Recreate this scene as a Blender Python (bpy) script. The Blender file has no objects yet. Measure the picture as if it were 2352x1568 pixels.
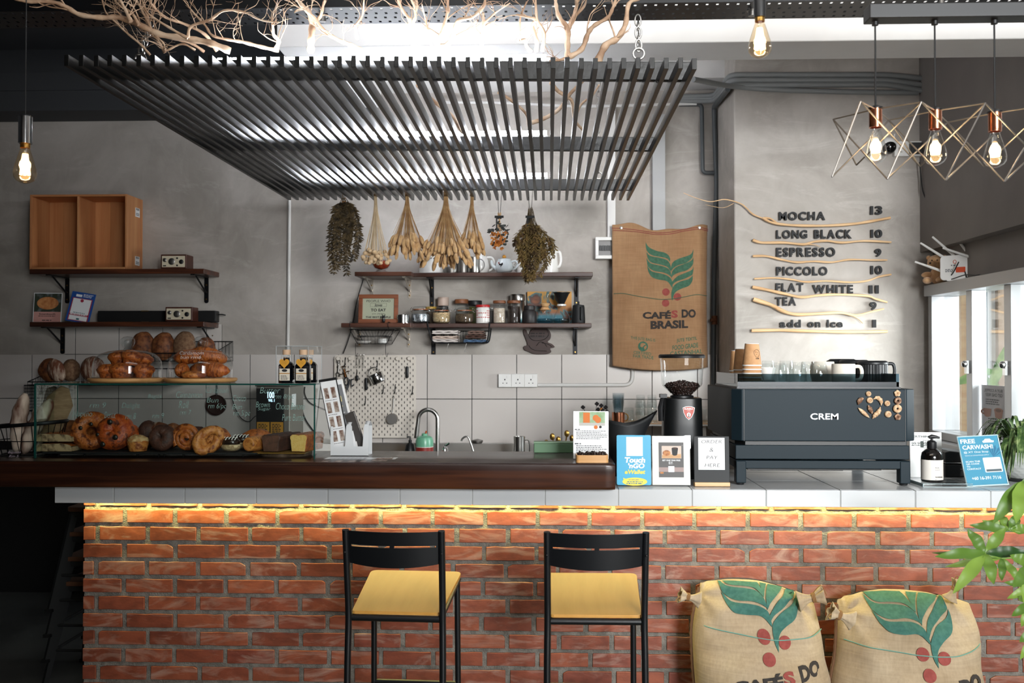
import bpy,bmesh,math,random
from mathutils import Vector,Matrix,Euler,noise
sc = bpy.context.scene
col = sc.collection
PI = math.pi
R = math.radians
random.seed(7)
RND = random.Random(11)
# ---------------------------------------------------------------- camera, world, lights, exposure
FPX = 2352*35/36
CAM = Vector((0,0,1.6))
YAW,PITCH = math.atan(85/FPX),math.atan(33/FPX)
cd = bpy.data.cameras.new('camera')
cam = bpy.data.objects.new('camera',cd)
col.objects.link(cam)
cd.lens = 35
cd.sensor_width = 36
cd.clip_end = 60
cam.location = CAM
cam.rotation_euler = (PI/2 + PITCH,0,YAW)
CR = Euler((PI/2 + PITCH,0,YAW)).to_matrix()
sc.camera = cam
cd.dof.use_dof = True
cd.dof.focus_distance = 4.25
cd.dof.aperture_fstop = 5.0
sc.view_settings.view_transform = 'Standard'
sc.view_settings.look = 'None'
sc.view_settings.gamma = 1
sc.view_settings.use_curve_mapping = False
sc.view_settings.exposure = 0.0
sc.cycles.transparent_max_bounces = 32
w = bpy.data.worlds.new('sky')
sc.world = w
w.use_nodes = True
w.node_tree.nodes['Background'].inputs[0].default_value = (.86,.93,1,1)
w.node_tree.nodes['Background'].inputs[1].default_value = 1.6
def area(name,loc,aim,sx,sy,power,color=(1,1,1),spread=180):
	d = bpy.data.lights.new(name,'AREA')
	d.shape = 'RECTANGLE'
	d.size,d.size_y,d.energy,d.color = sx,sy,power,color
	d.spread = R(spread)
	o = bpy.data.objects.new(name,d)
	col.objects.link(o)
	o.location = loc
	o.rotation_euler = (Vector(aim) - Vector(loc)).to_track_quat('-Z','Y').to_euler()
	return o
area('daylight_from_entrance',(2.6,-2.6,2.62),(1.35,6.0,1.5),2.2,1.3,74,(.96,.985,1),56)
area('daylight_from_shopfront',(1.6,-2.8,2.4),(0.4,5.0,1.2),4.6,1.8,7,(.95,.98,1),160)
area('daylight_at_side_window',(3.75,4.95,1.75),(1.9,5.75,1.5),1.1,1.2,135,(.95,.98,1),150)
area('upward_fill',(2.6,-1.8,.1),(1.2,4.0,3.4),2.4,1.4,62,(1,.98,.95),110)  # added fill from below, lifts the beam underside and upper wall
area('front_fill_over_seating',(.2,1.9,3.3),(0,4.0,1.1),2.6,.5,12,(1,.97,.93),150)  # added fill for the counter front and stools, no real fixture
def at(px,py,Y):
	"""the point of the place that stands at depth Y in the direction of the photograph's pixel"""
	d = CR @ Vector(((px - 1176)/FPX,-(py - 784)/FPX,-1))
	return CAM + d*((Y - CAM.y)/d.y)
def aX(px,Y):
	return at(px,817,Y).x
def aZ(py,Y,px=1261):
	return at(px,py,Y).z
def lin(h):
	h = h.lstrip('#')
	out = []
	for i in (0,2,4):
		c = int(h[i:i + 2],16)/255
		out.append(c/12.92 if c <= .04045 else ((c + .055)/1.055) ** 2.4)
	return (*out,1)
# ---------------------------------------------------------------- materials
MATS = {}
def newmat(name):
	m = bpy.data.materials.new(name)
	m.use_nodes = True
	nt = m.node_tree
	return m,nt,nt.nodes['Principled BSDF']
def N(nt,t,**kw):
	n = nt.nodes.new(t)
	for k,v in kw.items():
		if k in n.inputs.keys():
			n.inputs[k].default_value = v
		else:
			setattr(n,k,v)
	return n
def ramp(nt,fac,stops):
	n = nt.nodes.new('ShaderNodeValToRGB')
	e = n.color_ramp.elements
	while len(e) < len(stops):
		e.new(.5)
	for i,(p,c) in enumerate(stops):
		e[i].position = p
		e[i].color = c if len(c) == 4 else (*c,1)
	nt.links.new(fac,n.inputs[0])
	return n.outputs[0]
def noisetex(nt,scale,detail=4,stretch=(1,1,1),rough=.55,distort=0,rot=(0,0,0)):
	tc = N(nt,'ShaderNodeTexCoord')
	mp = N(nt,'ShaderNodeMapping')
	mp.inputs['Scale'].default_value = stretch
	mp.inputs['Rotation'].default_value = rot
	nt.links.new(tc.outputs['Object'],mp.inputs[0])
	n = N(nt,'ShaderNodeTexNoise',Scale=scale,Detail=detail,Roughness=rough,Distortion=distort)
	nt.links.new(mp.outputs[0],n.inputs['Vector'])
	return n.outputs['Fac'],mp.outputs[0]
def mixc(nt,fac,a,b,mode='MIX'):
	n = N(nt,'ShaderNodeMix',data_type='RGBA',blend_type=mode)
	for sock,v in ((0,fac),(6,a),(7,b)):
		if hasattr(v,'links') or hasattr(v,'is_linked'):
			nt.links.new(v,n.inputs[sock])
		else:
			n.inputs[sock].default_value = v
	return n.outputs[2]
def bumpnode(nt,b,h,strength,dist=.004):
	n = N(nt,'ShaderNodeBump',Strength=strength,Distance=dist)
	nt.links.new(h,n.inputs['Height'])
	nt.links.new(n.outputs[0],b.inputs['Normal'])
	return n
def mat(name,c1,rough=.5,metal=0,c2=None,ns=8,lo=.38,hi=.62,bump=0,bs=60,bd=.004,stretch=(1,1,1),coat=0,
		spec=.5,emit=0,ec=None,c3=None,detail=4,sss=0,sheen=0):
	if name in MATS:
		return MATS[name]
	m,nt,b = newmat(name)
	if c2:
		f,v = noisetex(nt,ns,detail,stretch)
		st = [(lo,lin(c1)),(hi,lin(c2))] if not c3 else [(lo,lin(c1)),((lo + hi)/2,lin(c2)),(hi,lin(c3))]
		nt.links.new(ramp(nt,f,st),b.inputs['Base Color'])
	else:
		b.inputs['Base Color'].default_value = lin(c1)
	b.inputs['Roughness'].default_value = rough
	b.inputs['Metallic'].default_value = metal
	b.inputs['Specular IOR Level'].default_value = spec
	b.inputs['Coat Weight'].default_value = coat
	b.inputs['Coat Roughness'].default_value = .12
	b.inputs['Sheen Weight'].default_value = sheen
	if sss:
		b.inputs['Subsurface Weight'].default_value = sss
		b.inputs['Subsurface Radius'].default_value = (.01,.006,.003)
	if bump:
		f,v = noisetex(nt,bs,3,stretch)
		bumpnode(nt,b,f,bump,bd)
	if emit:
		b.inputs['Emission Color'].default_value = lin(ec or c1)
		b.inputs['Emission Strength'].default_value = emit
	MATS[name] = m
	return m
def glassmat(name,tint='#ffffff',refl=.9,edge=.7,ior=1.45):
	"""thin clear sheet: transparent with a fresnel mirror coat"""
	m,nt,b = newmat(name)
	nt.nodes.remove(b)
	out = nt.nodes['Material Output']
	tr = N(nt,'ShaderNodeBsdfTransparent',Color=lin(tint))
	gl = N(nt,'ShaderNodeBsdfGlossy',Roughness=.02)
	gl.inputs['Color'].default_value = (refl,refl,refl,1)
	lw = N(nt,'ShaderNodeLayerWeight',Blend=.5)
	pw = N(nt,'ShaderNodeMath',operation='POWER')
	nt.links.new(lw.outputs['Facing'],pw.inputs[0])
	pw.inputs[1].default_value = 3
	ma = N(nt,'ShaderNodeMath',operation='MULTIPLY_ADD')
	nt.links.new(pw.outputs[0],ma.inputs[0])
	ma.inputs[1].default_value = edge
	ma.inputs[2].default_value = ((ior - 1)/(ior + 1)) ** 2
	mx = N(nt,'ShaderNodeMixShader')
	nt.links.new(ma.outputs[0],mx.inputs[0])
	nt.links.new(tr.outputs[0],mx.inputs[1])
	nt.links.new(gl.outputs[0],mx.inputs[2])
	nt.links.new(mx.outputs[0],out.inputs[0])
	MATS[name] = m
	return m
def woodmat(name,c1,c2,c3=None,rough=.5,axis=0,ns=3.2,fine=26,coat=0,bump=.15,lo=.35,hi=.68):
	if name in MATS:
		return MATS[name]
	m,nt,b = newmat(name)
	st = [1,1,1]
	st[axis] = .07
	f,v = noisetex(nt,ns*4,5,tuple(st),.6,.8)
	g,v2 = noisetex(nt,fine*4,3,tuple(x if x == 1 else .03 for x in st))
	a = N(nt,'ShaderNodeMath',operation='MULTIPLY_ADD')
	nt.links.new(g,a.inputs[0])
	a.inputs[1].default_value = .3
	nt.links.new(f,a.inputs[2])
	stops = [(lo + .12,lin(c1)),(hi + .12,lin(c2))] if not c3 else [(lo + .12,lin(c1)),((lo + hi)/2 + .12,lin(c2)),(hi + .14,lin(c3))]
	cc = ramp(nt,a.outputs[0],stops)
	geo = N(nt,'ShaderNodeNewGeometry')
	hv = N(nt,'ShaderNodeHueSaturation')
	mr = N(nt,'ShaderNodeMapRange')
	mr.inputs[3].default_value,mr.inputs[4].default_value = .82,1.15
	nt.links.new(geo.outputs['Random Per Island'],mr.inputs[0])
	nt.links.new(mr.outputs[0],hv.inputs['Value'])
	nt.links.new(cc,hv.inputs['Color'])
	nt.links.new(hv.outputs[0],b.inputs['Base Color'])
	b.inputs['Roughness'].default_value = rough
	b.inputs['Coat Weight'].default_value = coat
	b.inputs['Coat Roughness'].default_value = .1
	bumpnode(nt,b,g,bump,.002)
	MATS[name] = m
	return m
def emitmat(name,c,s):
	if name in MATS:
		return MATS[name]
	m,nt,b = newmat(name)
	nt.nodes.remove(b)
	e = N(nt,'ShaderNodeEmission',Strength=s)
	e.inputs[0].default_value = lin(c)
	nt.links.new(e.outputs[0],nt.nodes['Material Output'].inputs[0])
	MATS[name] = m
	return m
def plaster(name,a,b_,c,rough=.75):
	m,nt,b = newmat(name)
	f,v = noisetex(nt,1.1,6,(1,1,1.3),.6,.9)
	g,v = noisetex(nt,5.5,5,(1,1,.6),.62,1.6)
	base = ramp(nt,f,[(.3,lin(a)),(.52,lin(b_)),(.72,lin(c))])
	cl = ramp(nt,g,[(.44,(0,0,0,1)),(.7,(1,1,1,1))])
	h,v = noisetex(nt,2.3,6,(.5,1,1.8),.7,2.5)
	st = ramp(nt,h,[(.55,(0,0,0,1)),(.68,(1,1,1,1))])
	c1 = mixc(nt,.3,base,mixc(nt,cl,base,lin(c)))
	ff = N(nt,'ShaderNodeMath',operation='MULTIPLY')
	nt.links.new(st,ff.inputs[0])
	ff.inputs[1].default_value = .28
	c2 = mixc(nt,ff.outputs[0],c1,lin('#d2cdc7'))
	nt.links.new(c2,b.inputs['Base Color'])
	b.inputs['Roughness'].default_value = rough
	bumpnode(nt,b,g,.12,.01)
	MATS[name] = m
	return m
def brickmat():
	m,nt,b = newmat('brick')
	geo = N(nt,'ShaderNodeNewGeometry')
	base = ramp(nt,geo.outputs['Random Per Island'],[(0,lin('#7c3f2c')),(.4,lin('#8e4832')),(.75,lin('#9c5439')),(1,lin('#854232'))])
	f,v = noisetex(nt,9,5,(.45,1,1.6),.62,1.4)
	dust = ramp(nt,f,[(.5,(0,0,0,1)),(.76,(1,1,1,1))])
	g,v = noisetex(nt,30,4,(.6,1,1))
	dk = ramp(nt,g,[(.35,(.72,.7,.7,1)),(.6,(1,1,1,1))])
	c = mixc(nt,1,base,dk,'MULTIPLY')
	fm = N(nt,'ShaderNodeMath',operation='MULTIPLY')
	nt.links.new(dust,fm.inputs[0])
	fm.inputs[1].default_value = .6
	c = mixc(nt,fm.outputs[0],c,lin('#c2a79a'))
	nt.links.new(c,b.inputs['Base Color'])
	b.inputs['Roughness'].default_value = .5
	b.inputs['Specular IOR Level'].default_value = .55
	bumpnode(nt,b,g,.25,.006)
	MATS['brick'] = m
	return m
def burlapmat(name,c1,c2):
	m,nt,b = newmat(name)
	f,v = noisetex(nt,5,5)
	base = ramp(nt,f,[(.35,lin(c1)),(.65,lin(c2))])
	h1,v = noisetex(nt,120,2,(1,1,.06))
	h2,v = noisetex(nt,120,2,(.06,.06,1))
	a = N(nt,'ShaderNodeMath',operation='MULTIPLY_ADD')
	nt.links.new(h1,a.inputs[0])
	a.inputs[1].default_value = .5
	hh_ = N(nt,'ShaderNodeMath',operation='MULTIPLY')
	nt.links.new(h2,hh_.inputs[0])
	hh_.inputs[1].default_value = .5
	nt.links.new(hh_.outputs[0],a.inputs[2])
	tint = ramp(nt,a.outputs[0],[(.3,(.8,.79,.77,1)),(.62,(1,1,1,1))])
	nt.links.new(mixc(nt,1,base,tint,'MULTIPLY'),b.inputs['Base Color'])
	b.inputs['Roughness'].default_value = .9
	b.inputs['Sheen Weight'].default_value = .15
	bumpnode(nt,b,a.outputs[0],.5,.004)
	MATS[name] = m
	return m
def tilemat(name,c):
	m,nt,b = newmat(name)
	geo = N(nt,'ShaderNodeNewGeometry')
	hv = N(nt,'ShaderNodeHueSaturation')
	hv.inputs['Color'].default_value = lin(c)
	mr = N(nt,'ShaderNodeMapRange')
	mr.inputs[3].default_value,mr.inputs[4].default_value = .95,1.03
	nt.links.new(geo.outputs['Random Per Island'],mr.inputs[0])
	nt.links.new(mr.outputs[0],hv.inputs['Value'])
	nt.links.new(hv.outputs[0],b.inputs['Base Color'])
	b.inputs['Roughness'].default_value = .22
	f,v = noisetex(nt,14,2)
	bumpnode(nt,b,f,.03,.002)
	MATS[name] = m
	return m
# ---------------------------------------------------------------- mesh building
class MB:
	def __init__(s):
		s.v,s.f,s.mi,s.m = [],[],[],0
	def add(s,vs,fs,M=None):
		o = len(s.v)
		for p in vs:
			p = Vector(p)
			s.v.append(M @ p if M else p)
		for f in fs:
			s.f.append([i + o for i in f])
			s.mi.append(s.m)
		return s
	def box(s,x0,x1,y0,y1,z0,z1,M=None):
		return s.add([(x0,y0,z0),(x1,y0,z0),(x1,y1,z0),(x0,y1,z0),(x0,y0,z1),(x1,y0,z1),(x1,y1,z1),(x0,y1,z1)],
					[(0,3,2,1),(4,5,6,7),(0,1,5,4),(1,2,6,5),(2,3,7,6),(3,0,4,7)],M)
	def cbox(s,c,d,M=None):
		return s.box(c[0] - d[0]/2,c[0] + d[0]/2,c[1] - d[1]/2,c[1] + d[1]/2,c[2] - d[2]/2,c[2] + d[2]/2,M)
	def quad(s,a,b,c,d):
		return s.add([a,b,c,d],[(0,1,2,3)])
	def tube(s,pts,r,n=8,closed=False,caps=True,flat=1):
		pts = [Vector(p) for p in pts]
		L = len(pts)
		rs = r if isinstance(r,(list,tuple)) else [r]*L
		vs,fs = [],[]
		t0 = (pts[1] - pts[0]).normalized()
		up = Vector((0,0,1)) if abs(t0.z) < .9 else Vector((0,1,0))
		u = t0.cross(up).normalized()
		for i in range(L):
			if closed:
				t = pts[(i + 1) % L] - pts[i - 1]
			else:
				t = pts[min(i + 1,L - 1)] - pts[max(i - 1,0)]
			t = t.normalized() if t.length > 1e-9 else t0
			u = (u - t*u.dot(t))
			u = u.normalized() if u.length > 1e-6 else t.orthogonal().normalized()
			w_ = t.cross(u)
			for k in range(n):
				a = 2*PI*k/n
				vs.append(pts[i] + u*(math.cos(a)*rs[i]) + w_*(math.sin(a)*rs[i]*flat))
		for i in range(L if closed else L - 1):
			j = (i + 1) % L
			for k in range(n):
				k2 = (k + 1) % n
				fs.append((i*n + k,i*n + k2,j*n + k2,j*n + k))
		if caps and not closed:
			fs.append(tuple(range(n - 1,-1,-1)))
			fs.append(tuple((L - 1)*n + k for k in range(n)))
		return s.add(vs,fs)
	def lathe(s,prof,n=24,c=(0,0,0),M=None):
		vs,fs,rings = [],[],[]
		for (r,z) in prof:
			if r < 1e-6:
				rings.append([len(vs)])
				vs.append((c[0],c[1],c[2] + z))
			else:
				rings.append(list(range(len(vs),len(vs) + n)))
				for k in range(n):
					a = 2*PI*k/n
					vs.append((c[0] + r*math.cos(a),c[1] + r*math.sin(a),c[2] + z))
		for A,B in zip(rings,rings[1:]):
			for k in range(n):
				k2 = (k + 1) % n
				if len(A) == 1 and len(B) == 1:
					continue
				if len(A) == 1:
					fs.append((A[0],B[k2],B[k]))
				elif len(B) == 1:
					fs.append((A[k],A[k2],B[0]))
				else:
					fs.append((A[k],A[k2],B[k2],B[k]))
		return s.add(vs,fs,M)
	def prism(s,poly,y0,y1,M=None):
		n = len(poly)
		vs = [(x,y0,z) for x,z in poly] + [(x,y1,z) for x,z in poly]
		fs = [tuple(range(n)),tuple(range(2*n - 1,n - 1,-1))]
		for k in range(n):
			k2 = (k + 1) % n
			fs.append((k2,k,n + k,n + k2))
		return s.add(vs,fs,M)
	def ell(s,c,r,n=18,m=12,fn=None,M=None):
		vs,fs = [],[]
		if isinstance(r,(int,float)):
			r = (r,r,r)
		def pt(d):
			k = fn(d) if fn else 1
			return (c[0] + d.x*r[0]*k,c[1] + d.y*r[1]*k,c[2] + d.z*r[2]*k)
		vs.append(pt(Vector((0,0,1))))
		for i in range(1,m):
			th = PI*i/m
			for k in range(n):
				a = 2*PI*k/n
				vs.append(pt(Vector((math.sin(th)*math.cos(a),math.sin(th)*math.sin(a),math.cos(th)))))
		vs.append(pt(Vector((0,0,-1))))
		e = len(vs) - 1
		for k in range(n):
			k2 = (k + 1) % n
			fs.append((0,1 + k,1 + k2))
			fs.append((e,e - n + k2,e - n + k))
			for i in range(m - 2):
				a,b = 1 + i*n,1 + (i + 1)*n
				fs.append((a + k,b + k,b + k2,a + k2))
		return s.add(vs,fs,M)
	def grid(s,fn,nu,nv,wrap=False):
		vs = [fn(i/(nu if wrap else nu - 1),j/(nv - 1)) for j in range(nv) for i in range(nu)]
		fs = []
		for j in range(nv - 1):
			for i in range(nu if wrap else nu - 1):
				i2 = (i + 1) % nu
				fs.append((j*nu + i,j*nu + i2,(j + 1)*nu + i2,(j + 1)*nu + i))
		return s.add(vs,fs)
	def build(s,name,m,parent=None,loc=None,rot=None,smooth=40,bevel=0,seg=2,solid=0,sub=0,world=False,label=None):
		me = bpy.data.meshes.new(name)
		vs = s.v
		if world and parent is not None:
			Mi = wmat(parent).inverted()
			vs = [Mi @ p for p in vs]
		if world and parent is None:
			xs = [p.x for p in vs]
			ys = [p.y for p in vs]
			zz = min(p.z for p in vs)
			loc = Vector(((min(xs) + max(xs))/2,(min(ys) + max(ys))/2,zz))
			vs = [p - loc for p in vs]
		me.from_pydata([tuple(p) for p in vs],[],s.f)
		for mm in (m if isinstance(m,(list,tuple)) else [m]):
			me.materials.append(mm)
		if isinstance(m,(list,tuple)):
			me.polygons.foreach_set('material_index',s.mi)
		if smooth:
			me.shade_smooth()
			me.set_sharp_from_angle(angle=R(smooth))
		me.update()
		o = bpy.data.objects.new(name,me)
		col.objects.link(o)
		if parent is not None:
			o.parent = parent
		if loc is not None:
			o.location = loc
		if rot is not None:
			o.rotation_euler = rot
		if solid:
			d = o.modifiers.new('solid','SOLIDIFY')
			d.thickness = solid
			d.offset = 0
		if bevel:
			d = o.modifiers.new('bevel','BEVEL')
			d.width,d.segments,d.limit_method,d.angle_limit = bevel,seg,'ANGLE',R(40)
			d.harden_normals = True
		if sub:
			d = o.modifiers.new('sub','SUBSURF')
			d.levels = d.render_levels = sub
		if label:
			o['label'] = label
		return o
def wmat(o):
	M = Matrix.LocRotScale(o.location,o.rotation_euler,o.scale)
	return wmat(o.parent) @ M if o.parent else M
def tag(o,label,cat,group=None,kind=None):
	o['label'] = label
	o['category'] = cat
	if group:
		o['group'] = group
	if kind:
		o['kind'] = kind
	return o
def thing(name,label,cat,loc=(0,0,0),rz=0,group=None,rx=0,ry=0):
	o = bpy.data.objects.new(name,None)
	o.empty_display_size = .05
	col.objects.link(o)
	o.location = loc
	o.rotation_euler = (rx,ry,rz)
	return tag(o,label,cat,group)
def struct(o,label=None):
	o['kind'] = 'structure'
	if label:
		o['label'] = label
	return o
KIDS = {}
def dup(o,loc,rz=None,label=None,group=None,parent=None,scale=None):
	c = o.copy()
	col.objects.link(c)
	if parent is None:
		c.location = loc
		if rz is not None:
			c.rotation_euler = (o.rotation_euler[0],o.rotation_euler[1],rz)
		if label:
			c['label'] = label
		if group:
			c['group'] = group
		if scale:
			c.scale = scale
	else:
		c.parent = parent
	for k in [k for k in bpy.data.objects if k.parent == o]:
		dup(k,None,parent=c)
	return c
ROTT = Matrix(((1,0,0,0),(0,0,-1,0),(0,1,0,0),(0,0,0,1)))
TXC = {}
def txtmesh(s,bold=0,shear=0,extrude=0,res=3,space=1):
	key = (s,bold,shear,extrude,res,space)
	if key in TXC:
		return TXC[key]
	c = bpy.data.curves.new('t','FONT')
	c.body = s
	c.size = 1
	c.offset = bold
	c.shear = shear
	c.extrude = extrude
	c.resolution_u = res
	c.align_x = 'CENTER'
	c.space_character = space
	o = bpy.data.objects.new('t',c)
	me = bpy.data.meshes.new_from_object(o)
	vs = [v.co.copy() for v in me.vertices]
	fs = [list(p.vertices) for p in me.polygons]
	bpy.data.objects.remove(o)
	bpy.data.curves.remove(c)
	bpy.data.meshes.remove(me)
	TXC[key] = (vs,fs)
	return vs,fs
def txt(mb,s,x0,x1,z0,z1,y=-.001,bold=0,shear=0,ex=0,mirror=False,rot=0,space=1):
	"""letters fitted to a box on the plane y, facing -y"""
	vs,fs = txtmesh(s,bold,shear,1 if ex else 0,3,space)
	if not vs:
		return mb
	ax,bx = min(v.x for v in vs),max(v.x for v in vs)
	ay,by = min(v.y for v in vs),max(v.y for v in vs)
	sx,sz = (x1 - x0)/max(bx - ax,1e-6),(z1 - z0)/max(by - ay,1e-6)
	out = []
	cx,cz = (x0 + x1)/2,(z0 + z1)/2
	for v in vs:
		X = x0 + (v.x - ax)*sx
		Z = z0 + (v.y - ay)*sz
		if mirror:
			X = x0 + x1 - X
		if rot:
			dx,dz = X - cx,Z - cz
			X,Z = cx + dx*math.cos(rot) - dz*math.sin(rot),cz + dx*math.sin(rot) + dz*math.cos(rot)
		out.append((X,y - v.z*ex,Z))
	return mb.add(out,fs)
def bars(mb,x0,x1,zs,h,y=-.001,seed=1,gap=.25):
	"""rows of little dashes: print too small to read"""
	r = random.Random(seed)
	for z in zs:
		x = x0
		end = x1 - r.random()*(x1 - x0)*gap
		while x < end:
			ww = (.3 + r.random())*h*3
			mb.quad((x,y,z),(min(x + ww,end),y,z),(min(x + ww,end),y,z + h),(x,y,z + h))
			x += ww + h*.8
	return mb
def rect(mb,x0,x1,z0,z1,y=-.001):
	return mb.quad((x0,y,z0),(x1,y,z0),(x1,y,z1),(x0,y,z1))
def disc(mb,cx,cz,rx,rz=None,y=-.001,n=24):
	rz = rz or rx
	return mb.add([(cx + rx*math.cos(2*PI*k/n),y,cz + rz*math.sin(2*PI*k/n)) for k in range(n)],[tuple(range(n))])
def poly(mb,pts,y=-.001):
	return mb.add([(x,y,z) for x,z in pts],[tuple(range(len(pts)))])
def roundrect(x0,x1,z0,z1,r,n=5):
	out = []
	for cx,cz,a0 in ((x1 - r,z0 + r,-PI/2),(x1 - r,z1 - r,0),(x0 + r,z1 - r,PI/2),(x0 + r,z0 + r,PI)):
		for k in range(n + 1):
			a = a0 + PI/2*k/n
			out.append((cx + r*math.cos(a),cz + r*math.sin(a)))
	return out
def arc(c,r,a0,a1,n=8,plane='xz'):
	out = []
	for k in range(n + 1):
		a = a0 + (a1 - a0)*k/n
		p,q = r*math.cos(a),r*math.sin(a)
		out.append(Vector((c[0] + p,c[1],c[2] + q)) if plane == 'xz' else (Vector((c[0],c[1] + p,c[2] + q)) if plane == 'yz' else Vector((c[0] + p,c[1] + q,c[2]))))
	return out
def smoothpath(pts,n=6):
	"""Catmull-Rom through the points"""
	pts = [Vector(p) for p in pts]
	P = [pts[0]*2 - pts[1]] + pts + [pts[-1]*2 - pts[-2]]
	out = []
	for i in range(1,len(P) - 2):
		a,b,c,d = P[i - 1],P[i],P[i + 1],P[i + 2]
		for k in range(n):
			t = k/n
			out.append(.5*((2*b) + (c - a)*t + (2*a - 5*b + 4*c - d)*t*t + (3*b - a - 3*c + d)*t ** 3))
	out.append(pts[-1])
	return out
def fbm(p,s=1,seed=0):
	return noise.fractal(Vector(p)*s + Vector((seed*3.1,seed*7.7,seed*1.3)),1,2,3)
# common materials
BLK = mat('black_metal','#141518',.42,.6)
BLKP = mat('black_plastic','#0f1012',.45)
BLKM = mat('matt_black','#17191b',.6)
STEEL = mat('steel','#b4b2ae',.28,1)
STEELD = mat('dull_steel','#8d8a86',.4,1)
CHROME = mat('chrome','#d8d8d8',.1,1)
COPPER = mat('copper','#c98463',.22,1)
BRASS = mat('brass','#b08a4a',.3,1)
WHITEP = mat('white_plastic','#e4e2de',.35)
CERAM = mat('white_ceramic','#e9e7e2',.18)
PAPER = mat('paper','#eef0f1',.6)
INK = mat('ink','#1b1b1d',.6)
GLASS = glassmat('glass','#f9fbfb')
GLASSG = glassmat('green_glass','#f2faf7',.9)
ACRYL = glassmat('acrylic','#fbfcfc',.8)
GEDGE = mat('glass_edge','#12463f',.15,spec=.8)
BRICK = brickmat()
MORTAR = mat('mortar','#8c877e',.9,c2='#6f6b64',ns=30,bump=.9,bs=150,bd=.006)
PLAST = plaster('plaster','#948e86','#aaa39b','#bfb9b2')
TILE = tilemat('tile','#cfc8c2')
TILEW = tilemat('counter_tile','#c1c4c6')
GROUT = mat('grout','#2f3030',.9)
PAINTL = mat('pale_paint','#e0dedb',.7,c2='#d6d3d0',ns=2)
PAINTG = mat('grey_paint','#7d7671',.7,c2='#746d69',ns=2)
PIPEG = mat('grey_conduit','#7e8080',.45)
PIPED = mat('dark_conduit','#4a4e50',.45)
PIPEW = mat('white_conduit','#d2d0cc',.4)
SLABW = woodmat('dark_slab_wood','#150906','#2e170e','#63371f',.32,0,.9,14,.22,.08,.34,.78)
SHELFW = woodmat('shelf_wood','#2a130c','#43200f','#5e3018',.4,0,3,26,.1)
CRATEW = woodmat('pine','#a8683e','#bf8050','#cd9462',.5,2,1.6,20)
PALEW = woodmat('pale_wood','#c79a6a','#dab583',None,.45,0)
DRIFT = woodmat('driftwood','#b98f62','#d6b185','#e2c49d',.7,0,3,20)
TWIG = mat('twig_bark','#a08066',.7,c2='#c4a68a',ns=10,c3='#d6bda3',bump=.3)
# ---------------------------------------------------------------- the room
FLOORM = mat('polished_concrete_floor','#3c3d3c',.35,c2='#5a5c5a',ns=1.5,bump=.05,bs=20)
LOWBLK = mat('near_black_panel','#0d0d0e',.6)  # near-black colour for the lower left of the back wall
CEILD = mat('charcoal_surface','#3d3f42',.75)  # dark grey for the left part of ceiling and beams, and the left wall
struct(MB().box(-4.3,5.2,-3.3,6.8,-.1,0).build('floor',FLOORM,smooth=0))
struct(MB().box(-4.3,2.42,6.66,6.8,0,3.7).build('wall_back',PLAST,smooth=0))
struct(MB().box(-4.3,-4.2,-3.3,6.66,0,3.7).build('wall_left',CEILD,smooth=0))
struct(MB().box(-4.2,5.2,-3.4,-3.3,0,3.7).build('wall_front',PAINTL,smooth=0))
struct(MB().box(5.1,5.2,-3.3,4.15,0,3.7).build('wall_side',PAINTL,smooth=0))
m = MB()
m.m = 0
m.box(-1.2,2.42,-3.3,6.8,3.6,3.7).box(2.42,5.2,-3.3,4.27,3.6,3.7)
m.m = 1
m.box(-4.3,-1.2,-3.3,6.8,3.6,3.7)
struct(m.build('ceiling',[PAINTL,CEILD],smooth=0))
struct(MB().box(-4.2,-1.75,6.64,6.66,0,1.02).build('wall_low_panel',LOWBLK,smooth=0))
# column and the wall with the side window
CX0,CX1 = aX(1648,6.66),2.30
struct(MB().box(CX0,CX1 + .1,6.05,6.66,0,3.6).build('wall_pillar',PLAST,smooth=0,bevel=.012))
WY0,WY1,WZ0,WZ1 = 4.30,5.97,1.12,1.985
m = MB()
m.box(2.30,2.42,4.15,6.05,0,WZ0).box(2.30,2.42,4.15,6.05,WZ1 + .03,2.95).box(2.30,2.42,4.62,6.05,2.95,3.6)
m.box(2.30,2.42,4.15,WY0,WZ0,WZ1 + .03).box(2.30,2.42,WY1,6.05,WZ0,WZ1 + .03)
struct(m.build('wall_right',PAINTG,smooth=0))
struct(MB().box(2.42,5.2,4.15,4.27,0,2.95).build('wall_return',PAINTL,smooth=0))
struct(MB().box(2.225,2.30,4.61,6.05,2.22,3.6).build('trim_beam_right',PAINTG,smooth=0))
# beams
struct(MB().box(-1.2,3.6,4.33,4.60,2.96,3.6).build('trim_beam_cross',PAINTL,smooth=0,bevel=.006))
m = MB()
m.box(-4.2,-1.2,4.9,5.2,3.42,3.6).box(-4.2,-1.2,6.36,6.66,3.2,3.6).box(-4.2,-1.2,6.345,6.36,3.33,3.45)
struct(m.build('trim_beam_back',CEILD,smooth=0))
struct(MB().box(-1.2,CX0,6.36,6.66,3.37,3.6).build('trim_beam_middle',PAINTL,smooth=0))
struct(MB().box(-1.2,-1.08,4.6,6.36,3.2,3.6).build('trim_beam_end',PAINTL,smooth=0))
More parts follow.
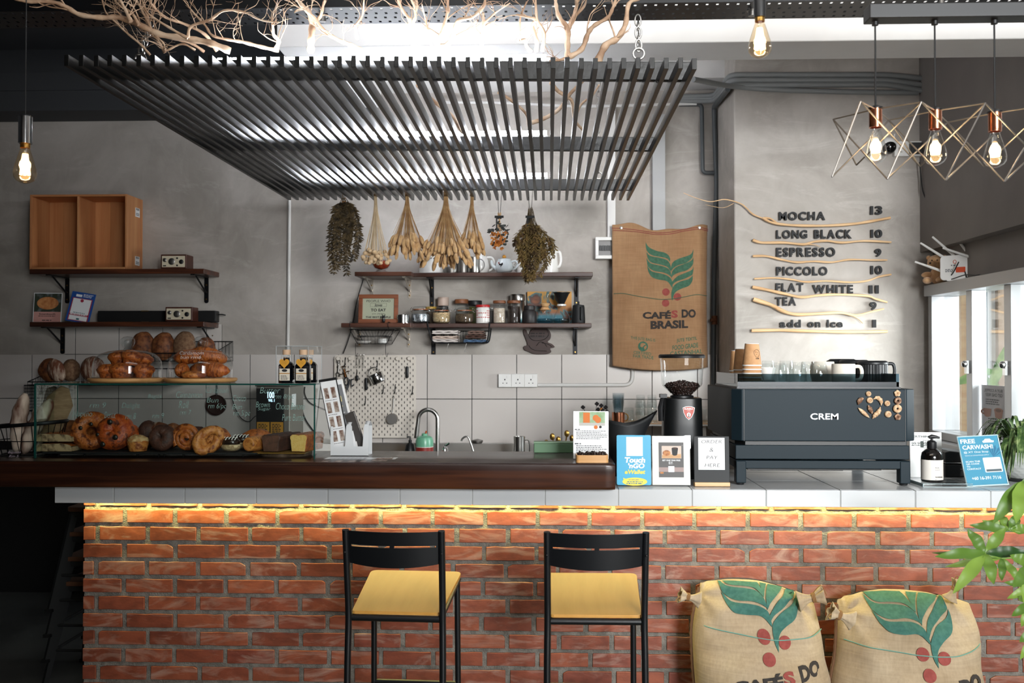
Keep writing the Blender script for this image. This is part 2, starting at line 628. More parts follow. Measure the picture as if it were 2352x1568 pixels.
# window frame, sashes and panes
ALU = mat('aluminium','#a7a8a9',.35,.7)
ALUW = mat('pale_aluminium','#dcdedf',.35,.2)
wf = MB()
wf.box(2.215,2.40,WY0,WY1,WZ1 - .035,WZ1 + .03).box(2.24,2.40,WY0,WY1,WZ0,WZ0 + .045)
wf.box(2.24,2.40,WY1 - .05,WY1,WZ0 + .045,WZ1 - .035).box(2.24,2.40,WY0,WY0 + .05,WZ0 + .045,WZ1 - .035)
W1 = struct(wf.build('window_1',ALU,smooth=0,bevel=.003))
my = [aY for aY in (5.43,4.98,4.53)]
for k,y in enumerate(my):
	f = MB().box(2.252,2.33,y - .035,y + .035,WZ0 + .045,WZ1 - .035)
	f.box(2.262,2.30,y + .035,y + .06,WZ0 + .045,WZ1 - .035).build('window_mullion',ALUW,W1,smooth=0,bevel=.003)
	h = MB()
	h.tube([(2.252,y,1.55),(2.225,y,1.55)],.012,10)
	h.cbox((2.24,y,1.54),(.014,.03,.07)).ell((2.222,y - .01,1.556),(.016,.018,.018),12,8)
	h.build('window_handle',CHROME,W1)
ys = [WY0 + .05] + my[::-1] + [WY1 - .05]
for a,b in zip(ys,ys[1:]):
	MB().box(2.30,2.306,a + .03,b - .03,WZ0 + .045,WZ1 - .035).build('window_pane',GLASS,W1,smooth=0)
struct(MB().box(2.18,2.30,4.2,6.02,WZ0 - .035,WZ0 - .001).build('window_sill',ALU,smooth=0,bevel=.004))
# ---------------------------------------------------------------- wall tiles behind the counter
TJ = aX(1290,6.65)
tl = MB()
rows = [(1.311 + .002,1.609),(1.011 + .002,1.311 - .002),(.72,1.011 - .002)]
x = TJ - .3*15
while x < CX0:
	for z0,z1 in rows:
		a,b = max(x + .002,-4.19),min(x + .298,CX0 - .002)
		if b - a > .01:
			tl.box(a,b,6.648,6.658,z0,z1)
	a,b = max(x + .002,aX(149,6.65)),min(x + .298,aX(509,6.65))
	if b - a > .01:
		tl.box(a,b,6.648,6.658,1.612,1.815)
	x += .3
struct(tl.build('wall_tiles',TILE,smooth=0,bevel=.0015,seg=1))
g = MB().box(-4.2,CX0,6.651,6.66,.72,1.607)
g.box(aX(149,6.65) + .002,aX(509,6.65),6.651,6.66,1.607,1.812)
struct(g.build('wall_tile_grout',GROUT,smooth=0))
# ---------------------------------------------------------------- back counter with the sink
bc = thing('back_counter','low black back counter with a steel sink top along the tiled wall','counter',(-.4,6.37,0))
MB().box(-1.7,CX0 - .01,6.12,6.63,.08,.86).build('cabinet_body',BLKM,bc,world=True,smooth=0)
m = MB().box(-1.7,aX(860,6.5),6.08,6.64,.86,.90).box(aX(1240,6.5),CX0 - .01,6.08,6.64,.86,.90)
m.box(aX(860,6.5),aX(1240,6.5),6.08,6.2,.86,.90).box(aX(860,6.5),aX(1240,6.5),6.54,6.64,.86,.90)
m.box(aX(1070,6.5),aX(1240,6.5),6.2,6.54,.86,.90)
m.box(aX(852,6.62),aX(1236,6.62),6.615,6.645,.9,1.02)
m.build('steel_top',STEEL,bc,world=True,smooth=0,bevel=.004)
m = MB().box(aX(860,6.5),aX(1070,6.5),6.2,6.54,.70,.71)
m.box(aX(860,6.5),aX(860,6.5) + .006,6.2,6.54,.71,.86).box(aX(1070,6.5) - .006,aX(1070,6.5),6.2,6.54,.71,.86)
m.box(aX(860,6.5),aX(1070,6.5),6.2,6.206,.71,.86).box(aX(860,6.5),aX(1070,6.5),6.534,6.54,.71,.86)
m.build('sink_bowl',STEELD,bc,world=True,smooth=0)
# ---------------------------------------------------------------- the bar counter
BF = 4.306
bar = thing('bar_counter','long red brick bar counter with a white tiled top edge','counter',(.1,4.5,0))
BX0,BX1 = -2.043,2.29
zt = at(180,1169.3,BF).z
pit = (zt - at(180,1528,BF).z)/9
bm_ = MB()
rr = random.Random(5)
j1,j2,sp = aX(287.3,BF),aX(224.4,BF),.2255
for k in range(-1,14):
	z1 = zt - k*pit
	if k == -1:
		z1 = .984
		z0 = zt + (pit - .058)*.9
	else:
		z0 = z1 - .0585
	if z0 < .005:
		z0 = .005
	if z1 - z0 < .012:
		continue
	xj = (j1 if k % 2 == 0 else j2) + (rr.random() - .5)*.008 + (.012 if k > 8 else 0)
	xa = BX0
	while xa < BX1:
		xb = min(xj,BX1)
		g_ = .0085 + rr.random()*.003
		a,b = xa + (g_ if xa > BX0 else 0),xb - g_
		if b - a > .02:
			yo = BF + rr.random()*.003
			j = lambda s=.0022: (rr.random() - .5)*2*s
			V = []
			for zz in (z0,z1):
				for yy in (yo,BF + .09):
					for xx in (a,b):
						V.append([xx + j(),yy,zz + j()])
			# a worn corner here and there: an extra vertex pair cut into the front face
			A,B,C,D,E,F,G,H = range(8)
			if rr.random() < .22 and b - a > .1 and z1 - z0 > .05:
				c = .012 + rr.random()*.018
				q = .006 + rr.random()*.01
				left = rr.random() < .5
				# front face outline with a clipped upper corner, extruded back
				if left:
					ol = [(a,z0),(b,z0),(b,z1),(a + c,z1),(a + c*.5,z1 - q*.4),(a,z1 - q)]
				else:
					ol = [(a,z0),(b,z0),(b,z1 - q),(b - c*.4,z1 - q*.5),(b - c,z1),(a,z1)]
				bm_.prism([(x_ + j(.001),z_ + j(.001)) for x_,z_ in ol],yo,BF + .09)
			else:
				# subdivide the long edges so that the outline wavers like hand-laid brick
				n = 5
				up = [(a + (b - a)*t/n + (j() if 0 < t < n else 0),z1 + j(.0018)) for t in range(n + 1)]
				lo = [(a + (b - a)*t/n + (j() if 0 < t < n else 0),z0 + j(.0016)) for t in range(n + 1)]
				bm_.prism(lo + up[::-1],yo,BF + .09)
		xa = xb
		xj += sp + (rr.random() - .5)*.006
brk = bm_.build('brickwork',BRICK,bar,world=True,smooth=0,bevel=.0028,seg=2)
def mort(u,v):
	xx = BX0 + .004 + u*(BX1 - BX0 - .004)
	zz = v*.985
	d = fbm((xx,0,zz),26,2)*.004 + fbm((xx,0,zz),90,3)*.002
	return (xx,BF + .0085 + d,zz)
MB().grid(mort,420,110).build('mortar',MORTAR,bar,world=True,smooth=60)
m = MB().box(BX0 + .004,BX1,BF + .03,4.76,0,.975)
for k in range(13):
	z1 = zt - k*pit
	if z1 - .0585 > 0:
		m.box(BX0,BX0 + .02,BF + .095,4.76,z1 - .0585,z1)
m.build('counter_core',MORTAR,bar,world=True,smooth=0)
# tiled top: front band tiles and flat tiles
TF,TZ0,TZ1 = 4.06,.991,1.06
m = MB()
xj = aX(1252,TF) - .297*7
while xj < 2.3:
	a,b = max(xj + .0018,BX0 - .004),min(xj + .297 - .0018,2.295)
	if b - a > .01:
		m.box(a,b,TF,TF + .012,TZ0,TZ1 - .001)
		for y0,y1 in ((TF + .014,4.36),(4.363,4.66),(4.663,4.79)):
			m.box(a,b,y0,y1,TZ1 - .012,TZ1)
	xj += .297
m.build('tile_edging',TILEW,bar,world=True,smooth=0,bevel=.0022,seg=2)
PG = mat('pale_grout','#a3a4a3',.9)
MB().box(BX0 - .002,2.294,TF + .0025,4.788,TZ0 + .002,TZ1 - .003).build('counter_slab',PG,bar,world=True,smooth=0)
LEDW = emitmat('warm_led','#ffcf8a',9)
MB().box(BX0 + .1,2.2,4.285,4.297,.984,.9905).build('led_strip',LEDW,bar,world=True,smooth=0)
area('counter_led_strip',(.07,4.276,.986),(.07,4.30,.5),4.25,.012,19,(1,.93,.33))
# heavy timber top
SX0,SX1 = -2.9,aX(1413,4.0)
SZ0,SZ1,SY0,SY1 = 1.0605,1.168,3.995,4.515
def slab():
	m = MB()
	n = 150
	prof = []
	for (cy,cz,a0) in ((SY0 + .016,SZ0 + .014,PI),(SY1 - .012,SZ0 + .012,1.5*PI),(SY1 - .012,SZ1 - .012,0),(SY0 + .012,SZ1 - .01,PI/2)):
		r = .012
		for k in range(4):
			a = a0 + PI/2*k/3
			prof.append((cy + r*math.cos(a),cz + r*math.sin(a)))
	prof.insert(0,(SY0 + .003,SZ0 + .075))
	vs,fs = [],[]
	P_ = len(prof)
	cy0,cz0 = (SY0 + SY1)/2,(SZ0 + SZ1)/2
	for i in range(n + 1):
		xx = SX0 + (SX1 - SX0)*i/n
		sh = 1
		e = (SX1 - xx)
		if e < .03:
			sh = 1 - .08*(1 - e/.03) ** 2
		for (y,z) in prof:
			o = fbm((xx,0,z),2.2,5)*.006 if y < SY0 + .1 else 0
			top = z > SZ1 - .03
			bot = z < SZ0 + .004
			yy = cy0 + (y - cy0)*(1 - (1 - sh)*.4) + o*(0.3 if top else 1)
			zz = z if bot or sh == 1 else cz0 + (z - cz0)*sh
			vs.append((xx,yy,zz))
	for i in range(n):
		for k in range(P_):
			k2 = (k + 1) % P_
			fs.append((i*P_ + k,(i + 1)*P_ + k,(i + 1)*P_ + k2,i*P_ + k2))
	fs.append(tuple(range(P_)))
	fs.append(tuple(n*P_ + k for k in range(P_ - 1,-1,-1)))
	m.add(vs,fs)
	return m.build('timber_worktop',SLABW,None,world=True,smooth=35)
tag(slab(),'thick dark brown timber slab lying along the left of the counter top','countertop')
# ---------------------------------------------------------------- perforated cable tray
ct = thing('cable_tray','long black perforated metal cable tray under the ceiling','cable tray',(0,3.7,2.876))
m = MB()
X0,PX,Y0,DY = -2.75,.0372,3.60,.046
for i in range(150):
	for j in range(4):
		a,b = X0 + i*PX,X0 + (i + 1)*PX
		c,d = Y0 + j*DY,Y0 + (j + 1)*DY
		o = .010 if j % 2 else 0
		p,q,r_,t = a + .009 + o,a + .019 + o,c + .014,d - .014
		z = 2.876
		m.add([(a,c,z),(b,c,z),(b,d,z),(a,d,z),(p,r_,z),(q,r_,z),(q,t,z),(p,t,z)],
			[(0,1,5,4),(1,2,6,5),(2,3,7,6),(3,0,4,7)])
TRAYM = mat('black_coated_tray','#15171a',.4,.3)
m.build('perforated_plate',TRAYM,ct,world=True,smooth=0,solid=.0015)
m = MB().box(X0,X0 + 150*PX,Y0 - .002,Y0,2.876,2.925).box(X0,X0 + 150*PX,Y0 + 4*DY,Y0 + 4*DY + .002,2.876,2.925)
m.build('side_flange',TRAYM,ct,world=True,smooth=0)
m = MB()
for x in (-2.3,-.85,.75,2.05):
	m.tube([(x,3.69,3.6),(x,3.69,2.86)],.005,8).lathe([(0,-.022),(.014,-.022),(.014,-.004),(.02,-.004),(.02,0),(0,0)],10,(x,3.69,2.876))
m.build('threaded_hanger',STEELD,ct,world=True)
# ---------------------------------------------------------------- hanging slatted canopy with its tubes, chains and branches
SLATM = mat('black_stained_wood','#070808',.34,c2='#0d0e0f',ns=6,stretch=(1,.1,1),bump=.3,bs=40,spec=.45)
PZ0,PZ1,PZ2 = 2.545,2.582,2.648
KX0,KX1 = -1.58,.488
SK = .055
cano = thing('slatted_canopy','black timber slat canopy hanging on chains above the counter','canopy',(-.55,4.6,PZ0))
ns_ = 45
for i in range(ns_):
	x = KX0 + (KX1 - KX0 - .016)*i/(ns_ - 1)
	dy = (KX1 - x)*SK
	j = (RND.random() - .5)*.012
	MB().box(x,x + .016,3.29 - dy + j,6.07 - dy*.8 + j,PZ0,PZ1).build('slat',SLATM,cano,world=True,smooth=0,bevel=.0012,seg=1)
for y in (3.555,4.775,5.915):
	m = MB()
	for (xa,xb) in ((KX0 - .005,KX1 + .02),):
		a,b = (KX1 - xa)*SK,(KX1 - xb)*SK
		vs = []
		for xx,d in ((xa,a),(xb,b)):
			for yy,zz in ((y - d,PZ1),(y - d + .03,PZ1),(y - d + .03,PZ2),(y - d,PZ2)):
				vs.append((xx,yy,zz))
		m.add(vs,[(0,1,2,3),(7,6,5,4),(0,4,5,1),(1,5,6,2),(2,6,7,3),(3,7,4,0)])
	m.build('crossbeam',SLATM,cano,world=True,smooth=0,bevel=.003)
TUBE = emitmat('led_tube_light','#f1f6ff',85)
for y,wh in ((3.62,'front'),(4.84,'middle'),(5.96,'back')):
	d = .05
	t = thing('tube_light','long white LED tube lying on the %s crossbeam of the black canopy' % wh,'tube light',(-.61,y - .03,PZ2),group='tube lights on the canopy')
	MB().box(-.605,.605,-.012,.012,.001,.018).build('housing',WHITEP,t,smooth=0)
	m = MB()
	m.tube([(-.6,0,.03),(.6,0,.03)],.013,12)
	m.build('diffuser',TUBE,t)
def chain(p0,p1,label,ring=True):
	p0,p1 = Vector(p0),Vector(p1)
	m = MB()
	L = (p1 - p0).length
	n = max(2,int(L/.034))
	for k in range(n):
		c = p0.lerp(p1,(k + .5)/n)
		a,b = .022,.011
		pts = []
		for q in range(14):
			th = 2*PI*q/14
			z = math.sin(th)*(a if abs(math.sin(th)) > .2 else a*.9)
			xx = math.cos(th)*b
			pts.append(c + (Vector((xx,0,z)) if k % 2 == 0 else Vector((0,xx,z))))
		m.tube(pts,.0032,6,closed=True)
	if ring:
		pts = [p1 + Vector((math.cos(t)*.02,0,math.sin(t)*.02 - .018)) for t in [2*PI*q/18 for q in range(18)]]
		m.tube(pts,.004,6,closed=True)
	tag(m.build('chain',STEEL,None,world=True),label,'chain','chains that hold the canopy')
chain(at(1465,40,3.70),at(1467,112,3.60),'steel chain at the front right corner of the black canopy')
chain((aX(309,3.55),3.69,2.87),(aX(311,3.5),3.53,2.69),'steel chain at the front left corner, behind the bare branches')
chain((aX(1376,5.9),5.93,3.21 + .38),(aX(1376,5.9),5.92,2.69),'steel chain at the back right of the black canopy')
BR_N = [0]
def branchthing(label,polys,seed=1,twigs=5,Y=3.75,rt=.0052):
	r = random.Random(seed)
	m = MB()
	def twig(p,d,L,rad,depth):
		pts = [p]
		for k in range(4):
			d = (d + Vector((r.uniform(-.5,.5),r.uniform(-.35,.35),r.uniform(-.45,.45)))).normalized()
			pts.append(pts[-1] + d*L/4)
			pts[-1].z = max(pts[-1].z,2.665)
			if pts[-1].z > 2.82:
				pts[-1].y = min(pts[-1].y,3.575)
		m.tube(smoothpath(pts,3),[rad*(1 - .75*i/12) for i in range(13)],6)
		if depth:
			for k in range(2):
				i = r.randint(1,3)
				twig(pts[i],(d + Vector((r.uniform(-1,1),r.uniform(-.6,.6),r.uniform(-.5,1)))).normalized(),L*.55,rad*.55,depth - 1)
	for pl in polys:
		px,rad,yy0,yy1 = pl
		pts = []
		for i,(x,y) in enumerate(px):
			t = i/max(1,len(px) - 1)
			pts.append(at(x + r.uniform(-2,2),y + r.uniform(-1,1),yy0 - .03 + (min(yy1,3.5) - yy0 + .03)*t + r.uniform(-.015,.015)))
		sm = smoothpath(pts,5)
		n = len(sm)
		m.tube(sm,[1.35*rad*(1.15 - .65*i/n)*(1 + .15*math.sin(i*1.7)) for i in range(n)],8)
		for k in range(twigs):
			i = r.randint(n // 4,n - 2)
			d = (sm[i + 1] - sm[i]).normalized()
			twig(sm[i],(d + Vector((r.uniform(-1,1),r.uniform(-.5,.5),r.uniform(-.1,.9)))).normalized(),r.uniform(.07,.16),rad*.4,1)
	tag(m.build('bare_branch',TWIG,None,world=True,smooth=60),label,'branch','bare branches on the canopy')
branchthing('longest bare branch reaching left past the canopy corner',[
	([(20,-8),(60,2),(115,3),(150,15),(185,33),(235,40),(275,40),(320,58),(370,78),(430,88),(480,98),(530,117)][::-1],.0085,3.62,3.3),
	([(300,50),(288,20),(272,-5)],.005,3.45,3.4),([(320,58),(300,30),(268,8),(262,-8)],.004,3.45,3.5),
	([(430,88),(440,62),(480,45),(515,25),(560,28),(600,45),(640,52)],.0038,3.55,3.7),
	([(430,88),(385,62),(340,30),(325,-5)],.0036,3.5,3.5)],3,9)
branchthing('tangle of thin bare twigs at the upper left of the canopy',[
	([(500,117),(470,80),(420,55),(380,40),(350,10),(345,-8)],.0045,3.7,3.6),
	([(470,118),(440,100),(405,90),(350,70),(338,30),(300,-5)],.004,3.7,3.5),
	([(380,122),(370,105),(348,65),(330,30),(310,-5)],.004,3.6,3.5),
	([(345,126),(325,105),(290,75),(268,55),(245,30),(232,-5)],.003,3.6,3.4),
	([(450,115),(420,100),(380,117),(375,100),(352,80)],.003,3.6,3.5)],8,9)
branchthing('small bare branch lying along the left end of the front tube',[
	([(640,116),(600,108),(560,96),(530,92),(490,82),(470,60),(440,22)],.005,3.68,3.6),
	([(632,114),(640,95),(628,80),(626,55)],.006,3.66,3.7)],12,7)
branchthing('pale forked branch rising left of the canopy middle',[
	([(712,118),(716,90),(715,55),(708,30),(690,10),(680,-8)],.009,3.68,3.68),
	([(715,55),(735,38),(740,15),(748,-8)],.005,3.68,3.7),
	([(833,118),(805,102),(775,92),(745,70),(720,40),(700,22)],.006,3.68,3.75),
	([(820,90),(818,60),(833,35),(838,-5)],.004,3.72,3.7)],15,6)
branchthing('bare branch with a zigzag stem above the middle of the front tube',[
	([(965,118),(948,98),(938,70),(943,48),(925,25),(912,-8)],.0065,3.7,3.75),
	([(940,60),(955,42),(950,15),(942,-8)],.005,3.72,3.75)],21,5)
branchthing('bare branch bending right above the middle of the front tube',[
	([(1003,118),(1008,95),(1018,70),(1028,30),(1030,-8)],.006,3.68,3.7),
	([(1010,108),(1030,100),(1042,72),(1052,48),(1085,38),(1108,18),(1116,-8)],.0065,3.68,3.75),
	([(990,110),(985,70),(975,40),(968,10)],.003,3.68,3.7)],25,5)
branchthing('thin Y shaped twig standing above the front tube',[
	([(1106,118),(1108,85),(1112,60),(1110,30)],.0055,3.68,3.7),([(1108,84),(1092,62),(1096,45)],.003,3.7,3.7),
	([(1111,55),(1140,30),(1170,8)],.003,3.7,3.7)],29,2)
branchthing('curled twig standing at the right end of the front tube',[
	([(1220,118),(1210,105),(1204,92),(1190,95),(1193,78),(1195,40),(1210,5)],.004,3.66,3.7),
	([(1232,118),(1235,95),(1222,60),(1230,45),(1210,38),(1185,34)],.005,3.66,3.7),
	([(1246,118),(1248,75),(1235,45),(1228,-5)],.005,3.66,3.7)],33,3)
branchthing('bare branch forking like a V right of the front tube',[
	([(1303,134),(1302,100),(1303,66),(1285,38),(1278,10),(1276,-8)],.007,3.62,3.7),
	([(1303,66),(1316,42),(1322,15),(1322,-8)],.006,3.66,3.7),([(1310,50),(1340,15),(1345,-8)],.004,3.66,3.7),
	([(1300,134),(1280,140),(1262,140)],.004,3.62,3.6)],37,3)
branchthing('slender bare branch curving up beside the right end of the canopy',[
	([(1308,132),(1335,112),(1350,78),(1365,58),(1395,40),(1410,15),(1416,-8)],.0065,3.62,3.75)],41,3)
branchthing('thick bare branch rising right of the others toward the tray',[
	([(1372,145),(1392,105),(1420,88),(1436,55),(1446,8),(1475,-6)],.009,3.62,3.7)],45,2)
m = MB()
for pl,ra in (([(960,195),(975,215),(1003,238),(1040,268),(1058,300),(1070,316)],.011),
			([(1145,212),(1180,235),(1208,262),(1213,288)],.008),
			([(1213,284),(1250,272),(1285,250),(1310,215),(1345,180)],.011),
			([(1266,190),(1282,210),(1312,230),(1320,275),(1345,316)],.010),
			([(1320,275),(1335,240),(1360,220),(1376,195)],.006)):
	pts = [at(x,y,4.35 + (y - 190)/330) for x,y in pl]
	for p in pts:
		p.z = max(p.z,2.66) if p.z > 2.6 else p.z
	sm = smoothpath(pts,5)
	m.tube(sm,[ra*(1 - .4*i/len(sm)) for i in range(len(sm))],8)
tag(m.build('bare_branch',TWIG,None,world=True,smooth=60),'tan branch lying behind the slats of the canopy, seen through the gaps','branch','bare branches on the canopy')
# ---------------------------------------------------------------- pendant bulbs
BGL = glassmat('bulb_glass','#fff3df',.9)
FIL = emitmat('filament','#ffca86',30)
def bulb(parent,z,s=1.0,power=3):
	"""drop shaped filament bulb hanging with its glass top at z"""
	prof = [(.0125,0),(.0130,-.008),(.017,-.02),(.0235,-.04),(.0295,-.06),(.032,-.074),(.0305,-.086),(.024,-.096),(.013,-.102),(.005,-.1045),(0,-.105)]
	g_ = MB().lathe([(r*s,q*s) for r,q in prof],28).build('bulb',BGL,parent,loc=(0,0,z))
	f = MB()
	for k in range(6):
		a = 2*PI*k/6
		f.tube([(.004*math.cos(a),.004*math.sin(a),-.022*s),(.012*s*math.cos(a),.012*s*math.sin(a),-.08*s)],.0042,6)
	f.build('filament',FIL,g_)
	c = MB().tube([(0,0,-.005),(0,0,-.03*s)],[.006,.003],8)
	c.build('glass_stem',GLASS,g_)
	d = bpy.data.lights.new('bulb_light','POINT')
	d.energy,d.color,d.shadow_soft_size = power,(1,.66,.32),.02
	o = bpy.data.objects.new('bulb_light',d)
	col.objects.link(o)
	o.parent = parent
	o.location = (0,0,z - .055*s)
def pendant(label,px,ytop,ybot_holder,Y,hw,mt,cord,power):
	p = at(px,ybot_holder,Y)
	t = thing('pendant_lamp',label,'lamp',p,group='single bulb pendants')
	h = aZ(ytop,Y,px) - p.z
	MB().lathe([(0,h),(hw*.8,h),(hw,h - .004),(hw,0),(hw - .003,0),(hw - .003,.012),(0,.012)],28).build('lamp_holder',mt,t)
	MB().tube([(0,0,h),(0,0,3.6 - p.z)],cord,8).build('cord',BLKP,t)
	MB().lathe([(.012,.004),(.0135,0),(.0135,-.012),(.0125,-.012)],20).build('brass_cap',BRASS,t)
	bulb(t,-.008,1.0,power)
	return t
pendant('single glowing bulb in a chrome holder hanging at the far left',58,265,330,2.75,.0185,CHROME,.0016,3.5)
pendant('single glowing bulb in a black holder hanging right of the canopy',1745,-45,40,2.75,.0165,BLKP,.003,3)
YT = 2.8
tp = thing('cluster_pendant','black bar with copper pendant bulbs in zigzag wire cages, top right','lamp',at(2150,60,YT))
MB().box(aX(1994,YT),aX(2560,YT),YT - .03,YT + .03,aZ(58,YT),aZ(58,YT) + .04).build('ceiling_bar',mat('dull_black_bar','#0f1012',.5),tp,world=True,smooth=0,bevel=.003)
MB().tube([(aX(2168,YT),YT,aZ(58,YT) + .03),(aX(2168,YT),YT,3.6)],.006).tube([(aX(2500,YT),YT,aZ(58,YT) + .03),(aX(2500,YT),YT,3.6)],.006).build('suspension_rod',STEELD,tp,world=True)
Tp = [(2011,247),(2148,251),(2285,256)]
for k,(x,y) in enumerate(Tp):
	p = at(x,y,YT)
	MB().tube([(p.x,YT,aZ(60,YT)),(p.x,YT,p.z)],.0026,8).lathe([(0,0),(.009,-.002),(.009,-.012),(0,-.014)],12,(p.x,YT,aZ(58,YT))).build('cord',BLKP,tp,world=True)
	MB().lathe([(0,.012),(.008,.01),(.021,.003),(.021,0),(0,0)],20,(p.x,YT,p.z - .004)).build('holder_cap',BLK,tp,world=True)
	cu = MB().lathe([(.0175,0),(.0175,-.052),(.0155,-.052),(.0155,-.004),(0,-.004)],24).build('copper_sleeve',COPPER,tp,loc=p - tp.location - Vector((0,0,.004)))
	g0 = [(.0125,0),(.0130,-.008),(.017,-.02),(.0235,-.04),(.0295,-.06),(.032,-.074),(.0305,-.086),(.024,-.096),(.013,-.102),(.005,-.1045),(0,-.105)]
	bg = MB().lathe([(r*.95,q*.98) for r,q in g0],28).build('bulb',GLASS,tp,loc=p - tp.location - Vector((0,0,.054)))
	f = MB()
	for q in range(6):
		a = 2*PI*q/6
		f.tube([(.003*math.cos(a),.003*math.sin(a),-.035),(.009*math.cos(a),.009*math.sin(a),-.072)],.004,6)
	f.build('filament',FIL,bg)
	d = bpy.data.lights.new('bulb_light','POINT')
	d.energy,d.color,d.shadow_soft_size = 1.6,(1,.72,.42),.02
	o = bpy.data.objects.new('bulb_light',d)
	col.objects.link(o)
	o.location = p - Vector((0,0,.11))
A_ = [(1914,274),(2042,276),(2176,281),(2308,284),(2442,288)]
B_ = [(1977,233),(2116,234),(2263,237),(2410,241),(2556,245)]
C_ = [(1911,406),(2038,411),(2172,414),(2307,417),(2441,421)]
D_ = [(1967,379),(2113,382),(2259,383),(2405,386),(2550,389)]
VA = [at(x,y,2.93) for x,y in A_]
VB = [at(x,y,2.67) for x,y in B_]
VC = [at(x,y,2.67) for x,y in C_]
VD = [at(x,y,2.93) for x,y in D_]
VT = [at(x,y,YT) + Vector((0,0,-.004)) for x,y in Tp]
wire = MB()
for i in range(4):
	es = [(VB[i],VC[i]),(VA[i],VD[i]),(VC[i],VA[i + 1]),(VD[i],VB[i + 1]),(VB[i],VD[i + 1]),(VA[i],VC[i + 1])]
	if i < 3:
		es += [(VA[i],VT[i]),(VB[i],VT[i]),(VT[i],VB[i + 1]),(VT[i],VA[i + 1])]
	for a,b in es:
		if (a - b).length < 1:
			wire.tube([a,b],.0022,6)
wire.build('wire_cage',mat('gunmetal_wire','#77736e',.5,.9),tp,world=True)
# ---------------------------------------------------------------- dried bunches hanging from the back of the canopy
STRAW = mat('straw_stem','#b0885a',.8,c2='#d0ad7c',ns=20)
STRAWP = mat('pale_stem','#d8c09a',.8,c2='#e6d3b2',ns=20)
BUNNY = mat('bunny_tail_head','#b98e5c',.95,c2='#d3ad7a',ns=30,bump=.8,bs=300,sheen=.3)
BALL = mat('pale_button_head','#dcc3a0',.9,c2='#cfae84',ns=40,bump=.5,bs=200)
FERN = mat('dry_fern','#3a3020',.8,c2='#5b4a2c',ns=14,c3='#2a241b')
AMAR = mat('dry_amaranth','#3a2618',.85,c2='#6e5a2c',ns=12,c3='#5f4024',lo=.34,hi=.66)
EUCA = mat('grey_eucalyptus','#4c4f4b',.7,c2='#363836',ns=20)
ORNG = mat('dry_orange_petal','#b5692a',.8,c2='#d08a3c',ns=25)
TWINE = mat('twine','#8f6a42',.9)
RIBB = mat('black_ribbon','#101011',.7)
HY = 5.90
def hang(label,px,ytie,ybot,build,tie=TWINE,group='dried flower bunches under the canopy',ytop=None):
	p = at(px,ytie,HY)
	t = thing('dried_flower_bunch',label,'dried flowers',p,group=group)
	r = random.Random(px)
	ln = p.z - aZ(ybot,HY,px)
	build(t,ln,r)
	m = MB()
	m.tube([(-.003,0,-.004),(-.012,.01,PZ1 - p.z)],.0014,6)
	m.tube([(.003,0,-.004),(.014,.012,PZ1 - p.z)],.0014,6)
	for k in range(4):
		q = [Vector((.0115*math.cos(a),.0115*math.sin(a),-.006 + k*.003 - .004)) for a in [2*PI*i/12 for i in range(12)]]
		m.tube(q,.0016,5,closed=True)
	if tie is RIBB:
		m.box(-.028,.026,-.014,-.011,-.008,.006)
		m.box(-.02,-.012,-.015,-.012,-.07,.002)
	m.build('hanging_tie',tie,t)
	return t
def stems(t,ln,r,n,spread,mt,rad=.0012,up=.03,zmin=.55,zmax=.9,skew=0):
	m = MB()
	ends = []
	for i in range(n):
		a = r.random()*2*PI
		q = spread*math.sqrt(r.random())
		L = ln*r.uniform(zmin,zmax)
		ex,ey = q*math.cos(a)*(L/ln + .1) + skew*L,q*math.sin(a)*.6*(L/ln + .1)
		p0 = Vector((r.uniform(-.012,.012),r.uniform(-.01,.01),up*r.uniform(.2,1)))
		p1 = Vector((ex*.18,ey*.18,-L*.3))
		p2 = Vector((ex*.62,ey*.62,-L*.7))
		p3 = Vector((ex,ey,-L))
		m.tube(smoothpath([p0,p1,p2,p3],3),rad,4,caps=False)
		ends.append((p3,(p3 - p2).normalized()))
	m.build('stem_bundle',mt,t)
	return ends
def b_bunny(n,spread,zmin=.58,zmax=.88,hs=1):
	def f(t,ln,r):
		ends = stems(t,ln,r,n,spread,STRAW,.0011,.03,zmin,zmax)
		h = MB()
		for p,d in ends[:int(n*.72)]:
			q = d.to_track_quat('Z','Y').to_matrix().to_4x4()
			s = r.uniform(.8,1.15)*hs
			q.translation = p + d*.017*s
			h.ell((0,0,0),(.0095*s,.0095*s,.024*s),9,7,lambda v: 1 + .12*noise.noise(v*3 + p*40),q)
		h.build('seed_head_cluster',BUNNY,t)
	return f
def b_ball(t,ln,r):
	ends = stems(t,ln,r,62,.088,STRAWP,.0011,.035,.74,.93)
	h = MB()
	for p,d in ends[:44]:
		s = r.uniform(.0115,.0155)
		h.ell(p + d*s*.8,(s,s,s*.9),12,8,lambda v: 1 + .06*noise.noise(v*4))
	h.build('seed_head_cluster',BALL,t)
def leafquad(m,p,d,side,L,W,curl=.3):
	d,side = d.normalized(),side.normalized()
	nn = d.cross(side)
	vs = [p,p + d*L*.35 + side*W + nn*L*curl*.2,p + d*L*.75 + side*W*.7 + nn*L*curl*.6,p + d*L + nn*L*curl,
		p + d*L*.75 - side*W*.7 + nn*L*curl*.6,p + d*L*.35 - side*W + nn*L*curl*.2]
	m.add(vs,[(0,1,5),(1,2,4,5),(2,3,4)])
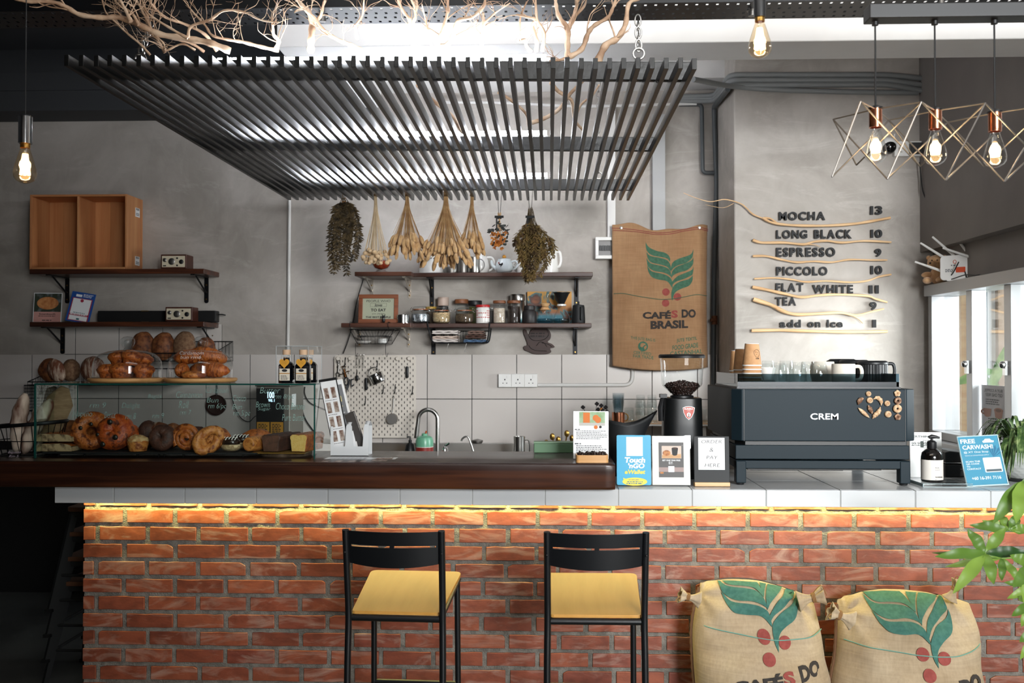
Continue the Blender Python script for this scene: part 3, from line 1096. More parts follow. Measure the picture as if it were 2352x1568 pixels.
def b_fern(t,ln,r):
	m = MB()
	st = MB()
	for i in range(13):
		a = r.uniform(-1,1)
		L = ln*(r.uniform(.6,1.0) if a < .2 else r.uniform(.5,.85))
		pts = [Vector((a*.012,r.uniform(-.01,.01),.02)),Vector((a*.07,r.uniform(-.03,.03),-L*.22)),
			Vector((a*.105,r.uniform(-.05,.03),-L*.6)),Vector((a*.085 + r.uniform(-.02,.02),r.uniform(-.05,.03),-L))]
		sm = smoothpath(pts,9)
		st.tube(sm,.0013,4)
		for k in range(3,len(sm) - 1):
			d = (sm[k + 1] - sm[k]).normalized()
			sd = Vector((1,r.uniform(-.5,.5),0)).normalized()
			for sg in (-1,1):
				for rep in range(2):
					dd = (sd*sg + d*r.uniform(.2,.9) + Vector((0,r.uniform(-.6,.3),0))).normalized()
					leafquad(m,sm[k] + d*rep*.006,dd,d,r.uniform(.026,.046)*(1.15 - .5*k/len(sm)),.0055,r.uniform(-.8,.8))
	st.build('stem_bundle',FERN,t)
	m.build('leaf_sprays',FERN,t,smooth=0)
def b_amar(t,ln,r):
	m = MB()
	st = MB()
	for i in range(46):
		a = r.uniform(-1,1)
		L = ln*r.uniform(.5,1.0)*(1 - .12*abs(a))
		wx = .125*a + .02
		b = r.uniform(-.06,.06)
		pts = [Vector((a*.014,0,.06*r.random())),Vector((wx*.35,b*.3,-L*.25)),Vector((wx*.9,b,-L*.55)),Vector((wx*(1.0 if a > 0 else .6),b*1.1,-L*.8)),Vector((wx*.55,b,-L))]
		sm = smoothpath(pts,7)
		st.tube(sm,.0014,4)
		for k in range(6,len(sm) - 1):
			d = (sm[k + 1] - sm[k]).normalized()
			for rep in range(5):
				dd = (Vector((r.uniform(-1,1),r.uniform(-1,.6),r.uniform(-.5,.3))) + d*.7).normalized()
				leafquad(m,sm[k] + Vector((r.uniform(-.006,.006),r.uniform(-.006,.006),r.uniform(-.008,.008))),dd,d,r.uniform(.014,.030),.0042,r.uniform(-.5,.5))
	st.build('stem_bundle',FERN,t)
	m.build('leaf_sprays',AMAR,t,smooth=0)
def b_flower(t,ln,r):
	ends = stems(t,ln,r,16,.05,STRAW,.0014,.03,.3,.6)
	m = MB()
	for i in range(52):
		c = Vector((r.uniform(-.07,.075),r.uniform(-.03,.02),-ln*r.uniform(.18,.8)))
		c.x *= 1 - .3*abs(c.z/ln - .45)
		d = Vector((r.uniform(-1,1),r.uniform(-1,0),r.uniform(-.8,.4)))
		leafquad(m,c,d,d.orthogonal(),r.uniform(.022,.034),.013,r.uniform(-.4,.4))
	m.build('eucalyptus_leaves',EUCA,t,smooth=0)
	f = MB()
	for i in range(36):
		c = Vector((r.uniform(-.045,.045),-.02 - r.random()*.02,-ln*r.uniform(.45,.95)))
		for k in range(7):
			d = Vector((r.uniform(-1,1),r.uniform(-1,.2),r.uniform(-1,.6)))
			leafquad(f,c,d,d.orthogonal(),r.uniform(.010,.018),.006,r.uniform(-.6,.6))
	f.build('orange_flower_heads',ORNG,t,smooth=0)
hang('dark brown dried fern bunch, leftmost under the canopy',790,462,638,b_fern)
hang('bunch of pale stems with cream ball heads above the strawberry bowl',863,446,614,b_ball)
hang('narrow bunny tail grass bunch between the ball heads and the widest bunch',935,447,600,b_bunny(95,.125,hs=1.3))
hang('widest bunny tail grass bunch, hanging in front of the white canister',1024,447,620,b_bunny(150,.165,hs=1.3))
hang('smallest straw bunny tail bunch, above the steel mugs',1084,446,594,b_bunny(56,.09,hs=1.25))
hang('small bouquet of orange petals and grey eucalyptus on a black ribbon',1147,498,576,b_flower,RIBB)
hang('big dark bushy bunch on a black ribbon, rightmost under the canopy',1218,498,658,b_amar,RIBB)
# ---------------------------------------------------------------- wall shelves
WALLY = 6.658
def bracket(parent,x,ztop,yfront,mt,w=.028,drop=.16,brace=True,boltm=None):
	"""bar on the wall, bar under the board and a diagonal stay"""
	m = MB()
	d = WALLY - yfront
	m.prism(roundrect(x - w/2,x + w/2,ztop - drop,ztop,w*.45),WALLY - .006,WALLY)
	m.box(x - w/2,x + w/2,yfront,WALLY,ztop - .006,ztop)
	if brace:
		a,b = Vector((x,WALLY - .006,ztop - drop*.62)),Vector((x,yfront + d*.22,ztop - .004))
		m.tube([a,b],.006,8)
	o = m.build('bracket',mt,parent,world=True,smooth=40)
	for z in (.3,.58,.85):
		MB().cbox((x,WALLY - .008,ztop - drop*z),(.008,.005,.008)).build('bolt',boltm or BRASS,o,world=True)
def shelf(label,x0,x1,yf,z1,th,group,brackets,mt=None,bm=None,drop=.16,w=.028):
	t = thing('wall_shelf',label,'shelf',((x0 + x1)/2,(yf + WALLY)/2,z1 - th),group=group)
	MB().box(x0,x1,yf,WALLY,z1 - th,z1).build('board',mt or SHELFW,t,world=True,smooth=0,bevel=.004)
	for bx in brackets:
		bracket(t,bx,z1 - th,yf + .03,bm or BLK,w,drop)
	return t
YL = 6.36
zu,zl = aZ(614,YL),aZ(737.5,YL)
shelf('upper left dark wood wall shelf carrying the pine crate',aX(66,YL),aX(468,YL),YL,zu,.033,'left wall shelves',[aX(154,WALLY),aX(474,WALLY)],drop=.175)
shelf('lower left dark wood wall shelf carrying the soundbar',aX(67,YL),aX(468,YL),YL,zl,.032,'left wall shelves',[aX(144,WALLY),aX(489,WALLY)],drop=.175)
YM = 6.43
zmu,zml = aZ(625,YM),aZ(742,YM)
shelf('long upper wall shelf with teapots behind the dried flowers',aX(946,YM),aX(1362,YM),YM,zmu,.028,'long middle wall shelves',[aX(992,WALLY),aX(1324,WALLY)],drop=.185)
shelf('long lower wall shelf crowded with storage jars',aX(944,YM),aX(1359,YM),YM,zml,.028,'long middle wall shelves',[aX(996,WALLY),aX(1321,WALLY)],drop=.185)
YS = 6.34
SILV = mat('silver_bracket','#cfc9bf',.3,.9)
shelf('short upper wall shelf on silver brackets under the strawberry bowl',aX(814,YS),aX(945,YS),YS,aZ(622.5,YS),.028,'short middle wall shelves',[aX(854,WALLY),aX(941,WALLY)],bm=SILV,drop=.125,w=.02)
shelf('short lower wall shelf on silver brackets under the framed quote',aX(783,YS),aX(944,YS),YS,aZ(741,YS),.028,'short middle wall shelves',[aX(826,WALLY),aX(939,WALLY)],bm=SILV,drop=.125,w=.02)
zsu,zsl = aZ(622.5,YS),aZ(741,YS)
# ---------------------------------------------------------------- left shelves: crate, radios, cards, soundbar
c0,c1,cf,cb = aX(66,6.40),aX(290,6.40),6.40,6.652
ch = aZ(440,6.40) - zu
t = thing('wooden_crate','open pine crate with two compartments on the upper left shelf','crate',((c0 + c1)/2,6.53,zu + .001))
t_ = .014
W = c1 - c0
hw = W/2
div = aX(177,6.40) - (c0 + c1)/2
D0,D1 = cf - 6.53,cb - 6.53
m = MB()
for k in range(6):
	a,b = -hw + W*k/6,-hw + W*(k + 1)/6
	m.box(a + .0008,b - .0008,D1 - .012,D1,0,ch)
m.build('back_planks',CRATEW,t,smooth=0)
MB().box(-hw,-hw + t_,D0,D1 - .012,0,ch).build('side_panel',CRATEW,t,smooth=0,bevel=.002)
MB().box(hw - t_,hw,D0,D1 - .012,0,ch).build('side_panel',CRATEW,t,smooth=0,bevel=.002)
CRATEX = woodmat('pine_rail','#a8683e','#bf8050','#cd9462',.5,0,1.6,20)
MB().box(-hw + t_,hw - t_,D0,D1 - .012,ch - t_,ch).build('top_panel',CRATEX,t,smooth=0,bevel=.002)
MB().box(-hw + t_,hw - t_,D0,D1 - .012,0,t_).build('bottom_panel',CRATEX,t,smooth=0,bevel=.002)
MB().box(div - t_/2,div + t_/2,D0,D1 - .012,t_,ch - t_).build('divider',CRATEW,t,smooth=0,bevel=.002)
for z in (ch*.74,ch*.08):
	m = MB()
	m.m = 0
	m.box(hw,hw + .0012,.0,.07,z,z + .06)
	m.m = 1
	for q in (.01,.02,.045,.052):
		m.box(hw + .0012,hw + .0018,.008,.06,z + q,z + q + .004)
	m.build('sticker',[PAPER,INK],t,smooth=0)
RADW = woodmat('walnut','#3a1d14','#52291c',None,.4,0)
CREAM = mat('cream_face','#d8cdb4',.4)
def radio(x0,x1,z,h,label,yf=6.42,dep=.13):
	t = thing('table_radio',label,'radio',((x0 + x1)/2,yf + dep/2,z),group='walnut table radios')
	w = x1 - x0
	MB().box(-w/2,w/2,-dep/2,dep/2,.004,h).build('cabinet',RADW,t,smooth=0,bevel=.004)
	MB().box(-w*.45,w*.45,-dep/2 + .01,dep/2 - .01,0,.0045).build('base',BLKP,t,smooth=0)
	y = -dep/2 - .003
	MB().box(-w/2 + .009,w/2 - .009,y,-dep/2,.014,h - .01).build('face_plate',CREAM,t,smooth=0,bevel=.001)
	rx = PI/2
	for nm,cx,cz,r,mt in (('tuning_dial',-w*.33,h*.62,.013,STEELD),('speaker_dial',-w*.06,h*.52,.022,STEELD),('volume_knob',w*.31,h*.5,.015,BLKP),
							('switch_knob',w*.15,h*.74,.006,BLKP),('switch_knob',w*.15,h*.26,.006,BLKP)):
		MB().lathe([(0,.006),(r*.7,.006),(r,.003),(r,0)],24).build(nm,mt,t,loc=(cx,y,cz),rot=(rx,0,0))
	MB().box(-w*.4,-w*.28,y - .002,y,h*.2,h*.27).build('indicator_slot',BLKP,t,smooth=0)
	return t
zr = aZ(581,6.42) - zu
radio(aX(368,6.42),aX(427,6.42),zu + .001,zr,'walnut radio with cream face on the upper shelf right of the crate')
radio(aX(379,6.39),aX(441,6.39),zl + .001,zr*.98,'walnut radio with cream face on the lower shelf, before the soundbar',yf=6.39,dep=.115)
t = thing('soundbar','long black soundbar on the lower left shelf','speaker',(aX(357,6.53),6.575,zl + .001))
hb = aZ(712,6.53) - zl
w_ = (aX(488,6.53) - aX(218,6.53))/2
MB().box(-w_,w_,-.04,.055,.003,hb).build('speaker_body',mat('black_cloth','#0a0a0b',.85,bump=.4,bs=500),t,smooth=0,bevel=.006)
MB().box(-.10,-.05,-.043,-.039,.001,.006).box(-.10,-.05,-.043,-.039,hb - .004,hb + .001).build('gold_trim',BRASS,t,smooth=0)
MB().box(w_ - .02,w_ + .004,-.03,.04,.008,hb - .006).build('end_cap',BLKP,t,smooth=0,bevel=.003)
MB().tube([(w_,.02,hb*.7),(w_ + .03,.02,hb*.7),(w_ + .05,.03,hb*.65)],.004,8).build('plug',BLKP,t)
def card(name,label,cat,px0,px1,py0,py1,Y,base,skew=0,lean=.22,rz=0,group=None,th=.004,edge=None,w=None,h=None):
	"""a printed card in a leaning stand: local x -w/2..w/2, z 0..h, face on y=-th"""
	p = at((px0 + px1)/2,py1,Y)
	w = w or aX(px1,Y) - aX(px0,Y)
	h = h or (aZ(py0,Y) - aZ(py1,Y))/math.cos(lean)
	t = thing(name,label,cat,(p.x,Y,base + .0015),rz,group,rx=-lean)
	return t,w,h
BREADP = mat('printed_bread','#a4602f',.5,c2='#c98a50',ns=30)
t,w,h = card('recipe_card','card with a loaf picture and pink lower half, left end of the lower shelf','card',79,136,667,735,6.47,zl,lean=.2,rz=.25)
MB().box(-w/2 - .004,w/2 + .004,0,.006,0,h + .004).build('acrylic_stand',PAPER,t,smooth=0)
m = MB()
rect(m,-w/2,w/2,0.002,h*.36,-.0015)
m.build('pink_panel',mat('pink_print','#c58f86',.5),t,smooth=0)
rect(MB(),-w/2,w/2,h*.36,h,-.0012).build('photo_panel',mat('dark_print','#26301f',.5,c2='#8e9498',ns=18,lo=.5,hi=.8),t,smooth=0)
m = MB()
disc(m,0,h*.66,w*.4,h*.22,-.002)
m.build('loaf_picture',BREADP,t,smooth=0)
m = MB()
txt(m,'Sourdough',-w*.3,w*.3,h*.24,h*.31,-.003,.02)
bars(m,-w*.32,w*.32,[h*.2],.004,-.003)
bars(m,-w*.18,w*.18,[h*.05],.006,-.003)
m.build('lettering',INK,t,smooth=0)
t,w,h = card('payment_standee','blue leaning payment card with a red bordered panel on the lower shelf','sign',150,203,666,736,6.46,zl,lean=.25,rz=.12)
t.rotation_euler = (-.22,.16,.1)
MB().box(-w/2,w/2,0,.003,0,h).build('blue_board',mat('blue_print','#1f4f9a',.4),t,smooth=0)
rect(MB(),-w*.42,w*.42,h*.04,h*.8,-.001).build('red_border',mat('red_print','#a32a45',.5),t,smooth=0)
m = MB()
rect(m,-w*.38,w*.38,h*.27,h*.78,-.002)
rect(m,-w*.38,w*.38,h*.06,h*.21,-.002)
rect(m,-w*.3,-w*.05,h*.84,h*.92,-.002)
bars(m,0,w*.42,[h*.93,h*.89,h*.85],.004,-.002)
bars(m,-w*.36,w*.36,[h*.235],.005,-.002)
m.build('white_panel',PAPER,t,smooth=0)
m = MB()
disc(m,0,h*.72,w*.07,None,-.003)
m.build('red_emblem',mat('red_print','#a32a45',.5),t,smooth=0)
m = MB()
rect(m,-w*.06,w*.06,h*.08,h*.13,-.003)
bars(m,-w*.25,w*.25,[h*.3],.004,-.003)
m.build('small_print',mat('teal_print','#1f5f6a',.5),t,smooth=0)
MB().box(-w*.3,w*.3,.003,.05,0,.003).build('stand_foot',PAPER,t,smooth=0)
# ---------------------------------------------------------------- breads on the wall
CRUST = mat('dark_crust','#4f2a18',.6,c2='#7c4726',ns=30,c3='#8f5a33',bump=.7,bs=110)
CRUSTR = mat('rye_cut_face','#6b4a34',.85,c2='#8a6a4e',ns=60,bump=.4,bs=120)
FLOUR = mat('floury_crust','#6a3a22',.75,c2='#cdb8a2',ns=26,lo=.46,hi=.7,stretch=(2.5,1,.5),bump=.7,bs=110)
GOLD = mat('golden_crust','#a7602a',.45,c2='#c98542',ns=32,c3='#7c3c18',bump=.7,bs=110)
GOLDD = mat('deep_golden_crust','#8c431b',.4,c2='#b5662c',ns=30,c3='#5f2a12',bump=.7,bs=110)
REDB = mat('tomato_crust','#8e3312',.45,c2='#b4521c',ns=28,c3='#5a2412',bump=.7,bs=100)
CHOC = mat('choc_crust','#38211a',.6,c2='#553225',ns=40,bump=.7,bs=130)
CRUMB = mat('crumb','#b39a74',.9,c2='#8d724f',ns=45,c3='#cdb892',bump=.6,bs=110)
CAKE = mat('yellow_cake','#d9ad5a',.9,c2='#e2bd70',ns=60,bump=.5,bs=160)
def lump(c,r,mt,name,parent=None,amp=.08,f=2.2,seed=0,rot=None,n=22,mm=14,fl=0,world=False):
	m = MB()
	def fn(d):
		k = 1 + amp*fbm(d,f,seed)
		if fl and d.z < -fl:
			k *= fl/-d.z if d.z < -fl else 1
		return k
	m.ell((0,0,0),r,n,mm,fn)
	return m.build(name,mt,parent,loc=c,rot=rot,smooth=70)
def bread(name,label,c,r,mt,group,amp=.07,f=1.8,seed=0,rot=(0,0,0),fl=0,cat='bread'):
	"""top level: one mesh whose origin is at its base"""
	m = MB()
	E = Euler(rot).to_matrix()
	def fn(d):
		k = 1 + amp*fbm(d,f,seed)
		if fl and d.z < -fl:
			k *= fl/-d.z
		return k
	m.ell((0,0,0),r,26,16,fn)
	m.v = [E @ p for p in m.v]
	lo = min(p.z for p in m.v)
	m.v = [p - Vector((0,0,lo)) for p in m.v]
	o = m.build(name,mt,None,loc=Vector(c) + Vector((0,0,lo)),smooth=70)
	return tag(o,label,cat,group)
def wirebasket(label,x0,x1,y0,y1,z0,z1,step,group=None,frontlow=None,rod=.0022,hangers=False,mt=None):
	t = thing('wire_basket',label,'basket',((x0 + x1)/2,(y0 + y1)/2,z0),group=group)
	m = MB()
	zf = frontlow or z1
	m.tube([(x0,y0,zf),(x1,y0,zf),(x1,y1,z1),(x0,y1,z1)],rod*1.7,6,closed=True)
	m.tube([(x0,y0,z0),(x1,y0,z0),(x1,y1,z0),(x0,y1,z0)],rod*1.5,6,closed=True)
	m.build('rim_frame',mt or BLK,t,world=True)
	g_ = MB()
	nx = max(2,int((x1 - x0)/step))
	for k in range(nx + 1):
		x = x0 + (x1 - x0)*k/nx
		g_.tube([(x,y0,zf),(x,y0,z0),(x,y1,z0),(x,y1,z1)],rod*.7,5)
	ny = max(2,int((y1 - y0)/step))
	for k in range(ny + 1):
		y = y0 + (y1 - y0)*k/ny
		zz = zf + (z1 - zf)*k/ny
		g_.tube([(x0,y,zz),(x0,y,z0),(x1,y,z0),(x1,y,zz)],rod*.7,5)
	nz = max(1,int((zf - z0)/step))
	for k in range(1,nz):
		z = z0 + (zf - z0)*k/nz
		g_.tube([(x0,y0,z),(x1,y0,z),(x1,y1,z),(x0,y1,z)],rod*.7,5,closed=True)
	g_.build('wire_mesh',mt or BLK,t,world=True)
	return t
YB = 6.38
bz = aZ(829,YB)
wirebasket('wire basket of round loaves hanging under the lower left shelf',aX(302,YB),aX(505,YB),6.26,6.645,bz,bz + .13,.024,'wire baskets on the left wall',frontlow=bz + .05)
lb = 'round loaves in the hanging wire basket'
bread('round_loaf','leftmost round loaf in the wire basket under the left shelf',(aX(328,YB),YB,aZ(793,YB)),(.078,.05,.092),CRUST,lb,seed=1,rot=(-.1,0,0))
bread('round_loaf','second round loaf from the left in the hanging wire basket',(aX(378,YB),YB - .02,aZ(795,YB)),(.074,.05,.093),CRUST,lb,seed=2,rot=(-.1,.12,0))
bread('round_loaf','round loaf with a pale cut face, behind the croissant dome',(aX(426,YB),YB - .02,aZ(793,YB)),(.072,.05,.094),CRUSTR,lb,seed=3,rot=(-.1,.1,0),amp=.04)
bread('round_loaf','rightmost round loaf, partly behind the mesh of the hanging basket',(aX(466,YB),YB + .06,aZ(801,YB)),(.062,.05,.078),CRUST,lb,seed=4)
bz2 = aZ(884,YB)
wirebasket('low wire tray of dark loaves on the wall behind the glass case',aX(86,YB),aX(400,YB),6.26,6.645,bz2,bz2 + .10,.03,'wire baskets on the left wall',frontlow=bz2 + .02)
lb = 'dark loaves in the low wire tray'
bread('dark_loaf','dark rye loaf half at the far left behind the glass case',(aX(116,YB),YB,aZ(851,YB)),(.075,.06,.078),CRUST,lb,seed=5)
bread('dark_loaf','floury slashed loaf leaning between the two rye halves',(aX(142,YB),YB - .07,aZ(851,YB)),(.052,.04,.078),FLOUR,lb,seed=6,rot=(0,-.35,.2))
bread('dark_loaf','rye loaf half with a brown cut face right of the floury loaf',(aX(163,YB),YB,aZ(851,YB)),(.056,.06,.074),CRUSTR,lb,seed=7)
bread('dark_loaf','glossy dark loaf behind the muffin dome',(aX(213,YB),YB,aZ(848,YB)),(.075,.06,.085),FLOUR,lb,seed=8,rot=(0,.2,0))
gx = wirebasket('black wire grid basket on the tiles at the far left',aX(60,6.52),aX(110,6.52),6.50,6.645,aZ(946,6.5),aZ(886,6.5),.020,'wire baskets on the left wall')
# ---------------------------------------------------------------- glass display case
GX0,GX1,GY0,GY1,GZ0,GZ1 = aX(84,4.13),aX(722,4.13),4.13,4.50,SZ1 + .0005,aZ(881.5,4.13)
gc = thing('display_case','green edged glass pastry display case on the timber top','display case',((GX0 + GX1)/2,4.32,GZ0))
TH = .008
def pane(nm,x0,x1,y0,y1,z0,z1):
	MB().box(x0,x1,y0,y1,z0,z1).build(nm,GLASSG,gc,world=True,smooth=0)
m = MB()
rect(m,GX0,GX1,GZ0,GZ1,GY0)
m.build('front_pane',GLASSG,gc,world=True,smooth=0)
m = MB().quad((GX0,GY0,GZ0),(GX0,GY1,GZ0),(GX0,GY1,GZ1),(GX0,GY0,GZ1))
m.build('side_pane',GLASSG,gc,world=True,smooth=0)
m = MB().quad((GX1,GY0,GZ0),(GX1,GY1,GZ0),(GX1,GY1,GZ1),(GX1,GY0,GZ1))
m.build('side_pane',GLASSG,gc,world=True,smooth=0)
m = MB().quad((GX0,GY0,GZ1),(GX1,GY0,GZ1),(GX1,GY1,GZ1),(GX0,GY1,GZ1))
m.build('top_pane',GLASSG,gc,world=True,smooth=0)
m = MB()
e = .007
m.box(GX0 - e,GX1 + e,GY0 - .004,GY0 + .003,GZ1 - .006,GZ1 + .0005)
m.box(GX0 - e,GX0 + .001,GY0 - .004,GY0 + .003,GZ0,GZ1 - .006).box(GX1 - .001,GX1 + e - .002,GY0 - .004,GY0 + .003,GZ0,GZ1 - .006)
m.box(GX0 - .002,GX0 + .002,GY0 + .003,GY1,GZ1 - .006,GZ1 + .0005).box(GX1 - .002,GX1 + .002,GY0 + .003,GY1,GZ1 - .006,GZ1 + .0005)
m.box(GX0 - .002,GX0 + .002,GY1 - .004,GY1,GZ0,GZ1 - .006).box(GX1 - .002,GX1 + .002,GY1 - .004,GY1,GZ0,GZ1 - .006)
m.build('polished_edge',GEDGE,gc,world=True,smooth=0)
GTXT = mat('chalk_pen','#7fa39b',.8)
m = MB()
yy = GY0 - .0015
def gtx(s,x0,x1,y0,y1,rot=0):
	a,b = at(x0,y1,GY0),at(x1,y0,GY0)
	txt(m,s,a.x,b.x,a.z,b.z,yy,-.012,.25,rot=rot)
for a in (('Cinnamon',405,465,899,913),('Roll',411,434,920,937),('rm 7',413,440,941,952),('Cardamom',473,525,889,902),('Bun',475,502,913,924),
		('rm 6/pc',478,520,926,941),('Choco',535,565,907,921),('Bun',534,556,928,939),('rm 5/pc',536,575,942,958),('Butter',597,644,889,903),
		('rm 8/pc',630,676,905,918),('Brown',588,620,922,935),('Sugar',592,622,935,944),('Choco Banana',634,700,925,940),('Pure Butter',648,702,951,966),
		('rm 9',206,244,924,936),('Donut',240,266,945,960),('Delight',280,322,925,940),('rm 8',288,313,948,962),('Jalapeno',165,212,943,960),
		('rm 9',350,377,948,960),('Bagels',340,372,905,917)):
	gtx(*a)
m.build('handwritten_prices',GTXT,gc,world=True,smooth=0)
# rack, log slice and the pastries
rk = thing('cooling_rack','long black rack holding the row of pastries in the glass case','rack',(aX(350,4.3),4.31,GZ0))
rz0 = aZ(1040,4.2)
x0,x1 = GX0 + .012,aX(596,4.2)
m = MB().box(x0,x1,4.17,4.46,rz0 - .008,rz0 - .002)
m.tube([(x0,4.165,rz0 - .004),(x1,4.165,rz0 - .004)],.004,8)
m.build('rack_top',BLKM,rk,world=True,smooth=0)
for px in (138,197,318,367,380,424,560):
	MB().tube([(aX(px - 3,4.2),4.2,rz0 - .006),(aX(px,4.2),4.19,GZ0 + .001),(aX(px + 3,4.2),4.2,rz0 - .006)],.002,6).build('leg',BLKM,rk,world=True)
lg = thing('log_slice','round bark edged log slice carrying the loaf cakes in the case','board',(aX(657,4.3),4.31,GZ0))
BARK = mat('bark','#4d3728',.9,c2='#7a6150',ns=18,stretch=(1,1,.2),bump=.8,bs=60)
lr = (aX(716,4.3) - aX(600,4.3))/2
MB().lathe([(0,0),(lr*.97,0),(lr,.004),(lr,rz0 - GZ0 - .006),(0,rz0 - GZ0 - .006)],40).build('bark_disc',BARK,lg)
MB().box(-lr*1.02,lr*1.02,-.13,.12,rz0 - GZ0 - .0055,rz0 - GZ0 - .001).build('gold_board',mat('gold_card','#9a7434',.4,.6),lg,smooth=0)
PB = rz0 + .001
pc = 'pastries on the black rack'
def torus(label,name,px,py,Y,R_,r_,mt,rot,sq=1,extra=None,seed=0,group=pc):
	m = MB()
	def fn(u,v):
		a,b = 2*PI*u,2*PI*v
		q = 1 + .10*fbm((math.cos(a),math.sin(a),math.cos(b)),1.5,seed)
		return (((R_ + r_*q*math.cos(b))*math.cos(a)),(R_ + r_*q*math.cos(b))*math.sin(a),r_*q*sq*math.sin(b))
	m.grid(fn,30,17,True)
	E = Euler(rot).to_matrix()
	m.v = [E @ p for p in m.v]
	lo = min(p.z for p in m.v)
	m.v = [p - Vector((0,0,lo)) for p in m.v]
	o = m.build(name,mt,None,loc=(aX(px,Y),Y,PB),smooth=70)
	tag(o,label,'pastry',group)
	return o,E,lo
def focaccia(label,py,z):
	x0,x1 = aX(91,4.2),aX(170,4.2)
	t = thing('focaccia',label,'bread',((x0 + x1)/2,4.25,z),group='focaccia slabs in the case')
	w = (x1 - x0)/2
	hh = .032
	m = MB()
	def top(u,v):
		x,y = -w + 2*w*u,-.07 + .15*v
		e = min(u,1 - u,.12)/.12
		return (x,y,hh*(.72 + .28*e ** .5) + .004*fbm((x,y,z),22,4) + .0)
	m.grid(top,26,12)
	m.build('top_crust',GOLDD,t)
	m = MB()
	n = 26
	vs,fs = [],[]
	for i in range(n):
		u = i/(n - 1)
		vs += [(-w + 2*w*u,-.07,.001),top(u,0)]
	for i in range(n - 1):
		fs.append((2*i,2*i + 2,2*i + 3,2*i + 1))
	m.add(vs,fs)
	m.box(-w,w,-.069,.08,.0,hh*.6)
	m.build('crumb',mat('holey_crumb','#4a3524',.9,c2='#b39a74',ns=38,lo=.36,hi=.56,bump=.6,bs=90),t)
	return t
focaccia('upper slab of the two stacked holey focaccias at the left of the case',1009,PB + .042)
focaccia('lower slab of the two stacked holey focaccias at the left of the case',1032,PB)
OLIVE = mat('olive','#1d1a14',.35)
def dots(o,pts,r,mt,name):
	m = MB()
	for p in pts:
		m.ell(p,(r,r*.6,r),10,7)
	m.build(name,mt,o)
o,E,lo = torus('large orange ring bread with dark olive spots beside the focaccia','ring_bread',211,1004,4.25,.053,.033,GOLDD,(1.25,0,.2),seed=3)
dots(o,[(.02,-.048,.115),(-.028,-.043,.098),(.048,-.046,.07)],.009,OLIVE,'olive_pieces')
o,E,lo = torus('red tomato topped bun with dark spots, right of the ring bread','tomato_bun',266,1006,4.25,.034,.047,REDB,(1.2,0,.1),seed=5)
dots(o,[(.0,-.055,.125),(-.03,-.056,.03),(.025,-.058,.06)],.012,OLIVE,'burnt_topping')
bread('tomato_bun','second red bun half hidden behind the tomato topped bun',(aX(296,4.33),4.34,aZ(1008,4.33)),(.05,.05,.06),REDB,pc,seed=9,cat='pastry')
def cupbun(label,px,w,h,mt,top,Y=4.22,name='cheese_muffin'):
	t = thing(name,label,'pastry',(aX(px,Y),Y,PB),group=pc)
	MB().lathe([(0,0),(w*.78,0),(w*.98,h*.5),(w,h*.6),(w*.9,h*.68),(0,h*.7)],24).build('muffin_base',mt,t)
	lump((0,0,h*.66),(w*.97,w*.97,h*.38),top,'muffin_top',t,.16,3,px)
	return t
cupbun('small pale muffin with a crumbly top in front of the ring doughnuts',318,.046,.066,GOLD,mat('cheese_top','#a67440',.7,c2='#cfae7c',ns=40,bump=.8,bs=90))
torus('dark glazed ring doughnut standing right of the small muffin','doughnut',374,1011,4.22,.028,.030,CHOC,(1.3,0,-.1),seed=7)
# cinnamon swirl
t = thing('cinnamon_roll','dark spiral cinnamon roll standing in the middle of the case','pastry',(aX(430,4.22),4.22,PB),group=pc)
m = MB()
sp_ = []
for k in range(70):
	a = k/69*2*PI*2.6
	q = .010 + .044*k/69
	sp_.append((q*math.cos(a),-.01*(1 - k/69)*1.5,.056 + q*math.sin(a)))
m.tube(sp_,[.012 + .003*k/69 for k in range(70)],10,flat=1)
m.build('dough_spiral',GOLDD,t,smooth=70)
MB().lathe([(0,0),(.05,0),(.052,.03),(0,.03)],24).build('cinnamon_core',CHOC,t,loc=(0,.03,.056),rot=(PI/2,0,0))
# braided bun
t = thing('braided_bun','golden braided bun right of the cinnamon roll','pastry',(aX(488,4.22),4.22,PB),group=pc)
m = MB()
for s_ in range(5):
	pts = []
	for k in range(18):
		a = k/17*PI
		q = s_*2*PI/5
		x = math.cos(a + q)*.046*math.sin(a*.8 + .5)
		z = .05 + .044*math.sin(a*1.3 + q)
		y = -.03*math.sin(a) - .02 + .02*math.cos(q + a)
		pts.append((x,y,z))
	m.tube(pts,[.0135 + .006*math.sin(k/17*PI) for k in range(18)],10)
m.ell((0,0,.047),(.05,.035,.046),18,12)
m.build('dough_strands',GOLD,t,smooth=70)
bread('golden_bun','golden bun lying behind the braided bun',(aX(505,4.31),4.31,aZ(1008,4.31)),(.05,.04,.045),GOLDD,pc,seed=12,cat='pastry')
# chocolate topped bun x2
def chocbun(label,px,Y,s):
	t = thing('chocolate_bun',label,'pastry',(aX(px,Y),Y,PB),group='chocolate topped buns in the case')
	lump((0,0,.021*s),(.044*s,.036*s,.021*s),CRUMB,'bun_base',t,.04,2,1,fl=.9)
	lump((0,0,.043*s),(.043*s,.036*s,.022*s),mat('chocolate_glaze','#241510',.25,coat=.4),'chocolate_top',t,.05,2,2)
	m = MB()
	for k in range(5):
		m.tube([((k*.014 - .03)*s,-.028*s,.053*s),((k*.014 - .026)*s,-.024*s,.063*s),((k*.014 - .02)*s,-.018*s,.066*s)],.0018,6)
	m.build('icing_drizzle',CERAM,t)
	return t
chocbun('bun with a dark chocolate top and icing in front, right of the braided bun',531,4.21,.95)
chocbun('second chocolate topped bun, set behind and right of the first',556,4.30,1.0)
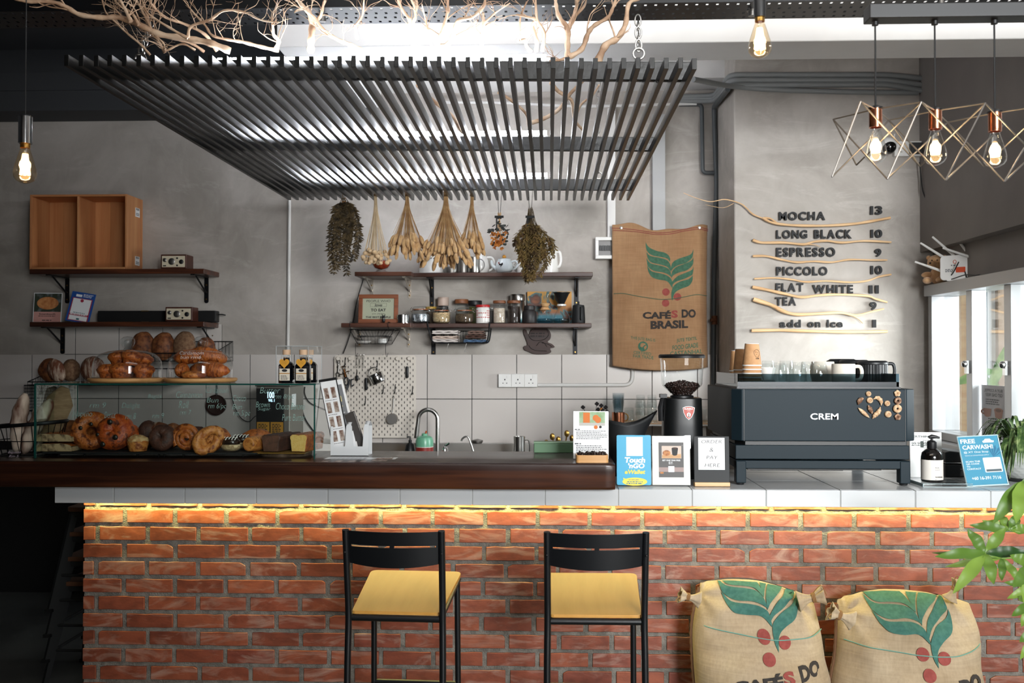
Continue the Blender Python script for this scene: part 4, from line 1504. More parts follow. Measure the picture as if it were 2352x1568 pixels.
# sausage loaves
def loafroll(label,px,Y,mt,L=.2,r=.034,rz=.5):
	t = MB()
	pts = [Vector((math.sin(rz)*L*(k/9),math.cos(rz)*L*(k/9),r*.98)) for k in range(10)]
	t.tube(smoothpath(pts,2),[r*(.86 + .14*math.sin(PI*min(1,k/6 + .25)*.5))*(1 + .03*math.sin(k*1.9)) for k in range(19)],18)
	o = t.build('roll_loaf',mt,None,loc=(aX(px,Y),Y,PB),smooth=60,bevel=.006)
	return tag(o,label,'pastry',pc)
loafroll('smooth golden roll pointing at the viewer, left of the brown loaf cake',570,4.19,GOLD,.17,.032,.35)
def loafcake(label,px,Y,w,h,L,rz,mside,mface,mtop):
	t = thing('loaf_cake',label,'cake',(aX(px,Y),Y,PB),rz,'loaf cakes on the log slice')
	ol = [(-w*.86,0),(w*.86,0),(w,h*.55),(w*1.02,h*.66),(w*1.12,h*.74),(w*1.08,h*.9),(w*.8,h*1.0),(w*.3,h*.99),(0,h*.94),(-w*.35,h),(-w*.8,h*.99),(-w*1.1,h*.88),(-w*1.1,h*.74),(-w*1.0,h*.64),(-w,h*.5)]
	MB().prism(ol,0,L).build('cake_body',mside,t,smooth=50,bevel=.004)
	MB().prism([(x*.93,z*.94 + h*.03) for x,z in ol],-.0015,.004).build('cut_face',mface,t,smooth=0)
	return t
loafcake('brown loaf cake on the log slice',622,4.20,.040,.072,.2,-.25,CHOC,mat('brown_cake','#4a2f22',.9,c2='#634030',ns=40,bump=.6,bs=120),CHOC)
loafcake('yellow cut butter loaf cake at the right end of the case',686,4.20,.037,.075,.17,-.22,GOLDD,CAKE,GOLD)
# back row
pb = 'dusty buns in the back row of the case'
for k,(px,py,rx,rz_,mt,lab) in enumerate(((342,992,.05,.062,CHOC,'dark dusted bun, leftmost in the back row of the case'),(368,1000,.055,.058,FLOUR,'bun with white flour streaks in the back row, behind the doughnut'),
										(398,1002,.045,.056,CRUST,'brown bun in the back row between doughnut and cinnamon roll'),(454,1006,.05,.048,CHOC,'dark chocolate twist behind the cinnamon roll'))):
	bread('dusted_bun',lab,(aX(px,4.37),4.37,PB + rz_*.95),(rx,.05,rz_),mt,pb,seed=20 + k,cat='pastry',amp=.1)
bread('rye_bread','long dark bread lying behind the focaccia slabs',(aX(155,4.40),4.40,PB + .058),(.15,.05,.06),CRUST,pb,seed=31)
bread('orange_bread','orange crusted bread behind the large ring bread',(aX(228,4.39),4.39,PB + .062),(.07,.05,.064),GOLDD,pb,seed=32)
bread('croissant_roll','brown croissant lying behind the chocolate topped buns',(aX(585,4.38),4.37,PB + .04),(.075,.04,.042),GOLDD,pb,seed=33,rot=(0,-.3,0),cat='pastry')
# ---------------------------------------------------------------- cake domes on top of the case
WOODB = woodmat('beech_board','#c08d55','#d6a66c',None,.45,0)
def dome(label,px0,px1,kx,name='cake_dome'):
	Y = 4.315
	x0,x1 = aX(px0,Y),aX(px1,Y)
	r = (x1 - x0)/2
	zb = GZ1 + .001
	t = thing('cake_stand',label,'cake stand',((x0 + x1)/2,Y,zb),group='domed cake stands')
	MB().lathe([(0,0),(r*.93,0),(r*.97,.004),(r,.010),(r,.016),(r*.975,.019),(0,.019)],56).build('wooden_board',WOODB,t)
	rd,hd = r*.885,.122
	prof = [(rd,.0),(rd,hd*.42),(rd*.975,hd*.58),(rd*.9,hd*.74),(rd*.76,hd*.87),(rd*.55,hd*.95),(rd*.3,hd*.99),(.022,hd*1.005)]
	g_ = MB().lathe(prof,56).build('glass_dome',GLASS,t,loc=(0,0,.0195))
	kp = [(.018,0),(.016,.006),(.022,.014),(.029,.026),(.031,.036),(.028,.048),(.018,.057),(0,.060)]
	MB().lathe(kp,28).build('knob',GLASS,g_,loc=(0,0,hd*1.0))
	MB().lathe([(.020,.002),(.012,.010),(.016,.020),(.019,.030),(.012,.042),(0,.046)],20).build('knob_core',GLASS,g_,loc=(0,0,hd*1.0))
	m = MB().lathe([(rd - .001,0),(rd + .0022,0),(rd + .0022,.004),(rd - .001,.004)],56)
	m.build('dome_rim',GLASS,g_)
	return t,r,zb + .02
t,r,zb = dome('glass domed stand of muffins on the glass case',209,378,296)
mu = 'muffins under the left glass dome'
MUF = mat('muffin_top_crust','#9c4d1f',.45,c2='#c0702f',ns=36,c3='#74320f',bump=.7,bs=130)
cx = t.location.x
k = 0
def muffin(label,dx,dy,dz,s=1,tilt=0):
	o = thing('muffin',label,'muffin',(cx + dx,4.315 + dy,zb + dz),0,mu,ry=tilt)
	MB().lathe([(0,0),(.031*s,0),(.041*s,.030*s),(0,.031*s)],22).build('muffin_base',GOLDD,o)
	lump((0,0,.034*s),(.046*s,.046*s,.026*s),MUF,'muffin_top',o,.12,2.4,int(dx*1000) + int(dz*99))
	return o
muffin('front left muffin under the left dome',-.066,-.05,0)
muffin('front middle muffin under the left dome',.0,-.07,0,1.08)
muffin('front right muffin under the left dome',.085,-.03,0)
muffin('back muffin under the left dome, at its left side',-.02,.06,0)
muffin('upper left muffin stacked under the left dome',-.038,-.0,.058,1.0,-.1)
muffin('highest muffin facing forward under the left dome',.024,-.03,.060,1.02,.25)
muffin('upper right muffin stacked under the left dome',.058,.02,.052,.9,.2)
t,r,zb = dome('glass domed stand of croissants on the glass case',381,542,463)
cx = t.location.x
m = MB()
txt(m,'Cardamom',-.055,.05,.106,.120,0,-.012,.25)
txt(m,'bun rm6',-.045,.045,.088,.101,0,-.012,.25)
m.v = [Vector((p.x,-math.sqrt(max(0,(r*.885) ** 2 - p.x ** 2))*(.80 if p.z > .104 else .93) - .002,p.z + .019 - .004)) for p in m.v]
m.build('handwriting',mat('white_pen','#cfd6d4',.7),t,smooth=0)
CROI = mat('croissant_crust','#94471c',.4,c2='#bd6d2d',ns=26,c3='#6d300f',stretch=(3,1,1),bump=.7,bs=90)
def croissant(label,dx,dy,dz,L,rr_,rz,tilt=0):
	m = MB()
	n = 44
	pts,rad = [],[]
	for k in range(n + 1):
		u = k/n*2 - 1
		a = u*1.15
		pts.append((L*.5*math.sin(a),L*.32*(1 - math.cos(a))*1.2,0))
		rad.append(rr_*(max(.05,1 - abs(u) ** 2.0)) ** .6*(1 + .10*abs(math.sin(u*9))))
	m.tube(pts,rad,16)
	E = Euler((0,tilt,rz)).to_matrix()
	m.v = [E @ p for p in m.v]
	lo = min(p.z for p in m.v)
	m.v = [p - Vector((0,0,lo)) for p in m.v]
	o = m.build('croissant',CROI,None,loc=(cx + dx,4.315 + dy,zb + dz),smooth=60)
	return tag(o,label,'croissant','croissants under the right glass dome')
croissant('lower left croissant under the right dome',-.075,-.02,0,.12,.030,1.9)
croissant('curved croissant with ridges at the right under the right dome',.062,-.04,0,.16,.033,-.5,.1)
croissant('long croissant lying across the top under the right dome',-.05,.0,.058,.15,.03,.1,-.1)
croissant('upper right croissant under the right dome',.03,.02,.055,.16,.034,.3,.25)
croissant('back croissant under the right dome',.0,.07,0,.15,.032,.2)
tag(MB().lathe([(0,.0),(.046,.0),(.054,.012),(.05,.022),(.03,.03),(0,.031)],26).build('bun',GOLD,None,loc=(cx - .005,4.315 - .07,zb),smooth=60),'flat round pale bun in front under the right dome','bun')
# ---------------------------------------------------------------- boxed bottles on the case
bx0,bx1,Yb = aX(639,4.2),aX(706,4.2),4.20
zb = GZ1 + .001
bh = aZ(794,4.2) - zb
bxd = .25
t = thing('acrylic_box','clear acrylic box over the dark bottles on the glass case','box',((bx0 + bx1)/2,Yb + .1,zb))
m = MB()
w2 = (bx1 - bx0)/2 + .006
for q in (((-w2,-.11,0),(w2,-.11,0),(w2,-.11,bh),(-w2,-.11,bh)),((-w2,-.11,0),(-w2,.14,0),(-w2,.14,bh),(-w2,-.11,bh)),
		((w2,-.11,0),(w2,.14,0),(w2,.14,bh),(w2,-.11,bh)),((-w2,.14,0),(w2,.14,0),(w2,.14,bh),(-w2,.14,bh)),((-w2,-.11,bh),(w2,-.11,bh),(w2,.14,bh),(-w2,.14,bh))):
	m.quad(*q)
m.build('clear_walls',ACRYL,t,smooth=0)
m = MB()
for x in (-w2,w2):
	for y in (-.11,.14):
		m.box(x - .001,x + .001,y - .001,y + .001,0,bh)
m.box(-w2,w2,-.111,-.109,bh - .001,bh + .001).box(-w2,w2,.139,.141,bh - .001,bh + .001)
m.box(-w2 - .001,-w2 + .001,-.11,.14,bh - .001,bh + .001).box(w2 - .001,w2 + .001,-.11,.14,bh - .001,bh + .001)
m.build('box_edges',mat('clear_edge','#aeb4b6',.2),t,smooth=0)
DARKB = mat('dark_glass_bottle','#07080c',.12,coat=.3)
HEART = mat('yellow_tag','#d59a2c',.6)
LBL = mat('cream_label','#d9d2c2',.6)
def bottle(label,x,y):
	t = thing('sauce_bottle',label,'bottle',(x,y,zb),group='dark bottles in the acrylic box')
	s = .0285
	MB().lathe([(0,0),(s*1.12,0),(s*1.18,.004),(s*1.18,.074),(s*.9,.086),(s*.5,.093),(s*.46,.108),(0,.108)],8).build('glass_body',DARKB,t,rot=(0,0,PI/8),smooth=30)
	MB().lathe([(.0145,.108),(.0155,.110),(.0155,.116),(.012,.118),(.012,.122),(0,.122)],20).build('bottle_neck',GLASS,t)
	MB().lathe([(0,.120),(.0165,.120),(.0165,.141),(0,.141)],22).build('wooden_stopper',mat('blond_wood','#d0ad8b',.6),t)
	y0 = -s*1.18*math.cos(PI/8)
	rect(MB(),-.022,.022,.012,.062,y0 - .0008).build('paper_label',LBL,t,smooth=0)
	m = MB()
	bars(m,-.016,.016,[.016,.021,.026,.031],.0022,y0 - .0014,3)
	disc(m,0,.054,.012,.006,y0 - .0014,9)
	m.build('label_print',INK,t,smooth=0)
	rect(MB(),-.022,.022,.040,.0435,y0 - .0012).build('label_band',mat('label_gold','#b27a22',.5),t,smooth=0)
	pts = []
	for k in range(40):
		a = 2*PI*k/40
		pts.append((.0215*math.sin(a) ** 3*.98,.085 + .00145*(13*math.cos(a) - 5*math.cos(2*a) - 2*math.cos(3*a) - math.cos(4*a))*.98))
	MB().prism(pts,y0 - .006,y0 - .005).build('heart_tag',HEART,t,smooth=0)
	m = MB()
	bars(m,-.012,.012,[.094,.088,.082],.0012,y0 - .0068,5)
	m.build('tag_print',mat('brown_ink','#7a5414',.6),t,smooth=0)
	MB().tube([(-.002,y0 - .004,.103),(-.006,-.014,.112),(.006,-.013,.112),(.002,y0 - .004,.103)],.0008,5).build('tag_string',TWINE,t)
	return t
b0 = bottle('left dark bottle with a yellow heart tag in the acrylic box',aX(659,4.17),4.165)
dup(b0,(aX(697,4.17),4.165,zb),0,'right dark bottle with a yellow heart tag in the acrylic box')
dup(b0,(aX(697,4.17) + .0,4.28,zb),0,'bottle standing behind the right one in the acrylic box')
t = thing('price_tag','small clear handwritten price tag in front of the boxed bottles','price tag',(aX(664,4.135),4.150,zb),0,rx=-.15)
MB().box(-.026,.026,0,.002,0,.03).build('clear_plate',ACRYL,t,smooth=0)
m = MB()
txt(m,'rm18',-.02,.02,.006,.016,-.001,0,.25)
m.build('handwriting',mat('white_pen','#cfd6d4',.7),t,smooth=0)
# ---------------------------------------------------------------- basket of baguettes at the far left
bx,by = aX(52,4.2),4.27
t = thing('round_basket','black wire basket of baguettes left of the glass case','basket',(bx,by,SZ1 + .001))
hb_ = .135
m = MB()
rx_ = .155
pts = [(rx_*math.cos(a),.105*math.sin(a),hb_ + .012*math.cos(a)) for a in [2*PI*k/40 for k in range(40)]]
m.tube(pts,.007,8,closed=True,flat=1.2)
m.tube([(p[0]*.78,p[1]*.78,.004) for p in pts],.003,6,closed=True)
m.tube([(p[0]*.88,p[1]*.88,.065) for p in pts],.0022,6,closed=True)
m.build('rim',BLK,t)
m = MB()
for k in range(26):
	a = 2*PI*k/26
	b = a + (.12 if k % 2 else -.12)
	m.tube([(rx_*math.cos(a),.105*math.sin(a),hb_ + .012*math.cos(a)),(rx_*.78*math.cos(b),.105*.78*math.sin(b),.004)],.0016,5)
m.build('wires',BLK,t)
MB().lathe([(0,.001),(rx_*.78,.001),(rx_*.78,.003),(0,.003)],32).build('base',BLKM,t)
bg = 'baguettes in the black basket'
def baguette(label,p0,p1,r_,mt,seed):
	p0,p1 = Vector(p0),Vector(p1)
	m = MB()
	pts = [p0.lerp(p1,k/16) + Vector((.006*math.sin(k*.4 + seed),0,0)) for k in range(17)]
	m.tube(pts,[r_*(max(.08,1 - abs(k/8 - 1) ** 3.2)) ** .55*(1 + .06*math.sin(k*1.8)) for k in range(17)],16)
	tag(m.build('baguette',mt,None,world=True,smooth=70),label,'baguette',bg)
BAG = mat('baguette_crust','#5a2d1a',.6,c2='#d3c2b0',ns=7,lo=.42,hi=.56,stretch=(1.5,1.5,.35),bump=.3,bs=40)
zc = SZ1 + .008
baguette('upright floury baguette at the left of the black basket',(bx - .055,by - .02,zc),(bx - .035,by + .01,zc + .26),.034,BAG,1)
baguette('floury baguette leaning right in the black basket',(bx - .02,by - .03,zc),(bx + .085,by + .0,zc + .235),.033,BAG,2)
baguette('baguette in the black basket behind the leaning ones',(bx + .02,by + .03,zc),(bx + .0,by + .05,zc + .2),.033,BAG,3)
m = MB()
KR = mat('kraft_sleeve','#8f7658',.85,c2='#7c6347',ns=20,stretch=(1,1,4),bump=.3,bs=50)
o_ = Vector((bx + .03,by + .035,zc))
d_ = Vector((.105,.01,.30))
m.tube([o_ + d_*.2,o_ + d_*.45,o_ + d_*.75,o_ + d_*.95],[.04,.055,.062,.02],12,caps=True,flat=.5)
tag(m.build('paper_bag',KR,None,world=True,smooth=40),'brown paper bread bag tucked in the black basket','paper bag')
t = thing('price_tag','small clear handwritten price tag in front of the baguette basket','price tag',(aX(33,4.1),4.10,SZ1 + .001),.1,rx=-.3)
MB().box(-.032,.032,0,.002,0,.038).box(-.034,.034,-.0,.03,0,.0015).build('clear_plate',ACRYL,t,smooth=0)
m = MB()
txt(m,'Baguette',-.026,.026,.02,.032,-.001,-.005,.25)
txt(m,'Rm 5',-.02,.02,.006,.016,-.001,-.005,.25)
m.build('handwriting',mat('lilac_pen','#a79aa8',.7),t,smooth=0)
# ---------------------------------------------------------------- behind the case: water boiler and hanging pan
Yw = 6.2
x0,x1 = aX(588,Yw),aX(655,Yw)
z0,z1 = .901,aZ(888,Yw)
t = thing('water_boiler','steel water boiler with black screen panel and yellow labels','water boiler',((x0 + x1)/2,Yw + .15,.901))
w_ = (x1 - x0)/2
MB().box(-w_,w_ + .03,-.148,.2,0,z1 - z0).build('steel_body',mat('brushed_panel','#8d8880',.4,.6),t,smooth=0,bevel=.006)
HP = z1 - z0
MB().box(-w_ + .004,w_ - .004,-.155,-.148,HP*.36,HP - .012).build('front_panel',BLKP,t,smooth=0,bevel=.003)
MB().box(-w_ - .004,w_ + .034,-.155,.2,HP,HP + .012).build('lid',STEELD,t,smooth=0,bevel=.003)
m = MB()
txt(m,'100',-w_*.18,w_*.28,HP*.855,HP*.935,-.1565,.02)
txt(m,'98.1',-w_*.12,w_*.3,HP*.81,HP*.845,-.1565,.0)
m.build('lit_digits',emitmat('lit_digits','#bfe6ff',2.5),t,smooth=0)
m = MB()
for a,b in ((-w_*.9,-w_*.04),(w_*.04,w_*.9)):
	rect(m,a,b,HP*.385,HP*.56,-.1562)
m.build('yellow_labels',mat('amber_label','#b27f24',.6),t,smooth=0)
m = MB()
for a,b in ((-w_*.8,-w_*.14),(w_*.14,w_*.8)):
	bars(m,a,b,[HP*(.40 + .021*k) for k in range(7)],.006,-.157,2)
m.build('label_print',INK,t,smooth=0)
m = MB()
m.tube([(-w_*.12,-.148,HP*.24),(-w_*.12,-.2,HP*.24),(-w_*.12,-.21,HP*.15)],.013,10)
m.build('spout',CHROME,t)
MB().tube([(-w_*.3,-.2,HP*.24),(-w_*.32,-.21,HP*.34),(w_*.1,-.21,HP*.34),(w_*.06,-.2,HP*.24)],.008,8).build('tap_lever',mat('dark_red_lever','#5a1512',.4),t)
m = MB()
m.box(w_ + .0305,w_ + .0312,-.1,.0,HP*.74,HP*.9)
m.build('side_sticker',PAPER,t,smooth=0)
p = at(495,930,6.6)
t = thing('hanging_pan','dark round pan hanging on the tiles behind the glass case','pan',p)
MB().lathe([(0,0),(.062,0),(.068,.012),(.07,.03),(.066,.03),(.062,.016),(0,.012)],30).build('pan_bowl',mat('brown_enamel','#33201c',.4),t,rot=(PI/2,0,0),loc=(0,.035,0))
MB().tube([(0,.02,.06),(0,.025,.13)],.006,8).build('handle',BLKP,t)
MB().tube([(0,.02,.13),(0,.045,.16)],.003,6).build('hook',STEELD,t)
m = MB()
m.tube(smoothpath([at(527,872,6.6),at(536,925,6.6),at(552,958,6.6),at(572,968,6.6),at(590,955,6.55),(x0 + .02,6.4,1.15)],6),.003,6)
tag(m.build('power_cord',BLKP,None,world=True),'thin black cord looping on the tiles to the water boiler','cord')
m = MB()
m.tube(smoothpath([at(700,888,6.62),at(700,905,6.62),at(712,925,6.62),at(745,940,6.62),at(760,948,6.62)],6),.004,6)
m.tube(smoothpath([at(690,925,6.62),at(700,960,6.62),at(720,990,6.62),at(735,1010,6.62)],6),.005,6)
tag(m.build('power_cord',BLKP,None,world=True),'black cord hanging on the tiles left of the pegboard','cord')
# ---------------------------------------------------------------- middle shelves: crockery and jars
F1,F2 = 6.49,6.585
ZU,ZL = zmu + .001,zml + .001
def pm(px,Y):
	return px*Y/(FPX)
def cylthing(name,label,cat,px,Y,base,group=None,rz=0):
	return thing(name,label,cat,(aX(px,Y),Y,base),rz,group)
# upper shelf
RUBY = mat('strawberry_red','#8e2b1c',.25,c2='#b5502f',ns=40,coat=.4)
t = cylthing('glass_bowl','footed glass bowl of red strawberries on the short upper shelf','bowl',875,6.45,zsu + .001)
MB().lathe([(.05,0),(.058,.004),(.04,.012),(.028,.018),(.045,.03),(.062,.05),(.066,.08),(.064,.1)],30).build('glass_body',GLASS,t)
MB().lathe([(0,.02),(.04,.032),(.056,.052),(.06,.075),(.03,.085),(0,.088)],24).build('red_fruit',RUBY,t)
t = cylthing('canister','white ceramic canister behind the widest bunny tail bunch','canister',991,F1 + .03,ZU)
r_ = pm(29,F1)
h_ = aZ(575,F1) - zmu
MB().lathe([(0,0),(r_,0),(r_,h_*.9),(r_*.93,h_*.94),(r_*.93,h_),(0,h_)],36).build('canister_body',CERAM,t)
m = MB()
txt(m,'SUGAR M',-.055,.035,h_*.6,h_*.66,0,.01)
m.v = [Vector((p.x,-math.sqrt(max(0,r_ ** 2 - p.x ** 2)) - .001,p.z)) for p in m.v]
txc = m.build('lettering',INK,t,smooth=0)
t = cylthing('moka_pot','dark small pot half hidden under the widest dried bunch','pot',1036,F1,ZU)
MB().lathe([(0,0),(.045,0),(.05,.03),(.035,.07),(.02,.09),(0,.092)],24).build('pot_body',STEELD,t)
MB().tube([(.04,0,.03),(.07,0,.05),(.075,0,.06)],.006,8).build('spout',STEELD,t)
def mug(label,px,Y,wpx,top,mt,name='steel_mug',grp='steel mugs on the upper shelf',side=1):
	t = cylthing(name,label,'mug',px,Y,ZU,grp)
	r = pm(wpx/2,Y)
	h = aZ(top,Y) - zmu
	MB().lathe([(0,0),(r*.96,0),(r,.005),(r*.93,h*.45),(r*.96,h),(r*.9,h),(r*.86,h*.45),(r*.9,.008),(0,.008)],32).build('mug_body',mt,t)
	MB().tube([Vector((side*(r*.9 + .018*(1 - math.cos(a))),0,h*.52 + .032*math.sin(a))) for a in [-2.2 + 4.4*k/14 + PI*0 for k in range(15)]] if False else
			[Vector((side*(r*.92 + .030*math.cos(a)),0,h*.52 + .038*math.sin(a))) for a in [-PI/2 + PI*k/14 for k in range(15)]],.0035,8).build('handle',STEELD,t)
	return t
mug('left steel mug, partly behind the dried grass',1064,F1,28,592,STEELD)
mug('right steel mug with a round handle loop beside the white pitcher',1089,F1 - .02,28,591,STEEL)
t = cylthing('white_pitcher','white ceramic pitcher with a big handle beside the steel mugs','pitcher',1104,6.57,ZU)
h_ = aZ(583,6.57) - zmu
MB().lathe([(0,0),(.042,0),(.056,.02),(.06,.05),(.05,h_*.7),(.036,h_*.9),(.038,h_),(.033,h_),(.03,h_*.9),(0,h_*.6)],32).build('pitcher_body',CERAM,t)
MB().tube(smoothpath([(.04,0,h_*.82),(.075,0,h_*.8),(.09,0,h_*.55),(.075,0,h_*.25),(.052,0,h_*.15)],5),.008,10).build('handle',CERAM,t)
t = cylthing('teapot','white teapot with a small painted bird and yellow wooden knob','teapot',1158,6.51,ZU)
h_ = .098
TEAP = mat('celadon_white','#d3dbdd',.15,coat=.3)
MB().lathe([(0,0),(.036,0),(.05,.012),(.058,.035),(.054,.065),(.044,.085),(.044,.092),(.03,.096),(0,.098)],34).build('pot_body',TEAP,t)
MB().tube(smoothpath([(-.05,0,.03),(-.075,0,.05),(-.085,0,.085)],5),[.014 - .0006*k for k in range(11)],10).build('spout',TEAP,t)
MB().tube(smoothpath([(.045,0,.075),(.075,0,.08),(.088,0,.055),(.07,0,.03),(.052,0,.025)],5),.006,10).build('handle',TEAP,t)
MB().ell((0,0,.108),(.013,.013,.012),14,10).build('lid_knob',mat('yellow_wood_knob','#c98a2c',.5),t)
m = MB()
def onbelly(pts,r):
	return [(x,-math.sqrt(max(0,(r + .001) ** 2 - x*x)),z) for x,z in pts]
m.m = 0
m.add(onbelly([(-.034,.05),(-.012,.044),(-.004,.056),(-.010,.066),(-.02,.056),(-.028,.06)],.0565),[(0,1,2,3,4,5)])
m.m = 1
m.add(onbelly([(-.034,.056),(-.028,.06),(-.03,.07),(-.038,.066)],.0565),[(0,1,2,3)])
m.m = 0
m.add(onbelly([(-.022,.036),(-.018,.036),(-.016,.046),(-.02,.046)],.0575),[(0,1,2,3)])
m.build('painted_bird',[INK,mat('red_glaze','#a02a20',.3)],t,smooth=0)
t = cylthing('white_kettle','tall white kettle at the right of the upper shelf','kettle',1264,6.52,ZU)
h_ = aZ(573,6.52) - zmu
MB().lathe([(0,0),(.055,0),(.056,.01),(.05,h_*.6),(.044,h_*.92),(.038,h_*.99),(0,h_)],34).build('kettle_body',CERAM,t)
MB().tube(smoothpath([(.035,-.02,h_*.88),(.062,-.025,h_*.86),(.07,-.025,h_*.55),(.062,-.025,h_*.3),(.045,-.02,h_*.24)],5),.009,10).build('handle',CERAM,t)
t = cylthing('white_teapot','white pot mostly hidden behind the big dark bunch','teapot',1200,6.56,ZU)
MB().lathe([(0,0),(.04,0),(.052,.02),(.048,.06),(.03,.08),(0,.085)],30).build('pot_body',CERAM,t)
MB().tube(smoothpath([(-.045,0,.03),(-.06,0,.06),(-.05,0,.07)],4),.006,8).build('handle',CERAM,t)
# framed quote
p0,p1 = at(822,741,6.40),at(913,676,6.40)
w,h = p1.x - p0.x,(p1.z - zsl)*1.01
t = thing('framed_quote','brown framed quote leaning on the short lower shelf','picture frame',((p0.x + p1.x)/2,6.42,zsl + .001),rx=-.12)
FRW = woodmat('orange_frame_wood','#6f3a1e','#8a4c28',None,.45,0)
b = .026
m = MB().box(-w/2,w/2,-.012,.006,0,b).box(-w/2,w/2,-.012,.006,h - b,h).box(-w/2,-w/2 + b,-.012,.006,b,h - b).box(w/2 - b,w/2,-.012,.006,b,h - b)
m.build('frame',FRW,t,smooth=0,bevel=.002)
rect(MB(),-w/2 + b,w/2 - b,b,h - b,-.004).build('print_paper',mat('sage_paper','#a9ad95',.4,coat=.3),t,smooth=0)
m = MB()
ww,y = w - 2*b,-.005
txt(m,'PEOPLE WHO',-ww*.38,ww*.38,b + (h - 2*b)*.82,b + (h - 2*b)*.93,y)
txt(m,'love',-ww*.12,ww*.12,b + (h - 2*b)*.61,b + (h - 2*b)*.75,y,.02,.25)
txt(m,'TO EAT',-ww*.24,ww*.24,b + (h - 2*b)*.37,b + (h - 2*b)*.51,y,.035)
txt(m,'are always',-ww*.2,ww*.2,b + (h - 2*b)*.21,b + (h - 2*b)*.30,y,0,.3)
txt(m,'THE BEST PEOPLE',-ww*.4,ww*.4,b + (h - 2*b)*.05,b + (h - 2*b)*.14,y,.03)
for z in (.59,.765):
	rect(m,-ww*.26,ww*.26,b + (h - 2*b)*z,b + (h - 2*b)*z + .0012,y)
for x in (-.26,.255):
	rect(m,ww*x,ww*x + .0012,b + (h - 2*b)*.59,b + (h - 2*b)*.766,y)
m.build('lettering',INK,t,smooth=0)
t = cylthing('figurine','tiny black figurine with pointed ears before the framed quote','figurine',881,6.355,zsl + .001)
m = MB().ell((0,0,.018),(.011,.009,.018),12,8).ell((0,-.002,.038),(.010,.009,.009),12,8)
for s_ in (-1,1):
	m.tube([(s_*.005,0,.043),(s_*.011,0,.058)],[.004,.0008],6)
m.build('figurine_body',BLKP,t)
MB().lathe([(0,.026),(.0075,.027),(.0075,.030),(0,.031)],12,(0,-.001,0)).build('collar',STEELD,t)
# jars
WLID = woodmat('acacia_lid','#6a3d22','#8a5430',None,.5,0)
GRAIN = mat('mixed_grain','#a3662a',.8,c2='#d8c49a',ns=160,c3='#4a2c16',lo=.35,hi=.62,bump=.8,bs=200)
SPICE = mat('brown_seed','#3a2c1e',.8,c2='#6a5640',ns=180,bump=.8,bs=250)
SUGARM = mat('pale_content','#cfc2b2',.9,c2='#b8a693',ns=60,bump=.6,bs=120)
COFFEE = mat('coffee_content','#1a110d',.6,c2='#332219',ns=120,bump=.6,bs=200)
jg = 'jars on the lower middle shelf'
def clipjar(label,px,Y,wpx,top,content,base=None,fill=.55):
	base = base or ZL
	t = cylthing('clip_jar',label,'jar',px,Y,base,'clip top jars')
	r = pm(wpx/2,Y)
	h = aZ(top,Y) - base
	MB().lathe([(0,.0005),(r*.75,.0005),(r*.95,h*.1),(r,h*.35),(r*.93,h*.6),(r*.76,h*.74),(r*.76,h*.8)],32).build('glass_body',GLASS,t)
	if content:
		MB().lathe([(0,.004),(r*.72,.004),(r*.92,h*.12),(r*.965,h*.35),(r*.93,h*fill),(0,h*fill*1.02)],28).build('contents',content,t)
	MB().lathe([(r*.8,h*.80),(r*.8,h*.84),(r*.7,h*.84),(r*.7,h*.8)],32).build('rubber_seal',mat('orange_seal','#9a5a32',.6),t)
	MB().lathe([(r*.8,h*.845),(r*.82,h*.88),(r*.78,h*.95),(r*.6,h),(0,h*.99)],32).build('glass_lid',GLASS,t)
	m = MB()
	m.tube([Vector((r*.83*math.cos(a),r*.83*math.sin(a),h*.77)) for a in [2*PI*k/24 for k in range(24)]],.0016,6,closed=True)
	for s_ in (-1,1):
		m.tube(smoothpath([(s_*r*.83,0,h*.77),(s_*r*1.05,0,h*.7),(s_*r*1.08,0,h*.85),(s_*r*.85,0,h*.93),(s_*r*.9,-.008,h*.62)],4),.0016,6)
	m.build('wire_clip',CHROME,t)
	return t
def lidjar(label,px,Y,wpx,top,lidm,content,fill=.8,lidh=.2,name='storage_jar',grp=jg,body=None,base=None):
	base = base or ZL
	t = cylthing(name,label,'jar',px,Y,base,grp)
	r = pm(wpx/2,Y)
	h = aZ(top,Y) - base
	hl = h*lidh
	MB().lathe([(0,.0005),(r*.92,.0005),(r*.95,.006),(r*.95,h - hl - .008),(r*.86,h - hl)],30).build('jar_body',body or GLASS,t)
	if content:
		MB().lathe([(0,.004),(r*.88,.004),(r*.9,.01),(r*.9,(h - hl)*fill),(0,(h - hl)*fill + .002)],26).build('contents',content,t)
	MB().lathe([(0,h - hl),(r*.98,h - hl),(r,h - hl + .003),(r,h - .003),(r*.96,h),(0,h)],30).build('lid',lidm,t)
	return t
t = cylthing('steel_tin','short shiny steel tin right of the framed quote','tin',925,6.42,zsl + .001)
MB().lathe([(0,0),(.05,0),(.05,.003),(.041,.005),(.041,.052),(.038,.055),(.036,.052),(.036,.008),(0,.008)],32).build('tin_body',CHROME,t)
clipjar('clip jar of shiny wrappers, leftmost of the clip jars',966,F1 - .01,44,703,mat('silver_wrappers','#b9bcc0',.25,.7,c2='#5c6064',ns=50,bump=.9,bs=60))
lidjar('jar with a mustard lid half hidden behind the leftmost clip jar',990,F2,26,704,mat('mustard_lid','#b08a2e',.4),SPICE,.8,.14)
lidjar('jar with a beige lid above the grain clip jar',1018,F2,26,682,mat('beige_lid','#b7a295',.5),mat('dark_label','#2a2f33',.4),.95,.32)
clipjar('clip jar of yellow and orange grains',1014,F1 - .01,42,706,GRAIN,fill=.68)
lidjar('jar with a wooden lid behind the brown seed clip jar',1060,F2,32,687,WLID,COFFEE,.3,.17)
clipjar('clip jar of dark brown seeds',1067,F1 - .01,44,706,SPICE,fill=.6)
